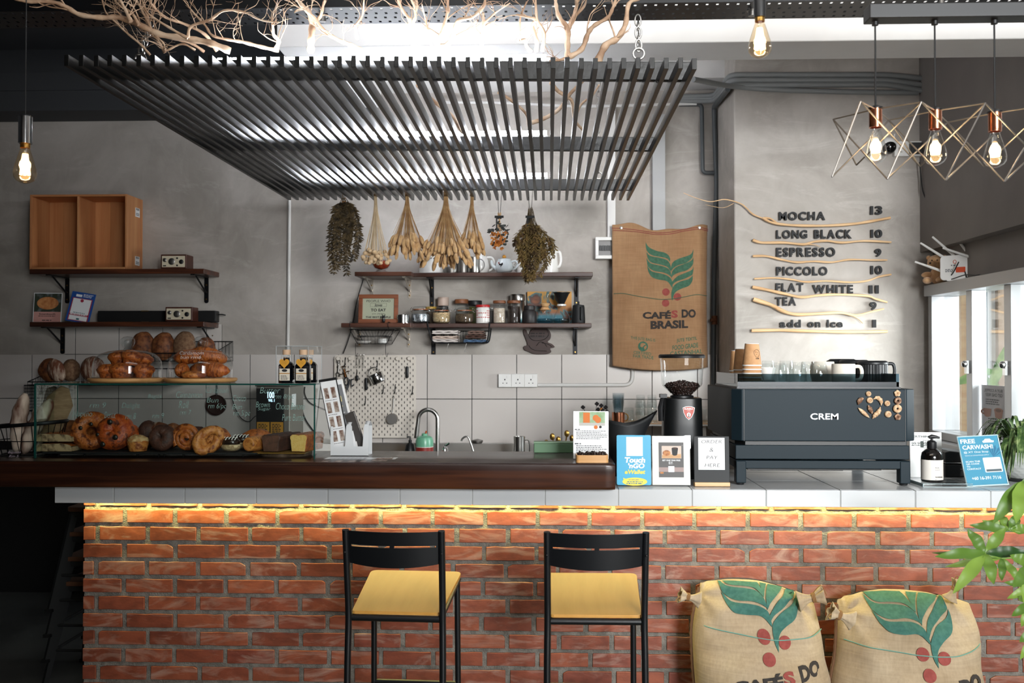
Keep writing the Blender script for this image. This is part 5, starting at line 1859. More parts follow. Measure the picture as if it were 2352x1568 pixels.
lidjar('jar with a black lid behind the white and red jar',1091,F2,32,690,BLKP,mat('olive_content','#5a5f22',.5),.9,.2)
t = lidjar('white jar with red print and a red lid',1109,F1 - .02,33,700,mat('red_lid','#a81f1f',.35),None,body=mat('white_glass_jar','#dedbd6',.25),lidh=.13)
m = MB()
r_ = pm(33/2,F1 - .02)*.95 + .001
for k,z in enumerate((.035,.05,.063,.077)):
	n = 10
	for q in range(n):
		if k % 2 == 0 or abs(q - 4.5) > 2:
			a0 = -PI + PI*(q + .1)/n
			a1 = -PI + PI*(q + .75)/n
			m.add([(r_*math.cos(a0),r_*math.sin(a0),z),(r_*math.cos(a1),r_*math.sin(a1),z),(r_*math.cos(a1),r_*math.sin(a1),z + .006),(r_*math.cos(a0),r_*math.sin(a0),z + .006)],[(0,1,2,3)])
m.build('red_print',mat('red_print2','#b0302a',.4),t,smooth=0)
lidjar('plain grey tumbler jar right of the white and red jar',1130,F2 - .02,20,707,STEELD,mat('grey_content','#5a5552',.6),.9,.08)
lidjar('wooden lidded jar of pale sugar lumps',1147,F1 - .01,30,690,WLID,SUGARM,.75,.12)
lidjar('wooden lidded jar of dark coffee right of the pale sugar jar',1180,F1 - .01,31,690,WLID,COFFEE,.85,.12)
lidjar('tall steel canister rising behind the coffee jar',1189,F2 + .01,34,676,STEEL,None,lidh=.22,body=STEEL)
t = cylthing('ceramic_jar','matt black ceramic jar left of the painting','jar',1216,F1 - .02,ZL)
h_ = aZ(702,F1) - ZL
MB().lathe([(0,0),(.044,0),(.047,.006),(.047,h_*.6),(.04,h_*.7),(.034,h_*.76),(0,h_*.76)],32).build('jar_body',mat('dark_stoneware','#221f1f',.5),t)
MB().lathe([(.034,h_*.765),(.036,h_*.77),(.036,h_*.96),(.032,h_),(0,h_)],28).build('lid',mat('dark_stoneware','#221f1f',.5),t)
# small painting and coffee makers
p0,p1 = at(1211,741,6.62),at(1313,669,6.62)
w,h = p1.x - p0.x,p1.z - ZL
t = thing('painting','small orange and teal abstract painting leaning on the lower shelf','painting',((p0.x + p1.x)/2,6.615,ZL),rx=-.06)
m,nt,b = newmat('painted_canvas')
f1,v = noisetex(nt,5,3,(1,1,1),.5,2.5)
tc = N(nt,'ShaderNodeTexCoord')
sx = N(nt,'ShaderNodeSeparateXYZ')
nt.links.new(tc.outputs['Object'],sx.inputs[0])
mr = N(nt,'ShaderNodeMapRange')
mr.inputs[1].default_value,mr.inputs[2].default_value = 0,h
nt.links.new(sx.outputs['Z'],mr.inputs[0])
base = ramp(nt,mr.outputs[0],[(0,lin('#2f6f86')),(.25,lin('#3a7a8a')),(.36,lin('#9a5a26')),(.7,lin('#c98a2e')),(1,lin('#cf9432'))])
blot = ramp(nt,f1,[(.47,(0,0,0,1)),(.5,(1,1,1,1))])
dk = ramp(nt,f1,[(.5,lin('#3f6f70')),(.56,lin('#4a2318')),(.66,lin('#8a4a20'))])
nt.links.new(mixc(nt,blot,base,dk),b.inputs['Base Color'])
MB().box(-w/2,w/2,0,.015,0,h).build('canvas',m,t,smooth=0)
def chemex(label,px,Y,collar,drip):
	t = cylthing('coffee_carafe',label,'carafe',px,Y,ZL,'glass pour over carafes')
	h = aZ(670,Y) - ZL
	MB().lathe([(0,.001),(.05,.001),(.058,.012),(.05,.05),(.03,.085),(.017,.108),(.026,.14),(.042,h)] if not drip else [(0,.001),(.05,.001),(.058,.012),(.05,.05),(.03,.085),(.02,.11),(.024,.118)],32).build('glass_body',GLASS,t)
	MB().lathe([(0,.004),(.048,.004),(.054,.014),(.052,.03),(0,.03)],28).build('base_water',glassmat('teal_tint','#a9c6cc') if 'teal_tint' not in MATS else MATS['teal_tint'],t)
	if not drip:
		MB().lathe([(.033,.088),(.027,.098),(.02,.106),(.024,.114),(.031,.128),(.029,.13),(.022,.116),(.018,.107),(.025,.098),(.031,.088)],28).build('wooden_collar',collar,t)
		MB().lathe([(.021,.104),(.0235,.107),(.021,.11)],24).build('leather_tie',TWINE,t)
	else:
		MB().lathe([(.026,.112),(.03,.113),(.03,.124),(.02,.126),(.02,.112)],28).build('white_collar',CERAM,t)
		MB().lathe([(.016,.125),(.02,.13),(.05,h - .01),(.056,h - .008),(.056,h - .004),(.048,h - .006),(.014,.132)],32).build('black_dripper',BLKP,t)
	return t
chemex('glass carafe with a wooden collar before the painting',1252,F1,PALEW,False)
chemex('glass carafe topped by a black dripper before the painting',1290,F1,PALEW,True)
t = cylthing('black_grinder','black cylindrical pot with a side handle, right end of the lower shelf','kettle',1329,F1 - .01,ZL)
h_ = aZ(699,F1) - ZL
MB().lathe([(0,0),(.041,0),(.043,.004),(.043,.03),(.039,h_*.85),(.036,h_*.95),(0,h_)],30).build('pot_body',BLKM,t)
MB().lathe([(0,h_),(.006,h_),(.006,h_ + .018),(0,h_ + .02)],12).build('lid_knob',BLKM,t)
m = MB().tube([(.012,-.04,h_*.82),(.016,-.062,h_*.8),(.016,-.066,h_*.5),(.014,-.06,h_*.22),(.012,-.04,h_*.18)],.006,8)
m.build('handle',BLKP,t)
# hanging baskets under the shelves
zb0 = aZ(789,6.42)
t = wirebasket('thin black wire basket of white dishes under the short lower shelf',aX(822,6.4),aX(889,6.4),6.38,6.60,zb0,zb0 + .05,.022,'baskets hung under the middle shelves',rod=.0016)
m = MB()
xa,xb,xc,xd = aX(803,6.36),aX(905,6.36),aX(822,6.4),aX(889,6.4)
zt_ = zsl - .04
m.tube([(xa,6.36,zt_),(xb,6.36,zt_),(xb,6.62,zt_),(xa,6.62,zt_)],.0026,6,closed=True)
for x_,b_ in ((xa,xc),(xb,xd)):
	m.tube([(x_,6.36,zt_),(b_,6.38,zb0)],.0022,6).tube([(x_,6.62,zt_),(b_,6.60,zb0)],.0022,6)
for k in range(1,12):
	u = k/12
	m.tube([(xa + (xb - xa)*u,6.62,zt_),(xc + (xd - xc)*u,6.6,zb0 + .05)],.0011,5)
	if k in (2,4,8,10):
		m.tube([(xa + (xb - xa)*u,6.36,zt_),(xc + (xd - xc)*u,6.38,zb0 + .05)],.0011,5)
for x_ in (aX(806,6.36),aX(893,6.36)):
	m.tube([(x_,6.36,zt_),(x_,6.325,zt_ + .02),(x_,6.325,zsl + .006),(x_,6.5,zsl + .006)],.0018,6)
m.build('sloping_wires',BLK,t,world=True)
q = MB()
for x_ in (aX(818,6.4),aX(887,6.4)):
	q.tube(smoothpath([(x_,6.38,zb0 + .004),(x_,6.375,zb0 - .05),(x_ + .008,6.375,zb0 - .085),(x_ + .016,6.375,zb0 - .06)],5),.0016,6)
q.build('hooks',BLK,t,world=True)
dg = 'white dishes in the thin wire basket'
o = MB().lathe([(0,0),(.03,0),(.05,.014),(.048,.016),(.028,.004),(0,.004)],30).build('dish',CERAM,None,loc=(aX(836,6.46),6.46,zb0 + .003))
tag(o,'shallow white dish, left in the thin wire basket','dish',dg)
o = MB().lathe([(0,0),(.024,0),(.03,.006),(.03,.03),(.027,.03),(.026,.008),(0,.006)],30).build('dish',CERAM,None,loc=(aX(879,6.46),6.46,zb0 + .003))
tag(o,'small white ramekin, right in the thin wire basket','dish',dg)
zb1 = aZ(787,6.42)
xa,xb = aX(992,6.42),aX(1118,6.42)
t = thing('towel_basket','black metal basket of folded towels under the long lower shelf','basket',((xa + xb)/2,6.5,zb1),group='baskets hung under the middle shelves')
m = MB()
for y_ in (6.415,6.62):
	m.tube(smoothpath([(xa - .03,y_,zml + .006),(xa - .012,y_,zb1 + .05),(xa + .006,y_,zb1 + .008),(xa + .03,y_,zb1)],4) + smoothpath([(xb - .03,y_,zb1),(xb + .0,y_,zb1 + .01),(xb + .012,y_,zb1 + .06),(xb + .02,y_,zml + .006)],4),.0045,8)
for x_ in (xa - .03,xb + .02):
	m.tube([(x_,6.415,zml + .006),(x_,6.62,zml + .006)],.0045,8)
m.build('basket_frame',BLK,t,world=True)
m = MB()
for k in range(18):
	x_ = xa + .02 + (xb - xa - .04)*k/17
	m.tube([(x_,6.415,zb1),(x_,6.62,zb1),(x_,6.62,zml - .045)],.0018,6)
m.tube([(xa - .01,6.62,zml - .045),(xb + .01,6.62,zml - .045)],.003,6)
m.build('basket_wires',BLK,t,world=True)
q = MB()
for px in (1028,1069):
	x_ = aX(px,6.45)
	q.tube(smoothpath([(x_ + .012,6.415,zb1 + .002),(x_,6.41,zb1 - .04),(x_ - .004,6.41,zb1 - .058),(x_ + .008,6.41,zb1 - .055)],4),.0016,6)
q.build('hooks',STEEL,t,world=True)
def towel(label,px0,px1,k,mt,grp,h=.021,blue=0):
	x0,x1 = aX(px0,6.44),aX(px1,6.44)
	m = MB()
	w = x1 - x0
	r = random.Random(int(px0*7 + k))
	for lay in range(2):
		def f(u,v,lay=lay):
			a = 2*PI*v
			x = -w/2 + w*u + .004*math.sin(7*v)
			e = min(u,1 - u)
			th = (h/4)*(.8 if e < .03 else 1)
			z = h*(.25 + .5*lay) + th*math.sin(a)*1.02 + .0014*math.sin(u*17 + lay*2 + px0)
			y = -.02 + (.075 - .006*lay)*max(-1,min(1,1.5*math.cos(a)))
			return (x,y,z)
		m.grid(f,22,17)
	o = m.build('folded_towel',mt,None,loc=((x0 + x1)/2,6.51,zb1 + .004 + k*h),smooth=60)
	tag(o,label,'towel',grp)
TW = mat('white_towel','#cfc6c0',.95,bump=.8,bs=220,bd=.006)
TB = mat('brown_towel','#4a3229',.95,bump=.8,bs=220,bd=.006)
TBL = mat('blue_towel','#4a6584',.95,bump=.8,bs=220,bd=.006)
tg = 'white folded towels in the black basket'
towel('bottom white towel of the left stack in the black basket',994,1053,0,TW,tg)
towel('middle pinkish towel of the left stack in the black basket',995,1051,1,mat('pink_towel','#c9b4a6',.95,bump=.8,bs=220,bd=.006),tg)
towel('top white towel of the left stack in the black basket',994,1053,2,TW,tg,.026)
tg = 'dark folded towels in the black basket'
towel('blue towel at the bottom of the right stack in the black basket',1066,1118,0,TBL,tg,.017)
towel('dark brown towel in the middle of the right stack in the black basket',1070,1114,1,TB,tg,.024)
towel('lighter brown towel on top of the right stack in the black basket',1076,1112,1.9,mat('taupe_towel','#6d554b',.95,bump=.8,bs=220,bd=.006),tg,.026)
# wooden plaque on the wall
YP = 6.645
def wp(l):
	return [(at(x,y,YP).x,at(x,y,YP).z) for x,y in l]
def wpc(l):
	s_ = smoothpath([(x,0,y) for x,y in l] + [(l[0][0],0,l[0][1])],4)
	return wp([(p.x,p.z) for p in s_[:-1]])
PLQ = woodmat('dark_plaque_wood','#2a140d','#3f2014',None,.55,0)
t = thing('wooden_plaque','dark wooden plaque carved with coffee leaves, below the long shelf','plaque',at(1237,812,YP))
m = MB()
m.prism(wpc([(1202,757),(1208,757),(1214,768),(1218,760),(1228,754),(1245,751),(1258,755),(1265,766),(1264,778),(1258,785),(1268,790),(1274,797),(1264,800),(1266,808),(1255,813),(1228,813),(1215,808),(1204,803),(1203,795),(1211,792),(1208,780),(1203,768)][::-1]),6.64,6.657)
m.build('plaque_board',PLQ,t,world=True,smooth=0,bevel=.002)
m = MB()
for l in (([(1214,770),(1222,780),(1238,782),(1252,778),(1260,768),(1256,757)]),([(1232,794),(1240,785),(1250,788),(1256,796)]),([(1214,792),(1220,800),(1232,805),(1256,806)]),([(1244,787),(1258,790),(1268,796)])):
	m.tube(smoothpath([at(x,y,6.640) for x,y in l],5),.0022,6)
m.build('carved_lines',mat('burnt_line','#160a06',.7),t,world=True)
m = MB()
a,b = at(1218,773,6.639),at(1252,762,6.639)
bars(m,a.x,b.x,[a.z,a.z + .018],.008,6.6385,8,.1)
m.build('burnt_lettering',mat('burnt_line','#160a06',.7),t,world=True,smooth=0)
# ---------------------------------------------------------------- pegboard with tools
p0,p1 = at(767,1005,6.60),at(955,815.5,6.60)
t = thing('pegboard','cream slotted pegboard on the tiles above the sink','pegboard',((p0.x + p1.x)/2,6.61,p0.z))
w,h = p1.x - p0.x,p1.z - p0.z
PEG = mat('cream_board','#d8cfc3',.5)
MB().prism(roundrect(-w/2,w/2,0,h,.02),-.006,.002).build('board',PEG,t,smooth=0,bevel=.001)
m = MB()
nr = 27
for j in range(nr):
	z = h*(.02 + .96*(j + .5)/nr)
	for i in range(14):
		x = -w/2 + w*(i + (.5 if j % 2 else 1.0))/14.5
		if abs(x) < w/2 - .012:
			m.prism(roundrect(x - .0026,x + .0026,z - .0075,z + .0075,.002,2),-.0066,-.0058)
m.build('slots',mat('slot_shadow','#3a3733',.9),t,smooth=0)
MB().box(-.02,.02,.002,.045,h*.9,h*.94).box(-.02,.02,.002,.045,h*.1,h*.14).build('spacer',PEG,t,smooth=0)
YG = 6.598
def hook(label,px,py,ln=22,grp='black hooks on the pegboard'):
	a = at(px,py,YG)
	L = pm(ln,YG)
	m = MB().tube(smoothpath([a,a + Vector((0,-.006,-L*.4)),a + Vector((-.002,-.008,-L*.8)),a + Vector((-.003,-.022,-L)),a + Vector((-.003,-.028,-L*.8))],4),.003,6)
	tag(m.build('hook',BLKP,None,world=True),label,'hook',grp)
hook('black hook holding the brass bottle opener',793,821,22)
hook('black hook holding the steel jug',867,828,22)
hook('black hook at the left edge of the pegboard',773,857,20)
hook('empty black hook below the jug, at the middle of the pegboard',881,884,20)
hook('black hook holding the small strainer',908,882,22)
hook('empty black hook at the right edge of the pegboard',948,886,20)
hook('empty black hook beside the grey menu',840,910,20)
hook('short black hook above the grey menu',820,850,18)
# round white pegs
for k,(px,lab) in enumerate(((778,'leftmost white round peg on the pegboard, holding the spanner'),(806,'white round peg between opener and clips'),(914,'white round peg at the upper right of the pegboard'),(941,'rightmost white round peg on the pegboard'))):
	m = MB().lathe([(0,.03),(.011,.03),(.013,.026),(.013,.022),(.006,.02),(.006,0),(0,0)],20)
	o = m.build('peg',PEG,None,loc=at(px,823,YG + .002),rot=(PI/2,0,0))
	tag(o,lab,'peg','white round pegs on the pegboard')
# spanner
a = at(777,830,6.578)
m = MB()
m.tube([a,a + Vector((.002,0,-.03)),a + Vector((-.002,0,-.075))],.006,6,flat=.4)
m.tube([a + Vector((.0,0,.0)) + Vector((.011*math.cos(q),0,.011*math.sin(q))) for q in [2*PI*k/14 for k in range(14)]],.004,6,closed=True)
m.tube([a + Vector((-.002,0,-.086)) + Vector((.012*math.cos(q),0,.012*math.sin(q))) for q in [-1.2 + 5.0*k/12 - .2 for k in range(12)]],.0045,6)
tag(m.build('spanner',STEELD,None,world=True),'small steel spanner hanging at the upper left of the pegboard','spanner')
# winged bottle opener
a = at(790,845,6.572)
t = thing('bottle_opener','bronze winged bottle opener hanging on the pegboard','bottle opener',a)
m = MB()
m.tube([(-.014,0,.012),(.014,0,.012),(.004,0,-.01),(-.004,0,-.01),(-.014,0,.012)],.003,6)
m.tube([(0,0,-.008),(.006,0,-.035),(.012,0,-.06)],[.006,.008,.011],10)
m.build('opener_body',mat('bronze','#6a4527',.35,.9),t)
for s_ in (-1,1):
	MB().tube([(.006,0,-.036),(.006 + s_*.016,-.004,-.028 - (.012 if s_ < 0 else -.006)),(.006 + s_*.032,-.004,-.030 + (.010 if s_ > 0 else -.012))],[.005,.005,.008],8,flat=.5).build('wing_arm',mat('bronze','#6a4527',.35,.9),t)
# three clips
for k,px in enumerate((819,826,834)):
	a = at(px,815,6.575)
	m = MB()
	for s_ in (-1,1):
		m.tube(smoothpath([a + Vector((s_*.004,0,0)),a + Vector((s_*.007,0,-.02)),a + Vector((-s_*.003,0,-.045)),a + Vector((s_*.006,0,-.07)),a + Vector((0,0,-.088))],4),.0016,6)
	m.tube([a + Vector((.005*math.cos(q),0,.005*math.sin(q))) for q in [2*PI*i/10 for i in range(10)]],.0014,5,closed=True)
	tag(m.build('wire_clip',STEEL,None,world=True),('left','middle','right')[k] + ' one of three wire clips at the top of the pegboard','clip','three wire clips on the pegboard')
# scissors
a = at(799,874,6.572)
t = thing('scissors','black handled scissors hanging at the left of the pegboard','scissors',a)
m = MB()
m.tube([Vector((-.010 + .014*math.cos(q),0,-.004 + .026*math.sin(q))) for q in [2*PI*k/18 for k in range(18)]],.004,8,closed=True)
m.tube(smoothpath([(.036,0,.008),(.024,0,.006),(.022,0,-.022),(.028,0,-.036),(.036,0,-.028)],4),.004,8)
m.tube([(-.008,0,-.03),(-.004,0,-.055)],.006,8).tube([(.012,0,.01),(.004,0,-.03),(-.004,0,-.06)],.005,8)
m.build('handle',mat('navy_plastic','#141a24',.4),t)
MB().prism([(-.012,-.055),(-.003,-.055),(-.012,-.10),(-.022,-.132),(-.021,-.12)],-.002,.002).build('blade',STEELD,t,smooth=0)
for lab,px,py,ln in (('black handled tool hanging right of the grey menu',841,868,28),('black silicone brush hanging at the upper right of the pegboard',935,841,27),('small black tool above the grey menu',820,862,12)):
	a = at(px,py,6.575)
	L = pm(ln,6.575)
	m = MB().tube([a,a + Vector((0,0,-.006)),a + Vector((0,0,-L + .006)),a + Vector((0,0,-L))],[.006,.0105,.0105,.006],12,flat=.5)
	tag(m.build('kitchen_tool',BLKP,None,world=True),lab,'tool','black tools on the pegboard')
# steel jug hanging upside down
a = at(866,869,6.54)
t = thing('steel_jug','shiny steel milk jug hanging tilted on the pegboard','jug',a,ry=-.42)
r_,h_ = .05,.062
MB().lathe([(r_*.95,0),(r_,.003),(r_,h_),(r_*.98,h_ + .002),(0,h_ + .002)],34,M=Matrix.Rotation(PI/2,4,'Y') @ Matrix.Translation((0,0,-h_/2)) if False else Matrix.Translation((0,0,-h_/2))).build('jug_body',CHROME,t)
MB().tube(smoothpath([(-.034,0,h_*.3),(-.036,-.005,h_*.9),(-.01,-.005,h_*1.25),(.026,-.005,h_*1.1),(.03,0,h_*.5)],5),.0035,8).build('handle',STEELD,t)
# strainer
a = at(900,962,6.56)
t = thing('strainer','small steel strainer pan hanging low on the pegboard','strainer',a)
MB().lathe([(0,.006),(.034,.006),(.036,.0),(.037,-.03),(.034,-.03),(.033,0),(0,0)],30).build('pan_cup',STEELD,t,rot=(PI/2,0,0))
MB().tube([(.002,.015,.034),(.006,.018,.09),(.008,.02,.135)],[.0035,.003,.005],8,flat=.6).build('handle',STEEL,t)
MB().tube([(.008 + .006*math.cos(q),.02,.142 + .008*math.sin(q)) for q in [2*PI*k/12 for k in range(12)]],.0014,5,closed=True).build('hanging_loop',BLKP,t)
# ---------------------------------------------------------------- sink things
a = at(1005,1034,6.28)
t = thing('kitchen_tap','tall arched steel tap over the sink','tap',(a.x,6.28,.901))
zt_ = aZ(941,6.28) - .901
xs = aX(1005,6.28) - aX(983,6.28)
m = MB()
ra = xs/1.0
pth = [Vector((0,0,0)),Vector((0,0,.1)),Vector((0,0,zt_ - ra))] + [Vector((-ra + ra*math.cos(q),0,zt_ - ra + ra*math.sin(q))) for q in [PI*k/14 for k in range(1,14)]]
pth += [Vector((-2*ra,0,zt_ - ra)),Vector((-2*ra - .006,0,zt_ - ra - .05))]
m.tube(pth,.0135,14)
m.build('arched_neck',STEEL,t)
MB().tube([(-2*ra - .006,0,zt_ - ra - .05),(-2*ra - .014,0,zt_ - ra - .12)],.0155,14).build('spray_head',STEEL,t)
MB().lathe([(0,0),(.026,0),(.024,.03),(.016,.05),(0,.05)],24).build('tap_base',STEEL,t)
MB().tube([(.012,0,.08),(.05,-.01,.085)],.010,12).tube([(.05,-.01,.085),(.052,-.012,.13)],.005,8).build('lever',CHROME,t)
a = at(975,1034,6.14)
t = thing('gas_canister','green and white gas canister with a red band beside the tap','gas canister',(a.x,6.14,.901))
hh = aZ(1001,6.14) - .901
MB().lathe([(0,0),(.054,0),(.055,.004),(.055,hh*.68),(0,hh*.68)],34).build('label_sleeve',mat('canister_white','#d9d6cf',.4),t)
MB().lathe([(.0555,hh*.50),(.0555,hh*.66)],34).build('red_band',mat('canister_red','#8a2a22',.4),t)
MB().lathe([(.055,hh*.68),(.055,hh*.85),(.048,hh*.95),(.03,hh),(0,hh)],34).build('green_shoulder',mat('canister_green','#6fae8e',.3),t)
MB().lathe([(.018,hh),(.018,hh + .012),(.01,hh + .016),(0,hh + .016)],20).build('valve',mat('canister_green','#6fae8e',.3),t)
m = MB()
txt(m,'ONE',-.018,.018,hh*.25,hh*.4,-.0575,.03,.2)
m.build('red_lettering',mat('canister_red','#8a2a22',.4),t,smooth=0)
MB().tube([(.008,-.01,hh + .014),(.012,-.01,hh + .03)],.005,8).build('orange_nozzle',mat('orange_plastic','#b8501e',.4),t)
a = at(942,1034,6.2)
t = thing('soap_pump','black pump bottle at the left of the gas canister','bottle',(a.x,6.2,.901))
hh = aZ(1004,6.2) - .901
MB().lathe([(0,0),(.036,0),(.036,hh*.5),(.026,hh*.75),(.010,hh*.82),(.010,hh*.9),(0,hh*.9)],26).build('bottle_body',BLKP,t)
MB().tube([(0,0,hh*.88),(0,0,hh),(-.02,-.005,hh)],.006,8).build('pump_head',BLKP,t)
a = at(1093,1034,6.2)
t = thing('filter_tap','thin bent steel water filter tap right of the sink','tap',(a.x,6.2,.901))
z1 = aZ(1003,6.2) - .901
MB().tube(smoothpath([(0,0,0),(-.015,0,z1*.5),(-.045,0,z1*.95),(-.065,0,z1),(-.085,0,z1*.93),(-.09,0,z1*.86)],6),.006,10).build('neck',STEEL,t)
MB().lathe([(0,0),(.016,0),(.014,.03),(0,.03)],20).build('tap_base',STEEL,t)
o = MB().lathe([(0,0),(.03,0),(.036,.012),(.036,.02),(0,.03)],24).build('dish_cover',STEELD,None,loc=(aX(1097,6.6),6.60,1.021))
tag(o,'domed steel dish cover resting on the sink back edge','dish cover')
o = MB().lathe([(0,0),(.03,0),(.028,.05),(.034,.095),(.031,.095),(.025,.05),(0,.01)],24).build('small_jug',CERAM,None,loc=(aX(1161,6.25),6.25,.901))
tag(o,'small white jug beside the sink','jug')
t = thing('milk_pitcher','steel milk pitcher on the back counter right of the small white jug','pitcher',(aX(1193,6.2),6.2,.901))
hh = aZ(1002,6.2) - .901
MB().lathe([(0,0),(.038,0),(.04,.005),(.034,hh*.7),(.036,hh),(.033,hh),(.031,hh*.7),(0,.01)],28).build('pitcher_body',STEEL,t)
MB().tube(smoothpath([(.032,0,hh*.9),(.06,0,hh*.85),(.062,0,hh*.4),(.036,0,hh*.25)],4),.005,8).build('handle',STEEL,t)
t = thing('small_lever_tap','small chrome mixer beside the arched tap','tap',(aX(1022,6.2),6.2,.901))
hh = aZ(1020,6.2) - .901
MB().lathe([(0,0),(.022,0),(.02,hh*.8),(0,hh)],20).build('tap_body',CHROME,t)
MB().tube([(0,0,hh*.9),(.03,-.01,hh*1.05)],.006,8).build('lever',CHROME,t)
# ---------------------------------------------------------------- menu holder and menus on the timber top
a = at(803,1047,4.27)
zs = SZ1 + .001
t = thing('menu_holder','white bent metal menu holder on the timber top','holder',(a.x,4.27,zs),.0)
w = aX(841,4.27) - aX(754,4.27)
WM = mat('white_sheet_metal','#d6dadc',.35)
hh = aZ(975,4.27) - zs
m = MB()
ol = [(-w/2,0),(w/2,0),(w/2,hh*.93),(w/2 - .006,hh),(w/2 - .016,hh),(w/2 - .02,hh*.93),(w/2 - .026,hh*.3),(w*.1,hh*.3),(w*.06,hh*.93),(w*.03,hh),(-w*.06,hh),(-w*.09,hh*.93),
	(-w*.12,hh*.3),(-w/2 + .014,hh*.3),(-w/2 + .01,hh*.93),(-w/2,hh*.93)]
m.prism(ol,-.002,0)
m.build('front_plate',WM,t,smooth=0)
m = MB()
m.box(-w/2,w/2,-.002,.085,0,.002)
m.build('base_plate',WM,t,smooth=0)
m = MB()
vs = []
m.grid(lambda u,v: (w/2 + .0 - .009 + .009*0 + (v - .5)*.018,.0 + .085*(.5 - .5*math.cos(PI*u)) if False else .085*u,hh*.93 + .02*math.sin(PI*u)),14,2)
m.grid(lambda u,v: (-.004 + (v - .5)*.018,.085*u,hh*.93 + .02*math.sin(PI*u)),14,2)
m.build('loops',WM,t,smooth=60,solid=.002)
m = MB().box(w/2 - .018,w/2,.084,.086,0,hh*.93).box(-.013,.005,.084,.086,0,hh*.93)
m.build('rear_plate',WM,t,smooth=0)
PHM = mat('menu_photo','#6a4a3c',.5,c2='#b9aca0',ns=50)
def menu(name,label,quadpx,Ys,face,back,build):
	"""a flat card given by its four corners (tl, tr, br, bl) in the place"""
	P4 = [at(x,y,Y) for (x,y),Y in zip(quadpx,Ys)]
	tl,tr,br,bl = P4
	ux = ((tr - tl) + (br - bl)).normalized()
	w = ((tr - tl).length + (br - bl).length)/2
	h = ((tl - bl).length + (tr - br).length)/2
	uz = ((tl - bl) + (tr - br)).normalized()
	uz = (uz - ux*uz.dot(ux)).normalized()
	uy = uz.cross(ux)
	c = (bl + br)/2
	M_ = Matrix((ux,uy,uz)).transposed().to_4x4()
	t = thing(name,label,'menu',c,group='menus in the white holder')
	t.rotation_euler = M_.to_euler()
	MB().box(-w/2,w/2,0,.004,0,h).build('card',face,t,smooth=0)
	MB().box(-w/2 - .004,w/2 + .004,.004,.007,-.002,h + .003).build('backing_board',back,t,smooth=0)
	build(t,w,h)
	return t
def mb1(t,w,h):
	m = MB()
	for r_ in range(4):
		for c_ in range(2):
			x,z = -w*.24 + c_*w*.46,h*(.13 + r_*.205)
			rect(m,x - w*.14,x + w*.14,z,z + h*.15,-.001)
	m.build('menu_pictures',PHM,t,smooth=0)
	m = MB()
	for r_ in range(4):
		bars(m,-w*.4,w*.4,[h*(.10 + r_*.205)],.002,-.001,r_)
	m.build('small_print',INK,t,smooth=0)
	m = MB().box(-w/2 - .005,w/2 + .005,-.001,.008,h - .004,h + .006).box(-w/2 - .005,w/2 + .005,-.001,.008,-.006,.004)
	m.build('black_corners',BLKP,t,smooth=0)
menu('menu_board','clipped menu sheet with eight pictures leaning left in the white holder',[(736,874),(773,871),(801,1029),(768,1037)],[4.24,4.24,4.30,4.30],PAPER,BLKP,mb1)
def mb2(t,w,h):
	rect(MB(),-w*.4,w*.4,h*.30,h*.94,-.001).build('grey_cover',mat('grey_cover','#7d7f82',.5),t,smooth=0)
	m = MB()
	rect(m,-w*.14,w*.14,h*.7,h*.78,-.002)
	bars(m,-w*.2,w*.2,[h*.63],.004,-.002,2)
	m.build('gold_mark',mat('pale_gold','#c9bd8d',.4),t,smooth=0)
	m = MB()
	bars(m,-w*.34,w*.34,[h*.54],.002,-.002,2)
	m.build('small_print',PAPER,t,smooth=0)
menu('menu_booklet','grey covered tall menu in the middle of the white holder',[(815,874),(840,870),(820,1030),(797,1036)],[4.28,4.28,4.31,4.31],PAPER,WHITEP,mb2)
def mb3(t,w,h):
	rect(MB(),-w/2,w/2,0,h,-.0015).build('glossy_screen',mat('dark_screen','#4a4745',.12,coat=.5),t,smooth=0)
menu('menu_tablet','dark glossy tablet leaning in the white holder, right of the grey menu',[(807,950),(838,942),(836,1030),(825,1035)],[4.29,4.29,4.32,4.32],STEELD,CHROME,mb3)
t = thing('menu_sheet','laminated picture menu lying flat on the timber edge','menu',(aX(815,4.1),4.1,zs))
y0_,y1_ = 4.009,4.21
qa,qb,qc,qd = (aX(724,y0_),y0_),(aX(896,y0_),y0_),(aX(915,y1_),y1_),(aX(756,y1_),y1_)
m = MB()
m.quad((*qa,zs),(*qb,zs),(*qc,zs),(*qd,zs))
m.build('laminate',mat('laminated_sheet','#e6e8ea',.2,coat=.2),t,world=True,smooth=0,solid=.001)
def inq(u,v):
	a = Vector(qa).lerp(Vector(qb),u)
	b = Vector(qd).lerp(Vector(qc),u)
	c = a.lerp(b,v)
	return (c.x,c.y,zs + .0012)
m = MB()
for (u0,u1,v0,v1) in ((.72,.92,.2,.45),(.72,.95,.55,.9),(.06,.16,.08,.3),(.24,.33,.08,.3),(.42,.52,.08,.3),(.58,.66,.08,.3)):
	m.quad(inq(u0,v0),inq(u1,v0),inq(u1,v1),inq(u0,v1))
m.build('menu_pictures',PHM,t,world=True,smooth=0)
m = MB()
for v in (.5,.6,.7,.8):
	for k in range(9):
		u = .06 + k*.06
		m.quad(inq(u,v),inq(u + .04,v),inq(u + .04,v + .03),inq(u,v + .03))
m.build('small_print',mat('grey_ink','#6a6c6e',.6),t,world=True,smooth=0)
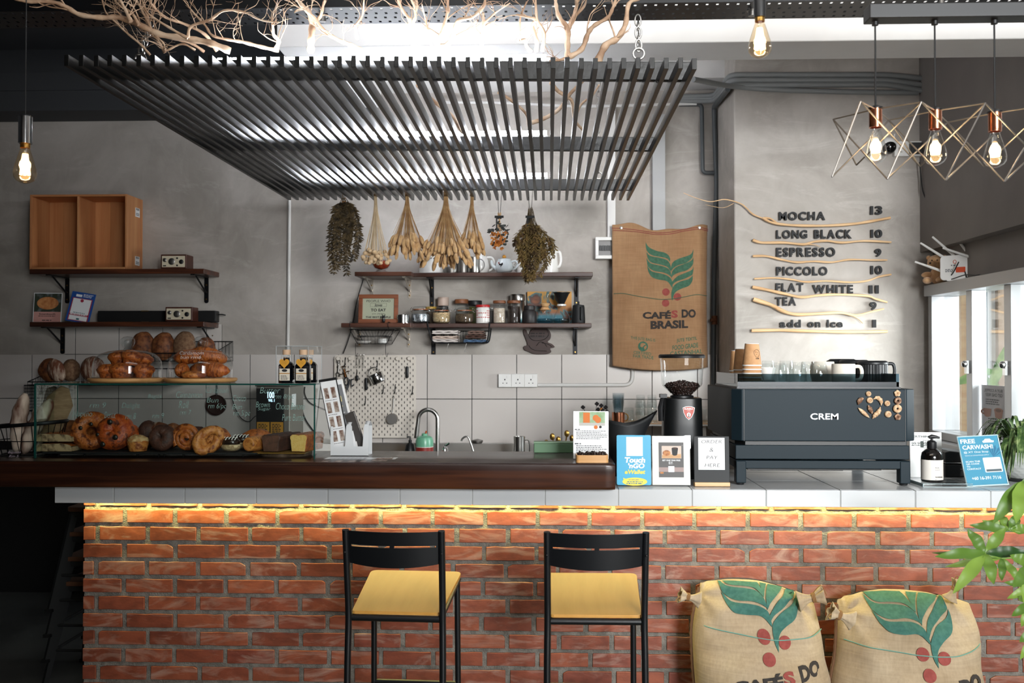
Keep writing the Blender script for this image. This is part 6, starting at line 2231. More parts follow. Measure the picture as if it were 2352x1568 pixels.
# green box, brochure, bean tray
t = thing('green_box','low green box at the back of the timber top','box',(aX(1275,4.46),4.46,zs))
w = aX(1330,4.44) - aX(1232,4.44)
GRN = mat('sage_green_metal','#5d8060',.45)
MB().box(-w/2,w/2,-.03,.04,0,.042).build('box_body',GRN,t,smooth=0,bevel=.004)
MB().box(-w/2 - .001,w/2 + .001,-.031,.041,.042,.048).build('box_lid',mat('pale_green_metal','#86a587',.45),t,smooth=0,bevel=.002)
p = at(1357,1052,4.16)
w,h = .146,.201
t = thing('brochure_stand','white upright leaflet with an orange juice picture on the timber end','leaflet',(p.x,4.15,zs),-.06,rx=-.08)
MB().box(-w/2,w/2,0,.003,.004,h).build('leaflet_sheet',PAPER,t,smooth=0)
MB().box(-w/2 - .002,w/2 + .002,.003,.005,0,h + .002).box(-w/2 - .002,w/2 + .002,-.02,.04,0,.003).build('acrylic_stand',ACRYL,t,smooth=0)
m = MB()
m.m = 0
rect(m,-w*.33,w*.4,h*.70,h*.985,-.001)
m.m = 1
rect(m,-w*.22,-w*.03,h*.76,h*.97,-.0015)
disc(m,w*.14,h*.86,w*.09,None,-.0015)
disc(m,w*.2,h*.82,w*.09,None,-.002)
disc(m,w*.14,h*.67,w*.055,None,-.0015)
m.m = 2
disc(m,w*.27,h*.675,w*.04,None,-.0015,7)
m.m = 3
rect(m,-w*.33,w*.4,h*.70,h*.76,-.0012)
m.build('juice_picture',[mat('green_print','#7d9b6c',.5,c2='#a7bfa0',ns=20),mat('orange_print','#cf6f22',.5),INK,mat('table_print','#b9b7b0',.5)],t,smooth=0)
m = MB()
bars(m,-w*.46,-w*.3,[h*.61],.004,-.001,3)
bars(m,-w*.42,w*.48,[h*(.585 - .032*k) for k in range(6)],.0026,-.001,4)
bars(m,-w*.46,-w*.25,[h*.315],.005,-.001,5)
bars(m,-w*.42,w*.48,[h*(.28 - .035*k) for k in range(6)],.003,-.001,6)
m.build('small_print',mat('grey_ink','#6a6c6e',.6),t,smooth=0)
p = at(1360,1064,4.035)
w = aX(1397,4.035) - aX(1323,4.035)
t = thing('bean_tray','small wooden tray of coffee beans on the timber corner','tray',(p.x,4.065,zs),.02)
hh = .031
m = MB()
o1,i1 = roundrect(-w/2,w/2,-.04,.04,.012),roundrect(-w/2 + .004,w/2 - .004,-.036,.036,.009)
n = len(o1)
vs = [(x,y,0) for x,y in o1] + [(x,y,hh) for x,y in o1] + [(x,y,hh) for x,y in i1] + [(x,y,.005) for x,y in i1]
fs = [tuple(range(n - 1,-1,-1)),tuple(3*n + k for k in range(n))]
for k in range(n):
	k2 = (k + 1) % n
	for a in range(3):
		fs.append((a*n + k,a*n + k2,(a + 1)*n + k2,(a + 1)*n + k))
m.add(vs,fs)
m.build('wooden_tray',WOODB,t,smooth=30)
BEAN = mat('roast_bean','#1c100b',.35,c2='#33201a',ns=60)
def beans(parent,n,place,r=.0055,seed=4,name='coffee_beans'):
	rr_ = random.Random(seed)
	m = MB()
	for k in range(n):
		c = place(rr_)
		q = Euler((rr_.random()*6,rr_.random()*6,rr_.random()*6)).to_matrix().to_4x4()
		q.translation = Vector(c)
		m.ell((0,0,0),(r,r*.75,r*.55),8,6,None,q)
	return m.build(name,BEAN,parent)
o = beans(t,190,lambda r: (r.uniform(-w/2 + .01,w/2 - .01),r.uniform(-.032,.032),.012 + .026*r.random()),.0065)
o['kind'] = 'stuff'
# ---------------------------------------------------------------- utensils, shelf and glasses behind
t = thing('utensil_jar','jar of brass measuring spoons on the back counter behind the green box','jar',(aX(1290,6.3),6.3,.901))
MB().lathe([(0,0),(.05,0),(.052,.12),(.048,.12),(.046,.008),(0,.008)],26).build('jar_body',STEELD,t)
m = MB()
for k,(x,c) in enumerate(((-.09,.13),(-.055,.17),(-.02,.15),(.03,.19),(.06,.16))):
	m.tube([(x*.3,0,.05),(x,-.01,c)],.004,6).ell((x*1.08,-.012,c + .02),(.016,.008,.022),12,8)
m.build('spoons',BRASS,t)
o = MB().lathe([(0,0),(.022,0),(.022,.09),(.012,.11),(.010,.14),(.016,.16),(0,.165)],20).build('salt_shaker',STEELD,None,loc=(aX(1265,6.25),6.25,.901))
tag(o,'small steel shaker left of the measuring spoons','shaker')
YV = 6.3
zsh = aZ(972,YV)
t = thing('wall_shelf','thin wooden shelf with a white front edge behind the grinder','shelf',(aX(1530,YV),6.48,zsh - .02))
x0,x1 = aX(1385,YV),CX0 - .005
MB().box(x0,x1,YV,6.645,zsh - .012,zsh).build('board',PALEW,t,world=True,smooth=0)
MB().box(x0,x1,YV - .004,YV,zsh - .014,zsh - .004).build('white_edge',WHITEP,t,world=True,smooth=0)
MB().box(x0 + .1,x0 + .13,YV + .05,6.645,zsh - .10,zsh - .012).box(x1 - .15,x1 - .12,YV + .05,6.645,zsh - .10,zsh - .012).build('bracket',WHITEP,t,world=True,smooth=0)
zsh += .001
t = thing('copper_mug','copper mug on the thin shelf holding clear plastic cups','mug',(aX(1420,6.38),6.38,zsh))
MB().lathe([(0,0),(.036,0),(.041,.004),(.041,.066),(.038,.066),(.037,.006),(0,.006)],28).build('mug_body',COPPER,t)
MB().tube([(.04 + .022*math.cos(q),-.005,.034 + .024*math.sin(q)) for q in [-1.5 + 3*k/10 for k in range(11)]],.004,8).build('handle',BRASS,t)
PLC = glassmat('clear_plastic','#e9eef0',.8)
m = MB()
for k in range(6):
	m.lathe([(.028,.0 + k*.011),(.037,.085 + k*.011),(.039,.087 + k*.011)],28,(0,0,.04))
o = m.build('plastic_cups',PLC,None,loc=(aX(1420,6.38),6.38,zsh + .006))
tag(o,'nest of clear plastic cups standing in the copper mug','cups')
gl0 = None
tg = 'stacked tumblers on the thin shelf'
def tumbler(loc,label,grp,s=1):
	t = thing('tumbler',label,'glass',loc,group=grp)
	MB().lathe([(.036*s,0),(.026*s,.078*s),(.024*s,.08*s),(0,.08*s)],24).build('glass_wall',GLASS,t)
	MB().lathe([(.034*s,.001),(.024*s,.066*s),(0,.067*s)],24).build('glass_inner',GLASS,t)
	return t
for x_,nm in ((1471,'left'),(1497,'right')):
	for k,w_ in enumerate(('bottom','middle','top')):
		tumbler((aX(x_,6.40),6.40,zsh + k*.046),'%s upturned tumbler of the %s stack on the thin shelf' % (w_,nm),tg,1.05)
tumbler((aX(1445,6.44),6.44,zsh),'short upturned tumbler left of the two tumbler stacks',tg,1.15)
tumbler((aX(1622,6.40),6.40,zsh),'tumbler on the thin shelf between grinder and coffee machine',tg,1.3)
t = thing('flower_vase','small vase of dark dried flowers behind the leaflet','vase',(aX(1362,6.35),6.35,.901))
MB().lathe([(0,0),(.035,0),(.05,.06),(.03,.14),(.02,.2),(.024,.21),(0,.2)],24).build('vase_body',BLKM,t)
m = MB()
f2 = MB()
for px,py in ((1339,935),(1371,927),(1381,931),(1391,935),(1394,945),(1382,940),(1374,940),(1390,950)):
	q = at(px,py,6.35) - t.location
	m.tube(smoothpath([(0,0,.19),(q.x*.5,0,.19 + (q.z - .19)*.6),q],4),.0018,5)
	f_ = MB()
	for k in range(4):
		a = k*1.6
		(f2 if (px,k) in ((1382,1),(1382,2)) else f_).ell(q + Vector((.007*math.cos(a),.004*math.sin(a),.006*math.sin(a))),.0075,8,6)
	f_.build('flower_head',mat('dark_petal','#1a1416',.9),t)
m.build('stems',BLKM,t)
f2.build('orange_bud',ORNG,t)
p = at(1432,955,4.47)
t = thing('black_pitcher','big matt black pitcher with a pouring lip behind the blue sign','pitcher',(aX(1438,4.52),4.52,TZ1 + .001))
hh = aZ(965,4.52) - TZ1
r_ = (aX(1478,4.52) - aX(1393,4.52))/2*1.02
def pit(u,v):
	a = 2*PI*u
	r = r_*(.86 + .14*v)
	lip = max(0,math.cos(a)) ** 5
	z = hh*v
	x,y = r*math.cos(a),r*.75*math.sin(a)
	if v > .72:
		k = (v - .72)/.28
		x += lip*.055*k ** 1.6
		z += lip*.045*k ** 2 - .016*k*(1 - abs(math.cos(a)))
	return (x,y,z)
m = MB().grid(pit,48,20,True)
m.build('pitcher_body',BLKM,t,smooth=60,solid=.003)
MB().lathe([(0,.002),(r_*.86*.75,.002)],30).build('pitcher_base',BLKM,t)
# ---------------------------------------------------------------- sockets, conduits, fuse box
YW = 6.645
p0,p1 = at(1145,889,6.64),at(1234.5,858,6.64)
t = thing('socket_block','triple white wall socket on the tiles','socket',((p0.x + p1.x)/2,6.63,p0.z))
w,h = p1.x - p0.x,p1.z - p0.z
MB().box(-w/2,w/2,-.012,.017,0,h).build('back_box',WHITEP,t,smooth=0,bevel=.003)
for k in range(3):
	cx_ = -w/2 + w*(k + .5)/3
	f = MB().box(cx_ - w/6 + .001,cx_ + w/6 - .001,-.018,-.012,.002,h - .002).build('face_plate',WHITEP,t,smooth=0,bevel=.002)
	m = MB().box(cx_ - .004,cx_ + .004,-.0186,-.018,h*.52,h*.62).box(cx_ - .016,cx_ - .009,-.0186,-.018,h*.28,h*.34).box(cx_ + .009,cx_ + .016,-.0186,-.018,h*.28,h*.34)
	m.build('pin_holes',INK,f,smooth=0)
	MB().box(cx_ + .012,cx_ + .026,-.021,-.018,h*.66,h*.88).build('switch',WHITEP,f,smooth=0,bevel=.001)
def conduit(label,pts,r,mt,grp=None,clips=None,name='conduit'):
	m = MB().tube(pts,r,12)
	o = m.build(name,mt,None,world=True,smooth=60)
	tag(o,label,'pipe',grp)
	if clips:
		q = MB()
		for c in clips:
			q.cbox(c,(r*3.4,.012,.012))
		q.build('clip',mt,o,loc=None,world=True)
	return o
def elbow(pts,rad,n=6):
	pts = [Vector(p) for p in pts]
	out = [pts[0]]
	for a,b,c in zip(pts,pts[1:],pts[2:]):
		d0,d1 = (a - b).normalized(),(c - b).normalized()
		p,q = b + d0*rad,b + d1*rad
		for k in range(n + 1):
			t = k/n
			out.append(p*(1 - t) ** 2 + b*2*t*(1 - t) + q*t ** 2)
	out.append(pts[-1])
	return out
yc = 6.635
conduit('white conduit running right from the triple socket and bending up',elbow([at(1235,884,yc),at(1453,884,yc),at(1453,846,yc)],.06),.0125,PIPEW,'conduits on the back wall')
conduit('thin white pipe running down the grey wall left of the dried fern',[at(665,440,yc),at(663,700,yc),at(661,812,yc)],.011,PIPEW,'conduits on the back wall')
p0,p1 = at(1368,594,6.58),at(1409,544,6.58)
t = thing('fuse_box','white fuse box beside the hanging burlap sack','fuse box',((p0.x + p1.x)/2 + .01,6.62,p0.z))
w,h = p1.x - p0.x + .02,p1.z - p0.z
m = MB().box(-w/2,w/2,-.04,.038,0,.022).box(-w/2,w/2,-.04,.038,h - .022,h).box(-w/2,-w/2 + .02,-.04,.038,.022,h - .022).box(w/2 - .02,w/2,-.04,.038,.022,h - .022)
m.build('box_frame',WHITEP,t,smooth=0,bevel=.002)
MB().box(-w/2 + .02,w/2 - .02,-.02,.03,.022,h - .022).build('recessed_panel',mat('grey_plastic','#8c8a88',.5),t,smooth=0)
m = MB()
for k in range(5):
	m.box(-w/2 + .026 + k*.016,-w/2 + .038 + k*.016,-.03,-.02,h*.38,h*.62)
m.build('breakers',BLKP,t,smooth=0)
o = MB().box(aX(1396,6.63),aX(1414,6.63),6.615,6.658,aZ(545,6.62),aZ(250,6.62)).build('cable_trunking',PIPEW,None,world=True,smooth=0,bevel=.002)
tag(o,'narrow white cable trunking rising from the fuse box','trunking','vertical cable trunkings')
o = MB().box(aX(1499,6.63),aX(1528,6.63),6.60,6.658,aZ(560,6.62),3.2).build('cable_trunking',mat('grey_trunking','#a5a5a4',.5),None,world=True,smooth=0,bevel=.002)
tag(o,'wide grey cable trunking rising behind the burlap sack','trunking','vertical cable trunkings')
yp = 6.62
conduit('dark grey pipe running down beside the column',elbow([at(1672,205,6.0),at(1640,246,yp),at(1646,420,yp),at(1640,640,yp),at(1638,960,yp)],.03),.0165,PIPED,'grey pipes by the column')
conduit('dark grey pipe loop joining the long pipe beside the column',elbow([at(1560,240,yp),at(1612,240,yp),at(1614,397,yp),at(1642,397,yp)],.03),.0135,PIPED,'grey pipes by the column')
o = MB().tube([at(1632,735,yp - .03),at(1644,735,yp - .02)],.012,10).tube([at(1641,725,yp - .01),at(1641,745,yp - .01)],.02,10).build('pipe_valve',mat('rusty_valve','#6a4028',.6,.5),None,world=True)
tag(o,'small rusty valve on the dark pipe beside the column','valve')
# bundle of conduits along the top of the column
rows_ = [(170,176),(182,188),(194,198)]
for k,(ya,yb) in enumerate(rows_):
	r_ = .0165
	pts = [at(1560,222 + k*5,6.6),at(1640,220 + k*6,6.58),at(1678,ya + 2,6.02),at(2040,yb - 4,6.02),at(2118,yb + 4 + k*3,6.02)]
	conduit(('topmost','second','third')[k] + ' grey conduit along the top of the column',elbow(pts,.06),r_,PIPEG,'grey conduits over the column')
conduit('lowest grey conduit sagging across the top of the column',smoothpath([at(1592,182,5.6),at(1680,198,5.98),at(1780,206,6.02),at(1900,210,6.025),at(2000,212,6.03),at(2108,213,6.03)],6),.0155,PIPEG,'grey conduits over the column')
conduit('pale conduit along the wall above the canopy',smoothpath([at(1010,235,6.6),at(1150,236,6.6),at(1300,243,6.6),at(1400,243,6.6),at(1600,238,6.6)],6),.010,PIPEW,'grey conduits over the column')
conduit('dark cable pipe along the top of the left wall',[at(-20,246,6.62),at(140,243,6.62),at(290,247,6.62)],.010,PIPED,'conduits on the back wall')
o = MB().tube(smoothpath([at(836,636,6.6),at(820,690,6.6),at(812,735,6.62),at(800,780,6.62),at(788,812,6.62)],6),.0035,6).build('power_cord',BLKP,None,world=True)
tag(o,'black cord hanging from the short upper shelf past the quote frame','cord')
# ---------------------------------------------------------------- coffee machine on the tiled end of the counter
ZC = TZ1 + .001
MBODY = mat('slate_black_panel','#19262d',.5,0,spec=.18,bump=.04,bs=400)
MDARK = mat('machine_black','#101214',.4)
def prismz(m,poly_,z0,z1):
	n = len(poly_)
	m.add([(x,y,z0) for x,y in poly_] + [(x,y,z1) for x,y in poly_],
		[tuple(range(n - 1,-1,-1)),tuple(range(n,2*n))] + [(k,(k + 1) % n,n + (k + 1) % n,n + k) for k in range(n)])
	return m
YE = 4.20
ex0,ex1 = aX(1682,YE + .02),aX(2101,YE + .03)
zt_,zb_ = aZ(893,YE),aZ(1011,YE)
em = thing('espresso_machine','big slate black coffee machine on the tiled counter','coffee machine',((ex0 + ex1)/2,4.5,ZC))
c = .034
Yb_ = 4.88
plan = [(ex0 + c,YE),(ex1 - .045,YE),(ex1,YE + .04),(ex1,Yb_),(ex0,Yb_),(ex0,YE + c*1.3)]
prismz(MB(),plan,zb_,zt_).build('body_shell',MBODY,em,world=True,smooth=0,bevel=.004)
for px in (1708,2078):
	MB().box(aX(px,YE),aX(px,YE) + .002,YE - .0015,YE + .01,zb_,zt_).build('panel_seam',MDARK,em,world=True,smooth=0)
i_ = .02
prismz(MB(),[(ex0 + c + i_,YE + .025),(ex1 - i_ - .02,YE + .025),(ex1 - i_,YE + .07),(ex1 - i_,Yb_ - .02),(ex0 + i_,Yb_ - .02),(ex0 + i_,YE + .08)],aZ(1022,YE),zb_).build('shadow_gap',MDARK,em,world=True,smooth=0)
lx0,lx1 = aX(1690,YE),aX(2090,YE)
z2,z3,z4,z5 = aZ(1021,YE),aZ(1053,YE),aZ(1055.5,YE),aZ(1074,YE)
prismz(MB(),[(lx0,YE + .012),(lx1,YE + .012),(lx1,Yb_ - .01),(lx0,Yb_ - .01)],z3,z2).build('lower_housing',MBODY,em,world=True,smooth=0,bevel=.003)
prismz(MB(),[(lx0 + .02,YE + .05),(lx1 - .02,YE + .05),(lx1 - .02,Yb_ - .05),(lx0 + .02,Yb_ - .05)],z4,z3).build('drip_gap',MDARK,em,world=True,smooth=0)
m = MB().box(lx0,lx1,YE + .004,YE + .03,z5,z4).box(lx0,lx0 + .03,YE + .03,Yb_ - .02,z5,z4).box(lx1 - .03,lx1,YE + .03,Yb_ - .02,z5,z4).box(lx0 + .03,lx1 - .03,Yb_ - .05,Yb_ - .02,z5,z4)
m.build('base_frame',MBODY,em,world=True,smooth=0,bevel=.003)
MB().box(lx0 + .06,lx1 - .1,YE + .06,Yb_ - .1,z5 - .012,z5 + .004).build('drip_tray',MDARK,em,world=True,smooth=0)
MB().box(lx0 + .1,lx0 + .5,YE + .2,Yb_ - .15,z5 - .03,z5 - .012).build('waste_box',MDARK,em,world=True,smooth=0)
for x_ in (lx0,lx1 - .042):
	for y_ in (YE,Yb_ - .06):
		MB().box(x_,x_ + .042,y_,y_ + .05,ZC + .008,z4 - .002).build('leg',MBODY,em,world=True,smooth=0,bevel=.004)
		MB().lathe([(0,0),(.016,0),(.018,.008),(0,.008)],16,(x_ + .021,y_ + .025,ZC)).build('foot',MDARK,em,world=True)
# tinted cup rail
TINT = glassmat('tinted_acrylic','#93a3a8',.9,ior=1.5)
rx0,rx1,ry0,ry1 = aX(1694,4.30),aX(2064,4.30),4.30,4.84
rz1 = aZ(858,4.30)
MB().box(rx0 - .005,rx1 + .005,ry0 - .01,ry1 + .01,zt_,zt_ + .006).build('cup_tray',MDARK,em,world=True,smooth=0)
m = MB().box(rx0,rx1,ry0,ry0 + .006,zt_ + .006,rz1).box(rx0,rx0 + .006,ry0 + .006,ry1,zt_ + .006,rz1).box(rx1 - .006,rx1,ry0 + .006,ry1,zt_ + .006,rz1)
m.build('cup_rail',TINT,em,world=True,smooth=0)
MB().box(rx0 - .001,rx1 + .001,ry0 - .002,ry0 + .008,zt_ + .004,zt_ + .028).build('rail_band',mat('rail_black','#0f1a20',.2,coat=.4),em,world=True,smooth=0)
MB().box(rx1 - .012,rx1 + .002,ry0 - .002,ry0 + .012,zt_ + .006,rz1 + .001).build('rail_corner',mat('clear_corner','#3d5560',.12,coat=.5),em,world=True,smooth=0,bevel=.002)
m = MB()
a,b = at(1861,963,YE),at(1925,949,YE)
txt(m,'CREM',a.x,b.x,a.z,b.z,YE - .004,.012,0,.0)
LT = m.build('maker_lettering',mat('silver_letters','#c9ccce',.3,.6),em,world=True,smooth=0)
LT.modifiers.new('s','SOLIDIFY').thickness = .003
# pastry magnets on its front
CLAY = mat('clay_pastry','#b08a66',.7,c2='#d8bf9c',ns=90,bump=.3,bs=90)
CLAYD = mat('clay_dark','#6a4a36',.7,c2='#b8977a',ns=90,lo=.45,hi=.6)
mg = 'little pastry magnets on the coffee machine'
YMG = YE - .001
def magnet(label,kind,x0,y0,x1=None,y1=None,mt=CLAY):
	m = MB()
	if kind == 'round':
		p = at(x0,y0,YMG)
		r = pm(x1,YMG)
		m.lathe([(r,0),(r*1.02,.006),(r*.8,.012),(r*.45,.013),(r*.3,.010),(0,.012)],18,M=Matrix.Translation(p) @ Matrix.Rotation(PI/2,4,'X'))
	elif kind == 'ring':
		p = at(x0,y0,YMG)
		r = pm(x1,YMG)
		m.tube([p + Vector((r*.62*math.cos(q),-.007,r*.62*math.sin(q))) for q in [2*PI*k/16 for k in range(16)]],r*.42,10,closed=True)
	elif kind == 'knot':
		p = at(x0,y0,YMG)
		r = pm(x1,YMG)
		for k in range(5):
			a = k*2*PI/5 + .3
			m.ell(p + Vector((r*.55*math.cos(a),-.006,r*.55*math.sin(a))),(r*.5,.006,r*.5),10,7)
	else:
		pts = [at(x,y,YMG) + Vector((0,-.006,0)) for x,y in x0]
		sm = smoothpath(pts,6)
		n = len(sm)
		m.tube(sm,[y0*(max(.12,1 - abs(2*k/(n - 1) - 1) ** 2.5))*(1 + (.14*math.sin(k*1.9) if kind == 'ridge' else 0)) for k in range(n)],10,flat=1)
	tag(m.build('pastry_magnet',mt,None,world=True,smooth=60),label,'magnet',mg)
magnet('round swirl magnet above the heart on the coffee machine','round',1994,904,6)
magnet('round bun magnet at the top dip of the heart','round',1997,919,7)
magnet('brown roll magnet forming the upper left of the heart','ridge',[(1970,929),(1974,919),(1983,914)],.010,mt=CLAYD)
magnet('curved croissant magnet at the upper right of the heart','ridge',[(2005,916),(2014,913),(2022,920),(2023,931)],.009)
magnet('spiral magnet inside the heart','ridge',[(1993,930),(1998,940),(2003,950)],.009,mt=CLAYD)
magnet('long baguette magnet forming the lower left of the heart','smooth',[(1970,936),(1982,947),(1996,959)],.008)
magnet('twisted magnet on the right side of the heart','ridge',[(2021,934),(2017,945),(2009,953),(2003,961)],.010)
magnet('round tart magnet right of the heart, upper one','round',2037,926,6.5)
magnet('round tart magnet right of the heart, lower one','round',2039,951,7.5)
magnet('knotted magnet, top of the right column on the machine','knot',2060,903,7.5)
magnet('dark ring magnet, second in the right column on the machine','ring',2061,920,8,mt=CLAYD)
magnet('pale ring magnet, third in the right column on the machine','ring',2060,938,9.5)
magnet('striped knot magnet, bottom of the right column on the machine','knot',2061,957,7.5,mt=CLAYD)
# cups and glasses on the machine
ZT = zt_ + .007
KRAFT = mat('kraft_cup','#b98a5e',.7,c2='#c5976a',ns=40)
def cupstack(label,px,Y,top,n,wpx,doodle=False):
	t = thing('paper_cups',label,'paper cups',(aX(px,Y),Y,ZT),group='stacks of kraft paper cups')
	h = aZ(top,Y) - ZT
	r = pm(wpx/2,Y)
	hc = .098
	z = h - hc
	MB().lathe([(0,hc - .004),(r*.66,hc - .004),(r*.67,hc),(r*.71,hc),(r*.97,.004)],32).build('top_cup',KRAFT,t,loc=(0,0,z))
	MB().lathe([(r*.69,hc + .0005),(r*.715,hc + .0005),(r*.715,hc - .0015)],32).build('white_base_ring',PAPER,t,loc=(0,0,z))
	for k in range(n):
		zz = z - k*(z/max(1,n - 1)) if n > 1 else 0
		o = MB().lathe([(r*.93,0),(r,.001),(r,.005),(r*.93,.006)],32).build('cup_rim',PAPER,t,loc=(0,0,max(0,zz)))
		if k < n - 1:
			MB().lathe([(r*.95,-(z/max(1,n - 1)) + .004),(r*.93,0)],32).build('nested_cup',KRAFT,t,loc=(0,0,zz))
	if doodle:
		m = MB()
		a0 = -PI/2 + .45
		def on(u,v):
			a = a0 + u/r
			rr_ = r*(.97 - .27*(v - z)/hc) + .0012
			return Vector((rr_*math.cos(a),rr_*math.sin(a),v))
		for (cu,cv,rr_) in ((0,z + .055,.017),):
			m.tube([on(cu + rr_*math.cos(q)*(1 + .15*math.sin(3*q)),cv + rr_*math.sin(q)) for q in [2*PI*k/20 for k in range(20)]],.0006,5,closed=True)
		for u,v,w_ in ((-.007,z + .06,.003),(.004,z + .057,.003),(-.003,z + .049,.004)):
			m.tube([on(u - w_,v),on(u,v + .0015),on(u + w_,v)],.0006,5)
		for k in range(5):
			m.tube([on(-.008 + k*.004,z + .03),on(-.007 + k*.004,z + .036),on(-.006 + k*.004,z + .03)],.0006,5)
		m.build('printed_doodle',INK,t)
	return t
cupstack('tallest stack of kraft paper cups on the machine, a doodle on its top cup',1727,4.40,789,6,44,True)
cupstack('middle stack of kraft paper cups behind the tallest one',1702,4.55,801,5,36)
cupstack('hindmost stack of kraft paper cups at the left of the machine',1691,4.74,805,5,32,True)
t = thing('espresso_cup','small cream cup right of the paper cups on the machine','cup',(aX(1763,4.46),4.46,ZT + .026))
MB().lathe([(0,0),(.02,0),(.032,.03),(.036,.055),(.033,.055),(.028,.03),(0,.006)],28).build('cup_body',CERAM,t)
MB().tube([(-.032 - .014*math.cos(q),-.006,.032 + .014*math.sin(q)) for q in [-1.5 + 3*k/10 for k in range(11)]],.0035,8).build('handle',CERAM,t)
MB().lathe([(0,-.026),(.03,-.026),(.034,-.001),(0,-.001)],24).build('saucer_stack',CERAM,t)
gg = 'fluted tumblers upturned on the coffee machine'
def fluted(label,px,Y,top,wpx):
	t = thing('fluted_tumbler',label,'glass',(aX(px,Y),Y,ZT),group=gg)
	h = aZ(top,Y) - ZT
	r = pm(wpx/2,Y)
	m = MB()
	vs,fs = [],[]
	n = 40
	prof = [(1,0),(1,.3),(.96,.6),(.84,.92),(.78,1)]
	for q,z in prof:
		for k in range(n):
			f = 1 - (.05 if k % 4 in (0,1) else 0)*(1 if z > .05 else 0)
			a = 2*PI*k/n
			vs.append((r*q*f*math.cos(a),r*q*f*math.sin(a),h*z))
	for j in range(len(prof) - 1):
		for k in range(n):
			fs.append((j*n + k,j*n + (k + 1) % n,(j + 1)*n + (k + 1) % n,(j + 1)*n + k))
	fs.append(tuple((len(prof) - 1)*n + k for k in range(n)))
	m.add(vs,fs)
	m.build('fluted_wall',GLASS,t,smooth=20)
	MB().lathe([(r*.93,.001),(r*.86,h*.6),(r*.72,h*.88),(0,h*.89)],28).build('inner_wall',GLASS,t)
	MB().lathe([(r*.95,0),(r*1.01,0),(r*1.01,.004),(r*.95,.004)],28).build('rim',GLASS,t)
	return t
fluted('front right tumbler of the row on the machine',1880,4.40,832,43)
fluted('front middle tumbler of the row on the machine',1832,4.42,831,42)
fluted('front left tumbler of the row on the machine',1789,4.44,832,38)
fluted('rear left tumbler on the machine, just right of the paper cups',1764,4.62,828,33)
fluted('rear middle tumbler on the machine, behind the front left one',1806,4.62,828,36)
fluted('rear right tumbler on the machine, behind the front right one',1856,4.64,830,36)
MATW = mat('cream_mug','#ded6c9',.5)
MATB = mat('black_mug','#14171a',.45)
def bigmug(label,px,Y,wpx,top,mt,name,grp,ribs=False,rz=0,zoff=0):
	t = thing(name,label,'mug',(aX(px,Y),Y,ZT + zoff),rz,grp)
	h = aZ(top,Y) - ZT - zoff
	r = pm(wpx/2,Y)
	if ribs:
		m = MB()
		n = 72
		prof = [(.9,0),(1,.04),(1,.84),(1.03,.86),(1.03,.93),(.96,.97),(.86,1.0)]
		vs,fs = [],[]
		for q,z in prof:
			for k in range(n):
				f = 1 - (.025 if k % 2 else 0)*(1 if z < .85 else 0)
				a = 2*PI*k/n
				vs.append((r*q*f*math.cos(a),r*q*f*math.sin(a),h*z))
		for j in range(len(prof) - 1):
			for k in range(n):
				fs.append((j*n + k,j*n + (k + 1) % n,(j + 1)*n + (k + 1) % n,(j + 1)*n + k))
		fs.append(tuple((len(prof) - 1)*n + k for k in range(n)))
		m.add(vs,fs)
		m.build('mug_body',mt,t,smooth=20)
	else:
		MB().lathe([(r*.9,0),(r*.98,.004),(r,h*.5),(r,h - .006),(r*.97,h),(0,h)],36).build('mug_body',mt,t)
	MB().tube(smoothpath([(r*.95,0,h*.88),(r + .022,0,h*.86),(r + .03,0,h*.6),(r + .022,0,h*.32),(r*.97,0,h*.26)],5),.0065,10,flat=1.2).build('handle',mt,t)
	return t
bigmug('front cream mug upturned on the machine',1937,4.42,52,835,MATW,'cream_mug','cream mugs on the machine')
bigmug('rear cream mug behind the tumblers on the machine',1890,4.66,50,830,MATW,'cream_mug','cream mugs on the machine',rz=2)
bigmug('rightmost ribbed black mug on the machine',2004,4.55,66,828,MATB,'black_mug','ribbed black mugs on the machine',True,-.1)
bigmug('middle ribbed black mug on the machine, behind the cream mug',1961,4.68,64,826,MATB,'black_mug','ribbed black mugs on the machine',True,2.6)
bigmug('leftmost ribbed black mug on the machine',1934,4.78,60,824,MATB,'black_mug','ribbed black mugs on the machine',True,2.2)
# ---------------------------------------------------------------- grinder
YR = 4.47
gx = aX(1566,YR)
t = thing('coffee_grinder','black coffee grinder with clear bean hopper left of the machine','grinder',(gx,YR,ZC))
Z = lambda y: aZ(y,YR) - ZC
r0 = pm(102/2,YR)
MB().lathe([(r0*1.03,Z(822)),(r0*1.04,Z(817)),(r0*.98,Z(813.5)),(0,Z(813))],44).build('hopper_lid',BLKP,t)
MB().lathe([(r0*.97,Z(821)),(r0*.90,Z(881)),(r0*.86,Z(885)),(r0*.34,Z(910))],44).build('hopper',GLASS,t)
MB().lathe([(0,Z(909)),(r0*.30,Z(908)),(r0*.74,Z(888)),(r0*.72,Z(884.5)),(0,Z(884))],30).build('bean_fill',mat('bean_mass','#22150f',.5,c2='#3b241a',ns=90,bump=1,bs=110,bd=.01),t)
rb = random.Random(9)
def pl_(r):
	a,q = r.random()*2*PI,r.random()
	if r.random() < .55:
		return (r0*.74*math.sqrt(q)*math.cos(a),r0*.74*math.sqrt(q)*math.sin(a),Z(884 - 8*(1 - math.sqrt(q))) + r.random()*.006)
	z = r.uniform(0,1)
	rr_ = r0*(.32 + .44*z)
	return (rr_*math.cos(a),rr_*math.sin(a),Z(909) + (Z(887) - Z(909))*z + .004)
o = beans(t,420,pl_,.0058,9,'loose_beans')
o['kind'] = 'stuff'
MB().lathe([(0,Z(914)),(r0*.52,Z(914)),(r0*.52,Z(908)),(r0*.36,Z(905)),(0,Z(905))],32).build('hopper_collar',BLKP,t)
m = MB()
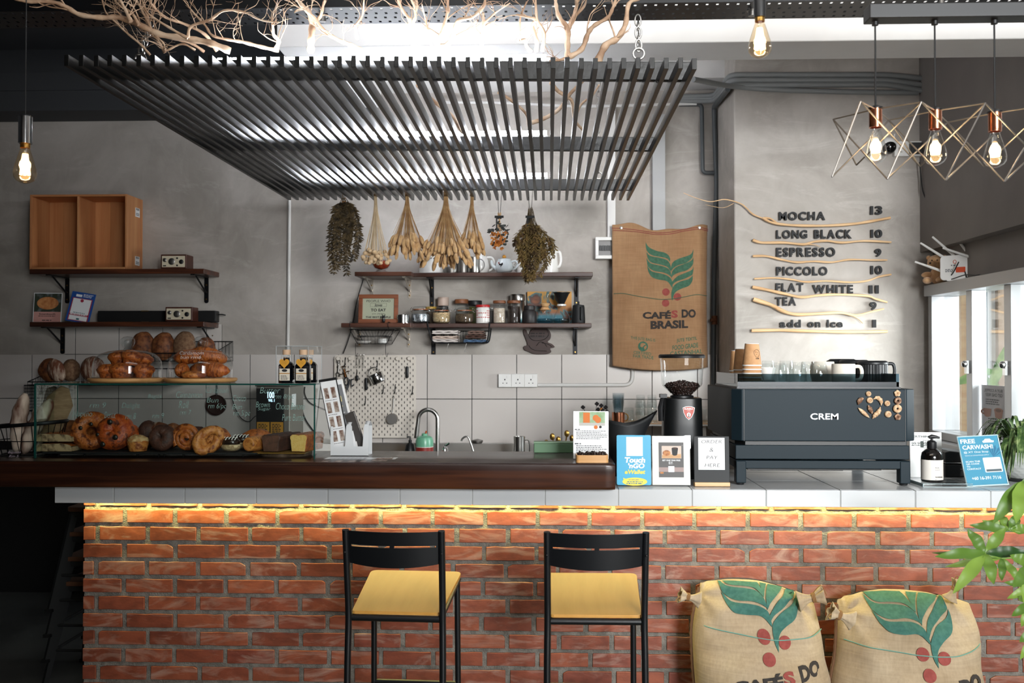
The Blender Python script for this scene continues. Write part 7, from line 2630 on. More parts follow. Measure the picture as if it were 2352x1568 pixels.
def gb(u,v):
	a = 2*PI*u
	w_ = pm(43 + 5*(1 - v),YR)
	d_ = .085
	e = .62
	return (w_*math.copysign(abs(math.cos(a)) ** e,math.cos(a)),d_*math.copysign(abs(math.sin(a)) ** e,math.sin(a)),Z(912)*v)
m.grid(gb,56,10,True)
n_ = len(m.v)
m.f.append(list(range(n_ - 56,n_)))
m.mi.append(0)
m.build('grinder_body',mat('satin_black','#0e1011',.32),t,smooth=50,bevel=.006)
m = MB()
m.cbox((-r0*.86,-.02,Z(908)),(.03,.05,.016)).tube([(-r0*.86,-.02,Z(912)),(-r0*.98,-.02,Z(935)),(-r0*.95,-.02,Z(965))],.012,8)
m.build('side_lever',BLKP,t)
q_ = at(1582,948,YR - .0865)
bx_,bz_ = q_.x - gx,q_.z - ZC
shield = lambda s: [(bx_ + x*s,bz_ + z*s) for x,z in ((0,-.031),(.013,-.019),(.023,.002),(.0265,.023),(.014,.028),(0,.029),(-.014,.028),(-.0265,.023),(-.023,.002),(-.013,-.019))]
yb = -.0868
poly(MB(),shield(1.0),yb).build('badge_border',PAPER,t,smooth=0)
poly(MB(),shield(.91),yb - .0006).build('badge_field',mat('badge_red','#b03a24',.4),t,smooth=0)
m = MB()
txt(m,'EUREKA',bx_ - .019,bx_ + .019,bz_ + .014,bz_ + .0215,yb - .0012,.03)
txt(m,'1920',bx_ - .007,bx_ + .007,bz_ + .0075,bz_ + .0105,yb - .0012,.01)
for k in range(8):
	a = 2*PI*k/8
	disc(m,bx_ + .0055*math.cos(a),bz_ - .008 + .0075*math.sin(a),.0035,None,yb - .0012,8)
rect(m,bx_ - .001,bx_ + .001,bz_ - .024,bz_ - .012,yb - .0012)
m.build('badge_emblem',PAPER,t,smooth=0)
# ---------------------------------------------------------------- signs on the tiled top
BLUE = mat('bright_blue_board','#1b9ac2',.4)
YEL = mat('yellow_print','#e6cf45',.5)
def sign(name,label,px0,px1,py0,py1,Y,lean,rz=0):
	p0,p1 = at(px0,py1,Y),at(px1,py1,Y)
	w = p1.x - p0.x
	h = (aZ(py0,Y) - ZC)/math.cos(lean)*1.0
	t = thing(name,label,'sign',((p0.x + p1.x)/2,Y,ZC),rz,rx=-lean)
	return t,w,h
t,w,h = sign('payment_sign','bright blue standing payment sign at the end of the timber slab',1417,1496,999,1112,4.15,.07)
MB().prism(roundrect(-w/2,w/2,.004,h,.006),0,.004).build('blue_board',BLUE,t,smooth=0)
rect(MB(),-w*.22,w*.26,h*.59,h*.965,-.001).build('code_panel',PAPER,t,smooth=0)
m = MB()
txt(m,'Touch',-w*.27,w*.33,h*.455,h*.565,-.001,.045,.12)
txt(m,"'nGO",-w*.17,w*.31,h*.345,h*.45,-.001,.045,.12)
m.build('white_lettering',PAPER,t,smooth=0)
m = MB()
txt(m,'eWallet',-w*.27,w*.33,h*.235,h*.32,-.001,.035,.2)
disc(m,w*.02,h*.085,w*.36,h*.08,-.001,40)
poly(m,[(-w*.32,h*.16),(-w*.30,h*.1),(-w*.2,h*.13)],-.0011)
m.build('yellow_print',YEL,t,smooth=0)
m = MB()
txt(m,'SCAN JER...',-w*.16,w*.18,h*.105,h*.135,-.0018,.01,.2)
bars(m,-w*.2,w*.26,[h*.075],.0035,-.0018,3,.1)
bars(m,-w*.22,w*.26,[h*.042],.004,-.0018,4,.1)
m.build('blue_small_print',mat('blue_ink','#2d6a86',.5),t,smooth=0)
MB().box(-w*.48,w*.48,-.012,.06,0,.004).build('clear_foot',ACRYL,t,smooth=0)
t,w,h = sign('poster_stand','white bordered poster with croissant and coffee between two signs',1499,1586,1001,1112,4.16,.1)
MB().box(-w/2,w/2,0,.004,.003,h).build('white_sheet',mat('ivory_paper','#e6e2da',.45),t,smooth=0)
MB().box(-w/2 - .003,w/2 + .003,-.003,-.0005,0,h + .002).build('acrylic_front',ACRYL,t,smooth=0)
MB().box(-w/2 - .003,w/2 + .003,-.012,.06,0,.004).build('acrylic_foot',ACRYL,t,smooth=0)
rect(MB(),-w*.33,w*.33,h*.17,h*.87,-.0002).build('dark_poster',mat('poster_grey','#575150',.5),t,smooth=0)
rect(MB(),-w*.25,w*.27,h*.55,h*.80,-.0004).build('picture_panel',mat('poster_pink','#d9c3b4',.5),t,smooth=0)
m = MB()
m.m = 0
poly(m,[(-w*.24,h*.555),(w*.26,h*.555),(w*.26,h*.64),(-w*.24,h*.62)],-.0006)
m.m = 1
disc(m,-w*.12,h*.655,w*.105,h*.06,-.0008)
m.m = 2
disc(m,w*.1,h*.75,w*.085,h*.022,-.0008)
poly(m,[(w*.015,h*.745),(w*.185,h*.745),(w*.16,h*.62),(w*.12,h*.605),(w*.07,h*.605),(w*.03,h*.62)],-.0009)
m.m = 3
disc(m,w*.1,h*.752,w*.065,h*.014,-.001)
m.build('breakfast_picture',[WOODB,GOLD,INK,CHOC],t,smooth=0)
rect(MB(),-w*.33,w*.33,h*.28,h*.37,-.0004).build('pink_band',mat('poster_band','#a98f8a',.5),t,smooth=0)
m = MB()
txt(m,'GET ONE YEAR FREE',-w*.24,w*.24,h*.495,h*.525,-.0008,.03)
bars(m,-w*.07,w*.05,[h*.465,h*.435],.003,-.0008,3,.1)
rect(m,-w*.08,w*.08,h*.275,h*.395,-.0008)
m.build('white_print',PAPER,t,smooth=0)
m = MB()
disc(m,-w*.25,h*.26,w*.05,h*.02,-.0008)
m.build('bean_picture',GOLD,t,smooth=0)
t,w,h = sign('order_sign','black board with a handwritten order and pay sheet on a wooden foot',1595,1676,1001,1114,4.15,.06)
MB().box(-w/2,w/2,0,.007,.016,h).build('black_board',mat('chalkboard','#1b1e20',.6),t,smooth=0,bevel=.001)
MB().box(-w/2,w/2,-.012,.03,0,.017).build('wooden_foot',PALEW,t,smooth=0,bevel=.002)
m = MB()
rect(m,-w*.38,w*.37,h*.33,h*.97,-.0012)
m.build('paper_sheet',PAPER,t,smooth=0)
m = MB()
for s_,a,b,z0_,z1_ in (('ORDER',-.29,.29,.86,.925),('&',-.06,.05,.69,.77),('PAY',-.15,.17,.545,.61),('HERE',-.2,.23,.39,.455)):
	txt(m,s_,w*a,w*b,h*z0_,h*z1_,-.002,-.012,.12)
m.build('handwriting',INK,t,smooth=0)
# ---------------------------------------------------------------- right end of the counter
p = at(2128,1106,4.50)
t = thing('info_board','white acrylic info board behind the pump bottle','sign',(p.x,4.5,ZC),0,rx=-.04)
w,h = aX(2165,4.5) - aX(2092,4.5),aZ(990,4.5) - ZC
MB().box(-w/2,w/2,0,.004,0,h).build('white_board',mat('frosted_white','#d7d8d6',.3),t,smooth=0)
m = MB()
txt(m,'OVERTHINK',-w*.62,w*.2,h*.88,h*.925,-.001,.02)
txt(m,'ウイルスを',-w*.1,w*.25,h*.79,h*.83,-.001,.005)
txt(m,'99.999%',-w*.45,w*.06,h*.72,h*.775,-.001,.01)
txt(m,'殺菌',w*.1,w*.28,h*.725,h*.77,-.001,.005)
bars(m,-w*.45,w*.2,[h*.70],.003,-.001,2,.1)
rect(m,-w*.17,-w*.07,h*.66,h*.80,-.0012)
m.build('lettering',mat('dark_green_ink','#27352f',.5),t,smooth=0)
t = thing('acrylic_plinth','clear acrylic plinth under the pump bottle','plinth',(aX(2158,4.24),4.23,ZC))
w = (aX(2214,4.17) - aX(2100,4.17))/2
MB().box(-w,w,-.07,.09,0,.014).build('clear_block',ACRYL,t,smooth=0,bevel=.002)
m = MB().box(-w,w,-.0705,-.0695,0,.0015).box(-w,w,-.0705,-.0695,.0125,.014).box(-w,-w + .002,-.07,.09,0,.014)
m.build('block_edges',mat('acrylic_edge','#b9cdd0',.2),t,smooth=0)
YA = 4.23
t = thing('pump_bottle','black pump bottle with a white label on the acrylic plinth','bottle',(aX(2139,YA),YA,ZC + .0145))
Zb = lambda y: aZ(y,YA) - ZC - .0145
r_ = pm(47/2,YA)
AMB = mat('black_amber_glass','#0b0807',.1,coat=.5)
MB().lathe([(0,0),(r_*.94,0),(r_,.004),(r_,Zb(1046)),(r_*.92,Zb(1036)),(r_*.62,Zb(1029)),(r_*.38,Zb(1026)),(r_*.36,Zb(1018)),(0,Zb(1018))],40).build('glass_body',AMB,t)
MB().lathe([(r_*1.012,.010),(r_*1.012,Zb(1051))],40).build('paper_label',mat('off_white_label','#dcd7cf',.6),t)
m = MB()
txt(m,'THE OVERTHINK',-.004,.03,.020,.0255,0,.02)
bars(m,-.004,.018,[.062,.058,.052],.0014,0,2,.2)
bars(m,-.004,.01,[.012],.0014,0,2,.2)
m.v = [Vector((p.x,-math.sqrt(max(0,(r_*1.012) ** 2 - p.x ** 2)) - .0008,p.z)) for p in m.v]
m.build('label_print',INK,t,smooth=0)
MB().lathe([(r_*.42,Zb(1027)),(r_*.44,Zb(1026)),(r_*.44,Zb(1012)),(r_*.3,Zb(1009)),(r_*.12,Zb(1008)),(r_*.12,Zb(1001)),(0,Zb(1001))],24).build('pump_collar',BLKP,t)
MB().lathe([(r_*.1,Zb(1008)),(r_*.1,Zb(1002))],14).build('white_stem',WHITEP,t)
MB().tube([(-.012,0,Zb(1001.5)),(.0,0,Zb(999.5)),(.018,-.004,Zb(1000.5)),(.03,-.008,Zb(1002))],[.006,.009,.006,.004],10).build('pump_head',BLKP,t)
t = thing('card_printer','black printer with silver edge lines behind the car wash sign','printer',(aX(2205,4.6),4.6,ZC))
w = (aX(2262,4.5) - aX(2150,4.5))/2
MB().box(-w,w,-.1,.12,.0,aZ(1062,4.5) - ZC).build('lower_box',BLKP,t,smooth=0,bevel=.006)
h1 = aZ(1058,4.5) - ZC
MB().prism([(-w,h1),(w,h1),(w,h1 + .03),(-w*.8,h1 + .05),(-w,h1 + .045)],-.1,.12).build('upper_lid',BLKP,t,smooth=0,bevel=.004)
m = MB()
m.box(-w - .001,w + .001,-.102,.12,h1 - .004,h1)
m.tube([(-w*.2,-.1015,h1*.35),(w*.2,-.1015,h1*.35),(w*.25,-.1015,h1*.42),(w,-.1015,h1*.42)],.0016,5)
m.tube([(-w*.4,-.1015,h1*.55),(w*.15,-.1015,h1*.55),(w*.15,-.1015,h1*.8)],.0014,5)
m.build('silver_lines',STEEL,t,smooth=0)
# car wash sign
P4 = [at(2199,1004,4.28),at(2285,1003,4.28),at(2310,1113,4.21),at(2222,1116,4.21)]
tl,tr,br,bl = P4
ux = Vector((1,.0,-.0))
w,h = .165,(tl - bl).length
uz = ((tl - bl) + (tr - br)).normalized()
ux = (ux - uz*ux.dot(uz)).normalized()
uy = uz.cross(ux)
t = thing('car_wash_sign','blue leaning acrylic sign offering a free car wash','sign',((bl + br)/2).x,0) if False else thing('car_wash_sign','blue leaning acrylic sign offering a free car wash','sign',Vector((((bl + br)/2).x,4.20,ZC + .003)))
t.rotation_euler = Matrix((ux,uy,uz)).transposed().to_euler()
MB().box(-w/2,w/2,0,.003,0.003,h).build('blue_sheet',mat('wash_blue','#3f95b4',.4),t,smooth=0)
MB().box(-w/2 - .004,w/2 + .004,-.003,-.001,0,h + .004).build('acrylic_front',ACRYL,t,smooth=0)
m = MB().box(-w/2 - .004,-w/2,-.003,.003,0,h + .004).box(w/2,w/2 + .004,-.003,.003,0,h + .004).box(-w/2,w/2,-.003,.003,h,h + .004).box(-w/2 - .004,w/2 + .004,-.006,.06,-.003,.002)
m.build('clear_edges',mat('acrylic_edge','#b9cdd0',.2),t,smooth=0)
m = MB()
y_ = -.0005
txt(m,'FREE',-w*.45,-w*.08,h*.865,h*.955,y_,.03)
txt(m,'CARWASH!',-w*.43,w*.34,h*.74,h*.83,y_,.03)
txt(m,'@ XT One Stop',-w*.42,w*.2,h*.655,h*.705,y_,.01)
txt(m,'TERMS & CONDITIONS APPLY',-w*.41,w*.2,h*.605,h*.625,y_,.0)
txt(m,'SCAN THE',-w*.42,-w*.06,h*.475,h*.51,y_,.02)
txt(m,'QR CODE',-w*.42,-w*.09,h*.425,h*.46,y_,.02)
txt(m,'TO',-w*.42,-w*.33,h*.375,h*.41,y_,.02)
txt(m,'CONTACT',-w*.42,-w*.07,h*.325,h*.36,y_,.02)
txt(m,'+60 16-391 7116',-w*.35,w*.38,h*.12,h*.185,y_,.02)
m.prism(roundrect(w*.02,w*.46,h*.26,h*.56,.004),y_,y_ + .0003)
txt(m,'W',0,0.001,h*.9,h*.901,y_)
poly(m,[(w*.12,h*.865),(w*.38,h*.865),(w*.40,h*.90),(w*.34,h*.91),(w*.30,h*.945),(w*.18,h*.945),(w*.14,h*.91),(w*.10,h*.90)],y_)
m.build('white_print',PAPER,t,smooth=0)
m = MB()
rect(m,w*.05,w*.43,h*.275,h*.32,y_ - .0006)
m.build('panel_strip',mat('strip_grey','#4d5a60',.5),t,smooth=0)
m = MB()
for k in range(5):
	a = .5 + k*.35
	poly(m,[(w*.3,h*.56),(w*.3 + w*.26*math.cos(a) - .004,h*.56 + w*.3*math.sin(a)),(w*.3 + w*.3*math.cos(a),h*.56 + w*.34*math.sin(a)),(w*.3 + w*.22*math.cos(a) + .006,h*.56 + w*.24*math.sin(a))],y_ + .0001)
m.build('leaf_print',mat('deep_blue_print','#1f6f94',.5),t,smooth=0)
# spider plant in a dimpled bowl
YP = 4.42
t = thing('potted_spider_plant','striped spider plant in a pale dimpled bowl at the counter end','potted plant',(aX(2352,YP),YP,ZC))
hb = aZ(1037,YP) - ZC
rbw = (aX(2352,YP) - aX(2284,YP))
def bowl(u,v):
	a = 2*PI*u
	r = rbw*(.62 + .38*math.sin(min(1,v*1.25)*PI/2))*(1 if v < .9 else 1 - (v - .9)*.3)
	d = .5 + .5*math.cos(a*22 + (PI if int(v*9) % 2 else 0))
	k = 1 - .025*d*abs(math.sin(v*9*PI)) if v < .93 else 1
	return (r*k*math.cos(a),r*k*math.sin(a),.012 + hb*v)
MB().grid(bowl,132,28,True).build('dimpled_bowl',mat('pale_stoneware','#b9bcb8',.45),t,smooth=70,solid=.004)
MB().lathe([(0,0),(rbw*.8,0),(rbw*.85,.012),(0,.014)],40).build('dark_saucer',BLKM,t)
MB().lathe([(0,hb*.86),(rbw*.92,hb*.86)],30).build('soil',mat('soil','#2a211b',1,bump=1,bs=120),t)
LEAFD = mat('striped_leaf','#2f4a25',.45,c2='#4f6a35',ns=60,c3='#8fa06a',stretch=(1,1,.15),lo=.4,hi=.66)
m = MB()
rl = random.Random(3)
for k in range(120):
	a = rl.random()*2*PI
	L = rl.uniform(.12,.25)
	up = rl.uniform(.05,.15)
	b0 = Vector((math.cos(a)*.03,math.sin(a)*.03,hb*.9))
	d = Vector((math.cos(a),math.sin(a),0))
	pts = []
	for q in range(9):
		s_ = q/8
		pts.append(b0 + d*(L*s_*.9) + Vector((0,0,up*math.sin(s_*2.4)*1.3 - .14*s_ ** 3*L/.25)))
	sd = Vector((-d.y,d.x,0))
	vs = []
	for q,p in enumerate(pts):
		wd = .0075*math.sin(min(1,(q + .6)/8.6)*PI) ** .6 + .0006
		vs += [p - sd*wd,p + Vector((0,0,-.002)),p + sd*wd]
	fs = []
	for q in range(8):
		for e in range(2):
			fs.append((q*3 + e,q*3 + e + 1,(q + 1)*3 + e + 1,(q + 1)*3 + e))
	m.add(vs,fs)
m.build('strap_leaves',LEAFD,t,smooth=70)
# ---------------------------------------------------------------- menu on the column: letters and driftwood sticks
LET = mat('black_acrylic_letter','#0b0c0e',.55,spec=.3)
YLE = 6.046
SEEN = {}
def word(s,x0,x1,y0,y1,what,size=None):
	a,b = at(x0,y1,YLE - .012),at(x1,y0,YLE - .012)
	chars = [c for c in s]
	G = [txtmesh(c,.035,0,1,4) for c in chars]
	wd = [max(v.x for v in g[0]) - min(v.x for v in g[0]) for g in G]
	hh = [(min(v.y for v in g[0]),max(v.y for v in g[0])) for g in G]
	lo,hi = min(h_[0] for h_ in hh),max(h_[1] for h_ in hh)
	gap = .13
	tot = sum(wd) + gap*(len(chars) - 1)
	sx,sz = (b.x - a.x)/tot,(b.z - a.z)/(hi - lo)
	x = a.x
	cnt = {}
	for c_,g,w_ in zip(chars,G,wd):
		cnt[c_] = cnt.get(c_,0) + 1
		ax = min(v.x for v in g[0])
		m = MB()
		m.add([(x + (v.x - ax)*sx,YLE - .012 - v.z*.006,a.z + (v.y - lo)*sz) for v in g[0]],g[1])
		nth = ('first ','second ','third ')[cnt[c_] - 1] if s.count(c_) > 1 else ''
		kind = 'number' if c_.isdigit() else 'letter'
		lab = 'black wall %s %s, the %s%s in %s' % (kind,c_,nth,'digit' if kind == 'number' else 'one',what) if nth else 'black wall %s %s in %s' % (kind,c_,what)
		m.cbox((x + w_*sx/2,YLE - .003,a.z + .3*(b.z - a.z)),(.004,.012,.004))
		o = m.build('menu_' + kind,LET,None,world=True,smooth=0)
		tag(o,lab,kind,'black cut out menu letters on the column')
		x += (w_ + gap)*sx
for a_ in (('MOCHA',1789,1895,486,506,'the word MOCHA'),('13',1999,2026,473,493,'the price of MOCHA'),('LONG',1783,1854,528,548,'the word LONG'),('BLACK',1870,1956,527,548,'the word BLACK'),
		('10',2000,2026,527,546,'the price of LONG BLACK'),('ESPRESSO',1783,1918,568,590,'the word ESPRESSO'),('9',2009,2024,571,590,'the price of ESPRESSO'),('PICCOLO',1783,1900,612,633,'the word PICCOLO'),
		('10',2000,2026,610,630,'the price of PICCOLO'),('FLAT',1782,1845,650,670,'the word FLAT'),('WHITE',1866,1959,654,674,'the word WHITE'),('11',1996,2018,655,674,'the price of FLAT WHITE'),
		('TEA',1781,1828,682,702,'the word TEA'),('9',1998,2013,693,712,'the price of TEA'),('add',1791,1839,734,752,'the word add'),('on',1855,1884,739,752,'the word on'),('Ice',1899,1935,734,752,'the word Ice'),
		('1',2004,2012,734,752,'the price of add on Ice')):
	word(*a_)
def stick(label,pls):
	m = MB()
	for pl,r0_,r1_ in pls:
		sm = smoothpath([at(x,y,6.022) for x,y in pl],5)
		n = len(sm)
		m.tube(sm,[(r0_ + (r1_ - r0_)*k/n)*(1 + .10*math.sin(k*.9)) for k in range(n)],10)
	m.v = [Vector((p.x,min(p.y,6.046),p.z)) for p in m.v]
	tag(m.build('driftwood_stick',DRIFT,None,world=True,smooth=60),label,'stick','driftwood sticks of the wall menu')
tail = MB()
stick('driftwood stick under MOCHA with a long thin tail past the column edge',[([(1752,500),(1768,509),(1795,515),(1840,518),(1900,518),(1960,514),(2000,508),(2045,500)],.0075,.0085),
	([(1570,443),(1600,455),(1632,463),(1665,458),(1700,467),(1715,478),(1730,492),(1756,503)],.0016,.005),([(1620,470),(1660,477),(1685,467)],.001,.002),([(1756,500),(1770,502),(1785,512)],.006,.004)])
stick('driftwood stick under LONG BLACK',[([(1729,551),(1750,557),(1800,557),(1845,561),(1870,555),(1900,553),(1935,557),(1985,553),(2047,556)],.0085,.006),([(1845,561),(1870,562),(1885,567)],.004,.001)])
stick('driftwood stick under ESPRESSO',[([(1729,588),(1760,588),(1795,596),(1830,602),(1870,600),(1910,602),(1950,596),(2000,597),(2038,597)],.007,.005)])
stick('driftwood stick under PICCOLO',[([(1732,640),(1780,638),(1820,642),(1850,647),(1900,645),(1950,648),(1990,645),(2020,635),(2047,630)],.005,.006)])
stick('driftwood stick under FLAT WHITE',[([(1728,659),(1760,665),(1800,674),(1840,682),(1880,678),(1920,676),(1990,679),(2010,686),(2038,694)],.0095,.006)])
stick('forked driftwood stick under TEA',[([(1730,687),(1770,700),(1800,715),(1830,722),(1880,720),(1930,718),(1965,724),(2000,716),(2030,709)],.013,.005),([(1950,720),(1970,731),(1982,742)],.006,.0025)])
stick('thick straight driftwood stick under add on Ice',[([(1726,759),(1790,758),(1850,760),(1930,762),(1980,762),(2038,761)],.010,.009)])
# ---------------------------------------------------------------- camera, sockets, router and bear
a = at(2040,339,6.0)
t = thing('security_camera','white security camera with a black round face on the column','camera',(a.x,6.02,a.z))
MB().ell((0,-.02,.012),(.05,.05,.05),24,16).build('white_housing',WHITEP,t)
MB().lathe([(.040,-.052),(.046,-.03),(.0,-.03)],30,M=Matrix.Rotation(-PI/2,4,'X') @ Matrix.Scale(1,4)).build('ring',WHITEP,t) if False else None
MB().ell((0,-.035,.0),(.042,.042,.042),24,16).build('black_face',mat('gloss_black','#0a0a0b',.1,coat=.5),t)
MB().ell((-.012,-.0755,.004),(.004,.003,.004),10,6).ell((.018,-.0725,-.004),(.004,.003,.004),10,6).build('lenses',STEEL,t)
MB().tube([(.035,0,.02),(.045,0,.085)],.004,8).build('antenna',WHITEP,t)
a = at(2094,342,6.03)
t = thing('double_socket','white double socket beside the security camera','socket',(a.x - .02,6.028,a.z))
MB().box(-.085,.085,-.01,.02,-.045,.045).build('face_plate',WHITEP,t,smooth=0,bevel=.003)
MB().box(.0,.07,-.045,-.01,-.035,.03).build('black_plug',BLKP,t,smooth=0,bevel=.004)
MB().lathe([(0,.0),(.018,0),(.018,.025),(0,.028)],18).build('white_plug',WHITEP,t,loc=(-.045,-.01,-.005),rot=(PI/2,0,0))
o = MB().tube(smoothpath([at(2112,372,6.0),at(2116,410,6.0),at(2120,440,5.98),at(2135,480,5.96),at(2140,520,5.93),at(2150,555,5.9),at(2195,575,5.75),at(2210,600,5.6),at(2222,640,5.55),at(2240,655,5.5)],6),.0035,6).build('power_cord',BLKP,None,world=True)
tag(o,'black cord hanging down the right beam to the router','cord')
ZLg = WZ1 + .031
XL = 2.255
a = at(2197,640,5.62)
t = thing('wifi_router','white router with long antennas on the window frame top','router',(2.262,5.60,ZLg),-.62)
MB().prism(roundrect(-.088,.088,.004,.142,.022),-.012,.014).build('router_body',WHITEP,t,smooth=30,bevel=.004)
MB().box(-.05,.05,-.02,.03,0,.006).build('stand',WHITEP,t,smooth=0)
for k,(x0_,z0_,x1_,z1_) in enumerate(((-.075,.135,-.20,.225),(-.02,.142,-.135,.255),(.055,.145,-.03,.27),(-.088,.06,-.23,.12),(.085,.12,-.07,.185))):
	q = MB()
	q.tube([(x0_,.018 if k < 4 else -.018,z0_),(x1_,.018 if k < 4 else -.02,z1_)],[.008,.0055],8)
	q.build('antenna',WHITEP,t)
m = MB()
m.prism(roundrect(-.005,.045,.045,.075,.004),-.0135,-.0125)
m.tube([Vector((-.01 + .008*math.cos(q),-.013,.105 + .010*math.sin(q))) for q in [2*PI*k/12 for k in range(12)]],.0014,5,closed=True)
m.build('orange_print',mat('orange_red','#d0502a',.5),t,smooth=0)
m = MB()
bars(m,-.06,-.02,[.05,.056,.062],.004,-.013,3,.1)
bars(m,-.03,.01,[.083],.006,-.013,4,.1)
m.build('small_print',mat('grey_ink','#6a6c6e',.6),t,smooth=0)
o = MB().tube(smoothpath([(2.25,5.55,ZLg + .10),(2.235,5.58,ZLg + .05),(2.232,5.63,ZLg + .01),(2.24,5.45,ZLg + .02),(2.25,5.35,ZLg + .01),(2.25,5.28,ZLg + .008)],6),.003,6).build('power_cord',BLKP,None,world=True)
tag(o,'thin black cord curling over the front of the router','cord')
PLUSH = mat('tan_plush','#cf9f70',.95,c2='#dcb286',ns=40,bump=.6,bs=250,sheen=.4)
t = thing('teddy_bear','small tan plush bear sitting on the window frame top','plush toy',(2.262,5.86,ZLg),-.5)
MB().ell((0,0,.05),(.05,.042,.055),20,14).build('body',PLUSH,t)
h_ = MB().ell((-.012,-.012,.125),(.05,.045,.045),22,14).ell((-.03,-.05,.115),(.024,.02,.018),14,10)
h_.build('head',PLUSH,t)
for s_ in (-1,1):
	MB().ell((-.012 + s_*.043,0,.155),(.014,.010,.014),12,8).build('ear',PLUSH,t)
	MB().ell((s_*.06,-.015,.07 if s_ > 0 else .055),(.034,.02,.018),14,10,M=None).build('arm',PLUSH,t)
	MB().ell((s_*.035 - .02,-.055,.02),(.026,.042,.02),14,10).build('leg',PLUSH,t)
MB().ell((-.038,-.068,.118),.006,8,6).ell((-.03,-.055,.135),.004,8,6).ell((-.002,-.055,.135),.004,8,6).build('eyes_and_nose',INK,t)
# ---------------------------------------------------------------- posters on the window and the view outside
def winposter(label,ya,yb,z0_,z1_,build):
	t = thing('window_poster',label,'poster',(2.299,(ya + yb)/2,z0_),-PI/2,'posters on the side window')
	w,h = abs(ya - yb),z1_ - z0_
	rect(MB(),-w/2,w/2,0,h,0).build('paper_sheet',mat('backlit_paper','#d5d4d6',.7,sss=0),t,smooth=0)
	build(t,w,h)
def wpz1(t,w,h):
	m = MB()
	g_ = mat('grey_ink','#6a6c6e',.6)
	txt(m,'BUY A COFFEE,',-w*.36,w*.4,h*.87,h*.93,-.001,.01,mirror=True)
	txt(m,'GET ONE FREE!',-w*.3,w*.4,h*.79,h*.85,-.001,.01,mirror=True)
	bars(m,-w*.3,w*.3,[h*.72,h*.68,h*.64],.006,-.001,4)
	bars(m,-w*.2,w*.3,[h*.36,h*.32,h*.28],.006,-.001,5)
	m.build('mirrored_lettering',g_,t,smooth=0)
	m = MB()
	poly(m,[(-w*.42,h*.56),(-w*.06,h*.56),(-w*.1,h*.42),(-w*.2,h*.40),(-w*.3,h*.40),(-w*.38,h*.43)],-.001)
	poly(m,[(w*.06,h*.54),(w*.42,h*.54),(w*.38,h*.41),(w*.3,h*.38),(w*.2,h*.38),(w*.1,h*.41)],-.001)
	disc(m,w*.24,h*.54,w*.19,h*.05,-.0012)
	m.tube([Vector((-w*.42 + w*.07*math.cos(q),-.001,h*.49 + h*.035*math.sin(q))) for q in [1.2 + 3.9*k/10 for k in range(11)]],.004,5)
	m.build('printed_cups',mat('cup_print','#b58a78',.6),t,smooth=0)
	m = MB()
	disc(m,w*.24,h*.54,w*.12,h*.03,-.0018)
	m.build('printed_froth',mat('froth_print','#8a6a5c',.6),t,smooth=0)
winposter('poster with two cups on the window, its print seen mirrored',5.39,5.115,1.17,1.447,wpz1)
def wpz2(t,w,h):
	m = MB()
	txt(m,'TAKEAWAY',-w*.4,w*.4,h*.68,h*.75,-.001,.02,mirror=True)
	bars(m,-w*.4,w*.3,[h*.4,h*.5,h*.55],.006,-.001,4)
	m.build('mirrored_lettering',mat('grey_ink','#6a6c6e',.6),t,smooth=0)
winposter('second poster on the window at the right edge, lettering mirrored',4.90,4.62,1.17,1.43,wpz2)
struct(MB().box(2.42,9,4.27,14,-.12,-.02).build('ground_outside',mat('paving','#a5a39d',.8),smooth=0))
PW = mat('weathered_post','#7a6656',.8,c2='#94806c',ns=10,stretch=(1,1,.1))
og = 'posts outside the side window'
def post(label,px,X,wx,wy,mt,z1=2.9):
	Y = X*FPX/(px - 1261)
	o = MB().box(-wx/2,wx/2,-wy/2,wy/2,0,z1).build('post',mt,None,loc=(X,Y,-.02),smooth=0,bevel=.006)
	tag(o,label,'post',og)
post('brown weathered post outside the left window pane',2189,3.3,.10,.08,PW)
post('pale tan post just right of the brown one outside the window',2198,3.1,.055,.05,PALEW)
post('dark post outside the middle window pane',2236,3.3,.10,.10,mat('dark_post','#3b4146',.6))
post('grey steel post beside the dark one outside the window',2250,3.2,.05,.05,mat('blue_grey_post','#6d7d88',.5))
post('white post outside the middle window pane',2264,3.2,.06,.06,PAINTL)
post('dark brown post at the right of the middle pane outside',2279,3.2,.05,.05,PW)
o = MB()
for k in range(7):
	o.box(0,.03,-k*.09 - .08,-k*.09,0,2.9)
tag(o.build('panel_fence',mat('white_panels','#d5d8da',.6),None,loc=(3.75,9.85,-.02),smooth=0),'white slatted panel fence outside the left window pane','fence')
m = MB()
m.grid(lambda u,v: (2.75 + v*1.2,6.0 + u*4.5,2.08 + v*.25 + .02*math.sin(u*90)),181,4)
tag(m.build('corrugated_awning',mat('awning_sheet','#b9bab8',.6),None,world=True,smooth=60),'corrugated awning edge outside the top of the window','awning')
GRL = mat('bright_leaf','#5f8f3f',.5,c2='#86ad58',ns=6,c3='#3f6a2c')
t = thing('outdoor_fern','large staghorn fern with broad leaves outside the right window pane','plant',(2.95,6.42,1.2))
m = MB()
rl = random.Random(14)
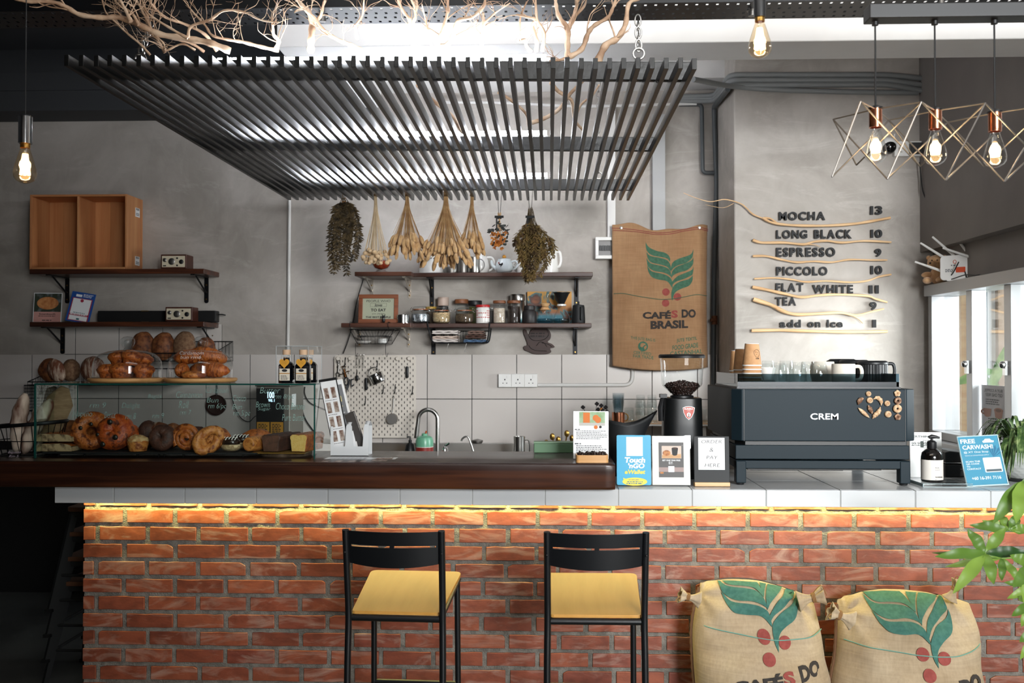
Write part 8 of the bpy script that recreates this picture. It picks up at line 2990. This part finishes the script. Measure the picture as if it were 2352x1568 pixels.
for k in range(26):
	b0 = Vector((rl.uniform(-.1,.15),rl.uniform(-.45,.5),rl.uniform(-.3,.55)))
	d = Vector((rl.uniform(-.5,.3),rl.uniform(-1,1),rl.uniform(-1,.8)))
	sd = d.normalized().cross(Vector((1,.2,0))).normalized()
	L,W_ = rl.uniform(.2,.42),rl.uniform(.03,.075)
	vs,fs = [],[]
	for q in range(9):
		s_ = q/8
		p = b0 + d.normalized()*L*s_ + Vector((-.05*s_,0,-.16*s_ ** 2))
		ww = W_*math.sin(PI*min(1,s_*.92 + .08)) ** .7
		vs += [p - sd*ww,p + Vector((.008,0,0)),p + sd*ww]
	for q in range(8):
		for e in range(2):
			fs.append((q*3 + e,q*3 + e + 1,(q + 1)*3 + e + 1,(q + 1)*3 + e))
	m.add(vs,fs)
m.build('broad_leaves',GRL,t,smooth=70)
MB().tube([(.1,.05,-1.22),(.08,.0,0),(.12,-.1,.9)],.05,12).build('trunk',PW,t)
# ---------------------------------------------------------------- burlap sacks
BURW = burlapmat('burlap','#9a7350','#a9835e')
BURF = burlapmat('pale_burlap','#a89274','#bba78a')
PGRN = mat('green_sack_print','#3a5f4a',.9,c2='#466c55',ns=60)
PTEA = mat('teal_sack_print','#35645a',.9,c2='#427166',ns=60)
PRED = mat('red_sack_print','#8a3f38',.9,c2='#964a42',ns=60)
PBLK = mat('black_sack_print','#2f2a27',.9,c2='#3a3430',ns=60)
U_ = .000678
OX,OZ = 648,812
LEAVES = [
	([(392,243),(425,290),(500,325),(570,340),(610,365),(630,400),(628,432)],[(392,243),(395,290),(410,335),(460,370),(540,385),(600,400),(628,432)]),
	([(400,338),(440,375),(520,390),(590,410),(625,445),(638,490),(636,525)],[(400,338),(406,370),(415,402),(450,440),(540,460),(600,480),(636,525)]),
	([(402,398),(440,445),(540,470),(600,490),(630,520),(640,560),(640,580)],[(402,398),(404,430),(415,480),(470,520),(560,535),(610,555),(640,580)]),
	([(405,470),(450,525),(540,545),(600,565),(640,600),(650,650),(650,690)],[(405,470),(412,510),(425,545),(455,583),(520,605),(600,622),(650,690)]),
	([(850,310),(832,355),(790,378),(720,400),(662,430),(641,470),(635,530)],[(850,310),(848,350),(835,400),(780,445),(710,465),(660,495),(635,530)]),
	([(848,390),(830,422),(760,455),(690,482),(652,520),(641,560),(638,592)],[(848,390),(850,430),(840,470),(790,515),(720,535),(665,560),(638,592)]),
	([(848,475),(835,512),(770,542),(700,572),(655,615),(643,640),(640,668)],[(848,475),(850,510),(842,552),(830,566),(760,600),(680,628),(640,668)]),
	([(842,568),(800,603),(720,625),(665,663),(645,705),(638,760),(648,812)],[(842,568),(842,600),(830,635),(800,670),(730,696),(672,735),(648,812)])]
def sackprint(parent,surf,green,full=True,rot=0,sc_=1.0,stripe=None):
	"""the coffee sprig, cherries and words laid on the cloth surface surf(dx, dz)"""
	def mp(x,z):
		dx,dz = (x - OX)*U_*sc_,(OZ - z)*U_*sc_
		return surf(dx*math.cos(rot) - dz*math.sin(rot),dx*math.sin(rot) + dz*math.cos(rot))
	def strip(m,A,B,n=14,k=4):
		a = smoothpath([(x,0,z) for x,z in A],4)
		b = smoothpath([(x,0,z) for x,z in B],4)
		L = len(a) - 1
		vs = [mp(a[i].x + (b[i].x - a[i].x)*j/k,a[i].z + (b[i].z - a[i].z)*j/k) for i in range(L + 1) for j in range(k + 1)]
		m.add(vs,[(i*(k + 1) + j,i*(k + 1) + j + 1,(i + 1)*(k + 1) + j + 1,(i + 1)*(k + 1) + j) for i in range(L) for j in range(k)])
	m = MB()
	for A,B in LEAVES:
		strip(m,A,B)
	m.build('leaf_print',green,parent,smooth=60)
	for cx_,cz_ in ((587,725),(697,772),(583,832)):
		m = MB()
		vs = [mp(cx_,cz_)]
		for rr_ in (18,36):
			vs += [mp(cx_ + rr_*math.cos(2*PI*k/20),cz_ + rr_*math.sin(2*PI*k/20)) for k in range(20)]
		fs = [(0,1 + k,1 + (k + 1) % 20) for k in range(20)] + [(1 + k,21 + k,21 + (k + 1) % 20,1 + (k + 1) % 20) for k in range(20)]
		m.add(vs,fs)
		m.build('cherry_print',PRED,parent,smooth=60)
	def tx(m,s,x0,x1,y0,y1,bold=.05,sl=0):
		q = MB()
		txt(q,s,x0,x1,-y1,-y0,0,bold)
		b_ = bmesh.new()
		vv = [b_.verts.new(v) for v in q.v]
		for f in q.f:
			try:
				b_.faces.new([vv[i] for i in f])
			except ValueError:
				pass
		bmesh.ops.triangulate(b_,faces=b_.faces[:])
		bmesh.ops.subdivide_edges(b_,edges=[e for e in b_.edges if e.calc_length() > 22],cuts=2,use_grid_fill=True)
		b_.verts.index_update()
		m.add([mp(v.co.x,-v.co.z + sl*(v.co.x - (x0 + x1)/2)) for v in b_.verts],[[v.index for v in f.verts] for f in b_.faces])
		b_.free()
	m = MB()
	tx(m,'S',637,700,902,975)
	m.build('red_lettering',PRED,parent,smooth=60)
	m = MB()
	tx(m,'CAFÉ',360,634,903,985)
	tx(m,'DO',735,870,893,975)
	tx(m,'BRASIL',435,795,1000,1080,sl=-.03)
	m.build('black_lettering',PBLK,parent,smooth=60)
	if full:
		m = MB()
		tx(m,'THIS JUTE BAG IS',245,480,1165,1200,.01,.12)
		tx(m,'CERTIFIED',272,440,1300,1330,.01,.1)
		tx(m,'FAIR TRADE',268,462,1336,1366,.01,.1)
		tx(m,'JUTE TEXTIL',685,880,1167,1208,.02,-.12)
		tx(m,'FOOD GRADE',645,890,1228,1274,.02,-.12)
		tx(m,'CASTANHAL',622,930,1288,1330,.02,-.08)
		for (c0_,c1_,r0_,r1_) in ((362,1250,48,0),):
			vs = [mp(362 + 48*math.cos(2*PI*k/24),1250 + 48*math.sin(2*PI*k/24)) for k in range(24)]
			m.add(vs,[tuple(range(24))])
		m.build('green_lettering',green,parent,smooth=60)
		m = MB()
		for pl in ([(340,1225),(365,1215),(372,1240),(352,1262),(335,1250)],[(370,1255),(395,1240),(398,1262),(378,1285)]):
			m.add([mp(x,z) + Vector((0,-.0008,0)) for x,z in pl],[tuple(range(len(pl)))])
		m.build('globe_gaps',BURW,parent,smooth=0)
# hanging sack
YSK = 6.575
q0,q1 = at(1406,838,YSK),at(1625,518,YSK)
hs = thing('hanging_burlap_sack','flat burlap coffee sack pinned to the wall beside the fuse box','sack',Vector(((q0.x + q1.x)/2,6.57,q0.z)))
sw,sh = (q1.x - q0.x)/2,q1.z - q0.z
SKC = hs.location.copy()
def hsurf(x,z,off=0):
	s = max(-1,min(1,x/sw))
	v = max(0,min(1,z/sh))
	dy = .012*math.sin(s*5 + 1)*(1 - .3*v) + .010*fbm((x,0,z),5,3) - .03*(1 - s*s)*(1 - v) ** 1.5*1.2 + .045*max(0,s - .82)*4 - .02
	return Vector((x,dy - off,z))
def hgrid(u,v):
	s = u*2 - 1
	zt = sh + .008*math.sin(s*9) - (.030*math.exp(-((s - .1)/.5) ** 2)) + (.02*math.exp(-((s + .75)/.3) ** 2))
	zb = -.005 - .03*(1 - ((s - .1)/1.1) ** 2)
	z = zb + (zt - zb)*v
	e = 1 - .018*math.sin(v*PI)*(1 if s > 0 else .2)
	return hsurf(s*sw*e,z)
MB().grid(hgrid,60,80).build('cloth',BURW,hs,smooth=70,solid=.003)
stem = at(1390 + 648*.236,500 + 812*.236,YSK)
sackprint(hs,lambda dx,dz: hsurf(dx + stem.x - SKC.x,dz + stem.z - SKC.z,.0026),PGRN,True)
m = MB()
for off,(pl) in ((0,[(62,105),(150,108),(300,125),(420,142),(520,150),(640,142),(760,118),(900,100),(1003,112)]),(0,[(75,125),(300,142),(430,160),(520,166),(650,158),(760,135),(900,118),(1003,128)])):
	m.tube([hsurf(at(1390 + x*.236,500 + y*.236,YSK).x - SKC.x,at(1390 + x*.236,500 + y*.236,YSK).z - SKC.z,.003) for x,y in [(p.x,p.z) for p in smoothpath([(x,0,y) for x,y in pl],6)]],.0018,5)
m.build('red_stitch_lines',mat('crimson_thread','#8a2f3c',.9),hs)
m = MB()
m.tube([hsurf(at(1390 + p.x*.236,500 + p.z*.236,YSK).x - SKC.x,at(1390 + p.x*.236,500 + p.z*.236,YSK).z - SKC.z,.003) for p in smoothpath([(80,0,742),(170,0,740),(300,0,765),(430,0,785),(540,0,797),(660,0,790),(780,0,770),(880,0,752),(990,0,760)],6)],.0022,5)
m.build('green_stripe',mat('green_thread','#3c5f4c',.9),hs)
for px,w_ in ((1426,0),(1605,1)):
	a = at(px,524,YSK)
	p = hsurf(a.x - SKC.x,a.z - SKC.z,.003)
	MB().lathe([(.010,0),(.010,.004),(0,.007)],18,M=Matrix.Translation(p) @ Matrix.Rotation(PI/2,4,'X')).build('pin_button',STEEL,hs)
def sack(label,px,a_,zt_fn,H,stem_px,stem_py,rot,ears,seed,b_=.165,yc_=4.10,rz=0,sc_=1.02):
	X = aX(px,4.05)
	t = thing('full_burlap_sack',label,'sack',(X,yc_,0),rz,'full burlap sacks by the brick counter')
	def dims(x,z):
		s = max(-1,min(1,x/a_))
		v = max(0,min(1,z/zt_fn(s)))
		return s,v
	def yfront(x,z):
		s,v = dims(x,z)
		e = max(0,1 - abs(s) ** 2.6) ** .45
		b = b_*max(0,1 - v ** 4.5) ** .62 + .010
		bulge = 1 + .10*math.sin(v*PI*1.1)
		wr = .045*fbm((x*1.0,seed,z*1.5),3.2,seed) + .030*math.exp(-((v - .78)/.07) ** 2)*math.sin(s*4 + seed)*(1 - abs(s) ** 3) + .016*math.sin(x*24 + z*14 + seed*2)*max(0,v - .55)*(1 - abs(s))
		lean = .07*v ** 2
		for (ex,ez,ang,sz_,yy) in ears:
			dx,dz = x - ex,z - ez
			dd = math.hypot(dx,dz)
			wr += .024*math.exp(-dd/.10)*math.sin(math.atan2(dz,dx)*7 + seed)*min(1,dd/.04)
		return -(b*bulge)*e + wr*e + lean,b*bulge*e*.9 + lean
	def xs(u,v):
		s = math.sin((u - .5)*PI)
		w_ = a_*(.93 + .09*math.sin(PI*min(1,v*1.05)) - .05*v ** 6)*(1 - .05*math.exp(-((v - .62)/.12) ** 2)*(1 if s > 0 else .3))*(1 + .035*math.sin(v*8 + seed + (2 if s > 0 else 0)))
		return s,s*w_
	def gf(u,v):
		s,x = xs(u,v)
		z = v*zt_fn(s)
		return Vector((x,yfront(s*a_,z)[0],z))
	def gb_(u,v):
		s,x = xs(u,v)
		z = v*zt_fn(s)
		return Vector((x,min(yfront(s*a_,z)[1],4.285 - yc_),z))
	m = MB()
	m.grid(gf,64,80)
	m.grid(lambda u,v: gb_(1 - u,v),40,40)
	m.build('cloth',BURF,t,smooth=80)
	p0 = at(stem_px,stem_py,3.92)
	sx0,sz0 = p0.x - X,p0.z
	def surf(dx,dz):
		x,z = sx0 + dx,sz0 + dz
		# follow the cloth: height along the front is foreshortened where it leans back
		s = max(-.99,min(.99,x/(a_*1.0)))
		z = min(z,zt_fn(s)*.995)
		v = z/zt_fn(s)
		w_ = (.93 + .09*math.sin(PI*min(1,v*1.05)) - .05*v ** 6)*(1 - .05*math.exp(-((v - .62)/.12) ** 2)*(1 if s > 0 else .3))
		y = yfront(max(-.99,min(.99,x/(a_*w_)))*a_,z)[0]
		return Vector((x,y - .0055 - .004*v ** 8,z + .002*v ** 8))
	sackprint(t,surf,PTEA,False,rot,sc_)
	m = MB()
	pts = []
	for k in range(40):
		x = -a_*.9 + 2*a_*.9*k/39
		z = sz0 + .045 + .03*(x/a_) ** 2 - .01*math.sin(x*9)
		p = surf(x - sx0,z - sz0)
		pts.append(p)
	m.tube(pts,.0022,5)
	m.build('green_stripe',mat('sea_green_thread','#6a9c8e',.9),t)
	m = MB()
	pts = [gf(.004,v/40) + Vector((-.003,-.002,0)) for v in range(1,40)]
	m.tube(pts,[.006 + .0025*(k % 2) for k in range(39)],6)
	m.build('stitched_seam',mat('dark_stitch','#6a4b33',.95),t)
	for (ex,ez,ang,sz_,yy) in ears:
		m = MB()
		d = Vector((math.cos(ang),-.15,math.sin(ang)))
		b0 = Vector((ex,yy,ez))
		n = 15
		def ear(u,v):
			a = 2*PI*u
			r = sz_*(.9 - .62*math.sin(min(1,v*1.45)*PI/1.45*1.0) if v < .62 else .30 + .45*(v - .62)/.38)
			r *= 1 + .22*math.sin(a*5 + v*3)*(.4 + v)
			side = d.cross(Vector((0,1,0))).normalized()
			oth = d.cross(side).normalized()
			return b0 + d*(sz_*2.3*v - sz_*.5) + side*r*math.cos(a) + oth*r*.8*math.sin(a)
		m.grid(ear,30,14,True)
		m.build('tied_corner',BURF,t,smooth=70,solid=.002)
		m = MB()
		side = d.cross(Vector((0,1,0))).normalized()
		oth = d.cross(side).normalized()
		c_ = b0 + d*(sz_*2.3*.6 - sz_*.5)
		for q in range(3):
			m.tube([c_ + d*(q*.005 - .005) + (side*math.cos(a) + oth*.8*math.sin(a))*sz_*.42 for a in [2*PI*k/14 for k in range(14)]],.0028,5,closed=True)
		m.tube(smoothpath([c_ + side*sz_*.4,c_ + side*sz_*.6 + d*.03 + Vector((0,-.02,.02)),c_ + side*sz_*.3 + d*.05 + Vector((0,-.02,-.01))],5),.002,5)
		m.build('twine_tie',TWINE,t)
	return t
sack('left full burlap sack with tied corners, leaning on the brick counter',1750,.268,lambda s: .665 + .018*math.sin(s*2.2 + 2.6) - .030*max(0,s) ** 1.5 - .012*s*s,.68,1795,1506,R(9),
	[(-.272,.625,2.9,.036,-.06),(.17,.615,.25,.046,-.02)],2)
sack('right full burlap sack with tied corners, nearest to the leafy plant',2092,.298,lambda s: .63 + .012*math.sin(s*2.6 + 2.2) - .030*s ** 4,.64,2160,1538,R(13),
	[(-.275,.565,2.75,.042,-.10),(.17,.635,1.1,.036,-.0)],5,.17,4.09)
# ---------------------------------------------------------------- bar stools in front of the counter
SEATY = woodmat('honey_plywood','#b98638','#c9954a',None,.42,1,1.2,10)
BLKS = mat('stool_black','#0f1114',.38)
def barstool(label,loc,rz):
	t = thing('bar_stool',label,'bar stool',loc,rz,'black bar stools with yellow seats')
	zn,zf,yn,yf_,wn,wf_ = .687,.748,-.2,.2,.16,.182
	m = MB()
	n = 12
	ol = []
	for (x,y,r) in ((-wn,yn,.012),(wn,yn,.012),(wf_,yf_,.03),(-wf_,yf_,.03)):
		ol.append((x,y,r))
	pts = []
	for i,(x,y,r) in enumerate(ol):
		p,a,b = Vector((x,y)),Vector(ol[i - 1][:2]),Vector(ol[(i + 1) % 4][:2])
		d0,d1 = (a - p).normalized()*r,(b - p).normalized()*r
		for k in range(6):
			u = k/5
			q = (p + d0)*(1 - u) ** 2 + p*2*u*(1 - u) + (p + d1)*u*u
			pts.append(q)
	zz = lambda y: zn + (zf - zn)*(y - yn)/(yf_ - yn)
	N_ = len(pts)
	m.add([(q.x,q.y,zz(q.y) - .012) for q in pts] + [(q.x,q.y,zz(q.y)) for q in pts],
		[tuple(range(N_ - 1,-1,-1)),tuple(range(N_,2*N_))] + [(k,(k + 1) % N_,N_ + (k + 1) % N_,N_ + k) for k in range(N_)])
	m.build('seat',SEATY,t,smooth=0,bevel=.002)
	m = MB()
	for a,b in (((-wn + .0,yn),(wn,yn)),((wn,yn),(wf_ - .012,yf_ - .02)),((wf_ - .012,yf_ - .02),(-wf_ + .012,yf_ - .02)),((-wf_ + .012,yf_ - .02),(-wn,yn))):
		m.tube([(*a,zz(a[1]) - .024),(*b,zz(b[1]) - .024)],.0115,10)
	m.build('seat_frame',BLKS,t)
	for s in (-1,1):
		MB().tube(smoothpath([(s*(wn + .014),yn - .03,.0),(s*(wn + .012),yn - .012,zn - .2),(s*(wn + .010),yn - .006,zn - .02),(s*(wn + .011),yn - .02,zn + .12),(s*(wn + .012),yn - .045,.985)],6),.0122,12).build('back_leg',BLKS,t)
		MB().tube([(s*(wf_ - .016),yf_ - .02,zf - .026),(s*(wf_ - .012),yf_ + .0,0)],.0115,12).build('front_leg',BLKS,t)
	m = MB()
	zfr = .26
	m.tube([(-wn - .012,yn - .02,zfr),(wn + .012,yn - .02,zfr)],.009,8).tube([(-wf_ + .013,yf_ - .01,zfr + .05),(wf_ - .013,yf_ - .01,zfr + .05)],.010,8)
	for s in (-1,1):
		m.tube([(s*(wn + .012),yn - .02,zfr - .03),(s*(wf_ - .013),yf_ - .01,zfr - .03)],.009,8)
	m.build('foot_rail',BLKS,t)
	# curved back panel with its slot
	W = wn + .004
	m = MB()
	def strip(x0,x1,z0,z1,n=14):
		vs,fs = [],[]
		for i in range(n + 1):
			x = x0 + (x1 - x0)*i/n
			c = 1 - (x/W) ** 2
			for (zv,dy) in ((z0,0),(z1,0),(z1,.006),(z0,.006)):
				zq = zv
				yb_ = yn - .034 - .032*c + (zv - .91)*-.18 + dy
				if abs(zv - .865) < 1e-6:
					zq = zv - .012*c
				vs.append((x,yb_,zq))
		for i in range(n):
			for k in range(4):
				fs.append((i*4 + k,i*4 + (k + 1) % 4,(i + 1)*4 + (k + 1) % 4,(i + 1)*4 + k))
		fs.append((3,2,1,0))
		fs.append(tuple(n*4 + k for k in range(4)))
		m.add(vs,fs)
	strip(-W,W,.933,.982)
	strip(-W,W,.865,.926)
	strip(-W,-W + .012,.926,.933,2)
	strip(W - .012,W,.926,.933,2)
	strip(-.008,.008,.926,.933,2)
	m.build('backrest',BLKS,t,smooth=30)
	q = MB()
	for s in (-1,1):
		for z in (.905,.955):
			q.ell((s*(wn + .013),yn - .05,z),(.004,.003,.004),8,6)
	q.build('screws',BLKP,t)
	return t
barstool('left bar stool at the brick counter, turned slightly right',((-.537),3.75,0),-R(3))
barstool('right bar stool at the brick counter, square to it',(.163,3.735,0),R(.5))
# stacked stools at the left end of the counter
STSEAT = woodmat('brown_stool_seat','#5a3a28','#6e4a34',None,.5,0)
def stackstool(loc,label):
	t = thing('metal_stool',label,'stool',loc,0,'stacked metal stools left of the counter')
	h = .475
	MB().prism(roundrect(-.155,.155,-.155,.155,.03),0,.022,M=Matrix.Translation((0,0,h + .022)) @ Matrix.Rotation(-PI/2,4,'X')).build('seat',STSEAT,t,smooth=30,bevel=.003)
	MB().box(-.14,.14,-.14,.14,h - .03,h - .001).build('seat_frame',BLKM,t,smooth=0,bevel=.006)
	for sx in (-1,1):
		for sy in (-1,1):
			m = MB()
			m.tube([(sx*.128,sy*.128,h - .02),(sx*.205,sy*.205,.0)],[.022,.016],4)
			m.build('leg',BLKM,t,smooth=0)
			MB().cbox((sx*.205,sy*.205,.008),(.034,.034,.016)).build('rubber_foot',BLKP,t,smooth=0)
	m = MB()
	for sx in (-1,1):
		m.tube([(sx*.175,-.175,.17),(sx*.175,.175,.17)],.007,6).tube([(-.175,sx*.175,.17),(.175,sx*.175,.17)],.007,6)
	m.build('cross_rails',BLKM,t)
	return t
sx_,sy_ = -2.232,4.95
first = stackstool((sx_,sy_,0),'bottom stool of the dark stack left of the counter')
for k,w_ in ((1,'second stool from the bottom'),(2,'third stool from the bottom'),(3,'top stool')):
	dup(first,(sx_ + .008*k,sy_,.121*k),None,w_ + ' of the dark stack left of the counter')
# ---------------------------------------------------------------- leafy money tree at the right edge
LEAFG = None
m_,nt,b = newmat('glossy_leaf')
geo = N(nt,'ShaderNodeNewGeometry')
cc = ramp(nt,geo.outputs['Random Per Island'],[(0,lin('#274a1c')),(.5,lin('#4a6f28')),(1,lin('#8cab48'))])
nt.links.new(cc,b.inputs['Base Color'])
b.inputs['Roughness'].default_value = .42
tr_ = N(nt,'ShaderNodeBsdfTranslucent')
nt.links.new(cc,tr_.inputs[0])
mx = N(nt,'ShaderNodeMixShader')
mx.inputs[0].default_value = .35
nt.links.new(b.outputs[0],mx.inputs[1])
nt.links.new(tr_.outputs[0],mx.inputs[2])
nt.links.new(mx.outputs[0],nt.nodes['Material Output'].inputs[0])
LEAFG = m_
GSTEM = mat('green_stem','#6a8a3a',.5)
tx0 = Vector((1.98,3.42,0))
t = thing('money_tree','potted money tree with hand shaped leaves at the right edge','potted plant',tx0)
def leaflet(m,b,tip,W_,nrm,droop):
	b,tip = Vector(b),Vector(tip)
	d = tip - b
	L = d.length
	d.normalize()
	nrm = Vector(nrm)
	sd = d.cross(nrm).normalized()
	up = sd.cross(d).normalized()
	n = 12
	vs,fs = [],[]
	for q in range(n + 1):
		s = q/n
		ww = W_*(math.sin(PI*s ** .85) ** .9 if 0 < s < 1 else 0)*(1.1 if s > .3 else 1) + .0008
		p = b + d*L*s + up*(droop*L*math.sin(PI*s)*.5) + up*.004*math.sin(s*14)
		vs += [p - sd*ww + up*ww*.28,p - sd*ww*.5 + up*ww*.06,p,p + sd*ww*.5 + up*ww*.06,p + sd*ww + up*ww*.28]
	for q in range(n):
		for e in range(4):
			fs.append((q*5 + e,q*5 + e + 1,(q + 1)*5 + e + 1,(q + 1)*5 + e))
	m.add(vs,fs)
def palm(c_px,Yc,tips,stem_to,W_=.024,name='palmate_leaf',nrm=(-.15,-1,.55)):
	c = at(*c_px,Yc)
	m = MB()
	for (x,y,dY) in tips:
		leaflet(m,c,at(x,y,Yc + dY),W_*(1 + .1*math.sin(x)),nrm,.12)
	m.build(name,LEAFG,t,world=True,smooth=80)
	q = MB()
	s = Vector(stem_to)
	mid = (c + s)/2 + Vector((0,.02,.05))
	q.tube(smoothpath([s,mid,c],6),.0028,6)
	q.build('leaf_stalk',GSTEM,t,world=True)
top = tx0 + Vector((0,0,.82))
palm((2262,1271),3.25,[(2146,1279,-.05),(2188,1364,-.10),(2282,1343,-.08),(2221,1214,.03),(2310,1211,.05),(2362,1268,.0)],top,0.0166)
palm((2346,1106),3.25,[(2281,1203,-.06),(2333,1203,-.10),(2400,1190,-.05),(2420,1110,0)],top,0.0202)
palm((2318,1218),3.55,[(2226,1206,.02),(2256,1196,.06),(2292,1178,.06),(2340,1180,.04),(2370,1215,0)],top,0.0144)
palm((2300,1282),3.5,[(2140,1270,.0),(2170,1302,-.02),(2215,1262,.04),(2300,1335,-.06),(2345,1340,-.05)],top,0.0115)
palm((2372,1300),3.2,[(2325,1350,-.08),(2350,1385,-.08),(2318,1275,0),(2400,1380,0)],top,0.0187)
palm((2370,1385),3.3,[(2322,1416,-.05),(2345,1440,-.06),(2335,1370,0)],top,0.0130)
palm((2390,1440),3.2,[(2340,1475,-.04),(2342,1515,-.06),(2360,1560,-.05)],top,0.0158)
palm((2385,1345),3.45,[(2305,1338,0),(2312,1375,-.03),(2345,1310,.03)],top,0.0144)
MB().tube(smoothpath([(0,0,.25),(.03,.01,.45),(0,-.01,.65),(0,0,.83)],6),[.02 - .0005*k for k in range(19)],10).build('trunk',PW,t)
MB().lathe([(0,0),(.12,0),(.15,.27),(.15,.28),(.14,.28),(.135,.24),(0,.24)],36).build('plant_pot',mat('grey_pot','#6f706e',.7),t)
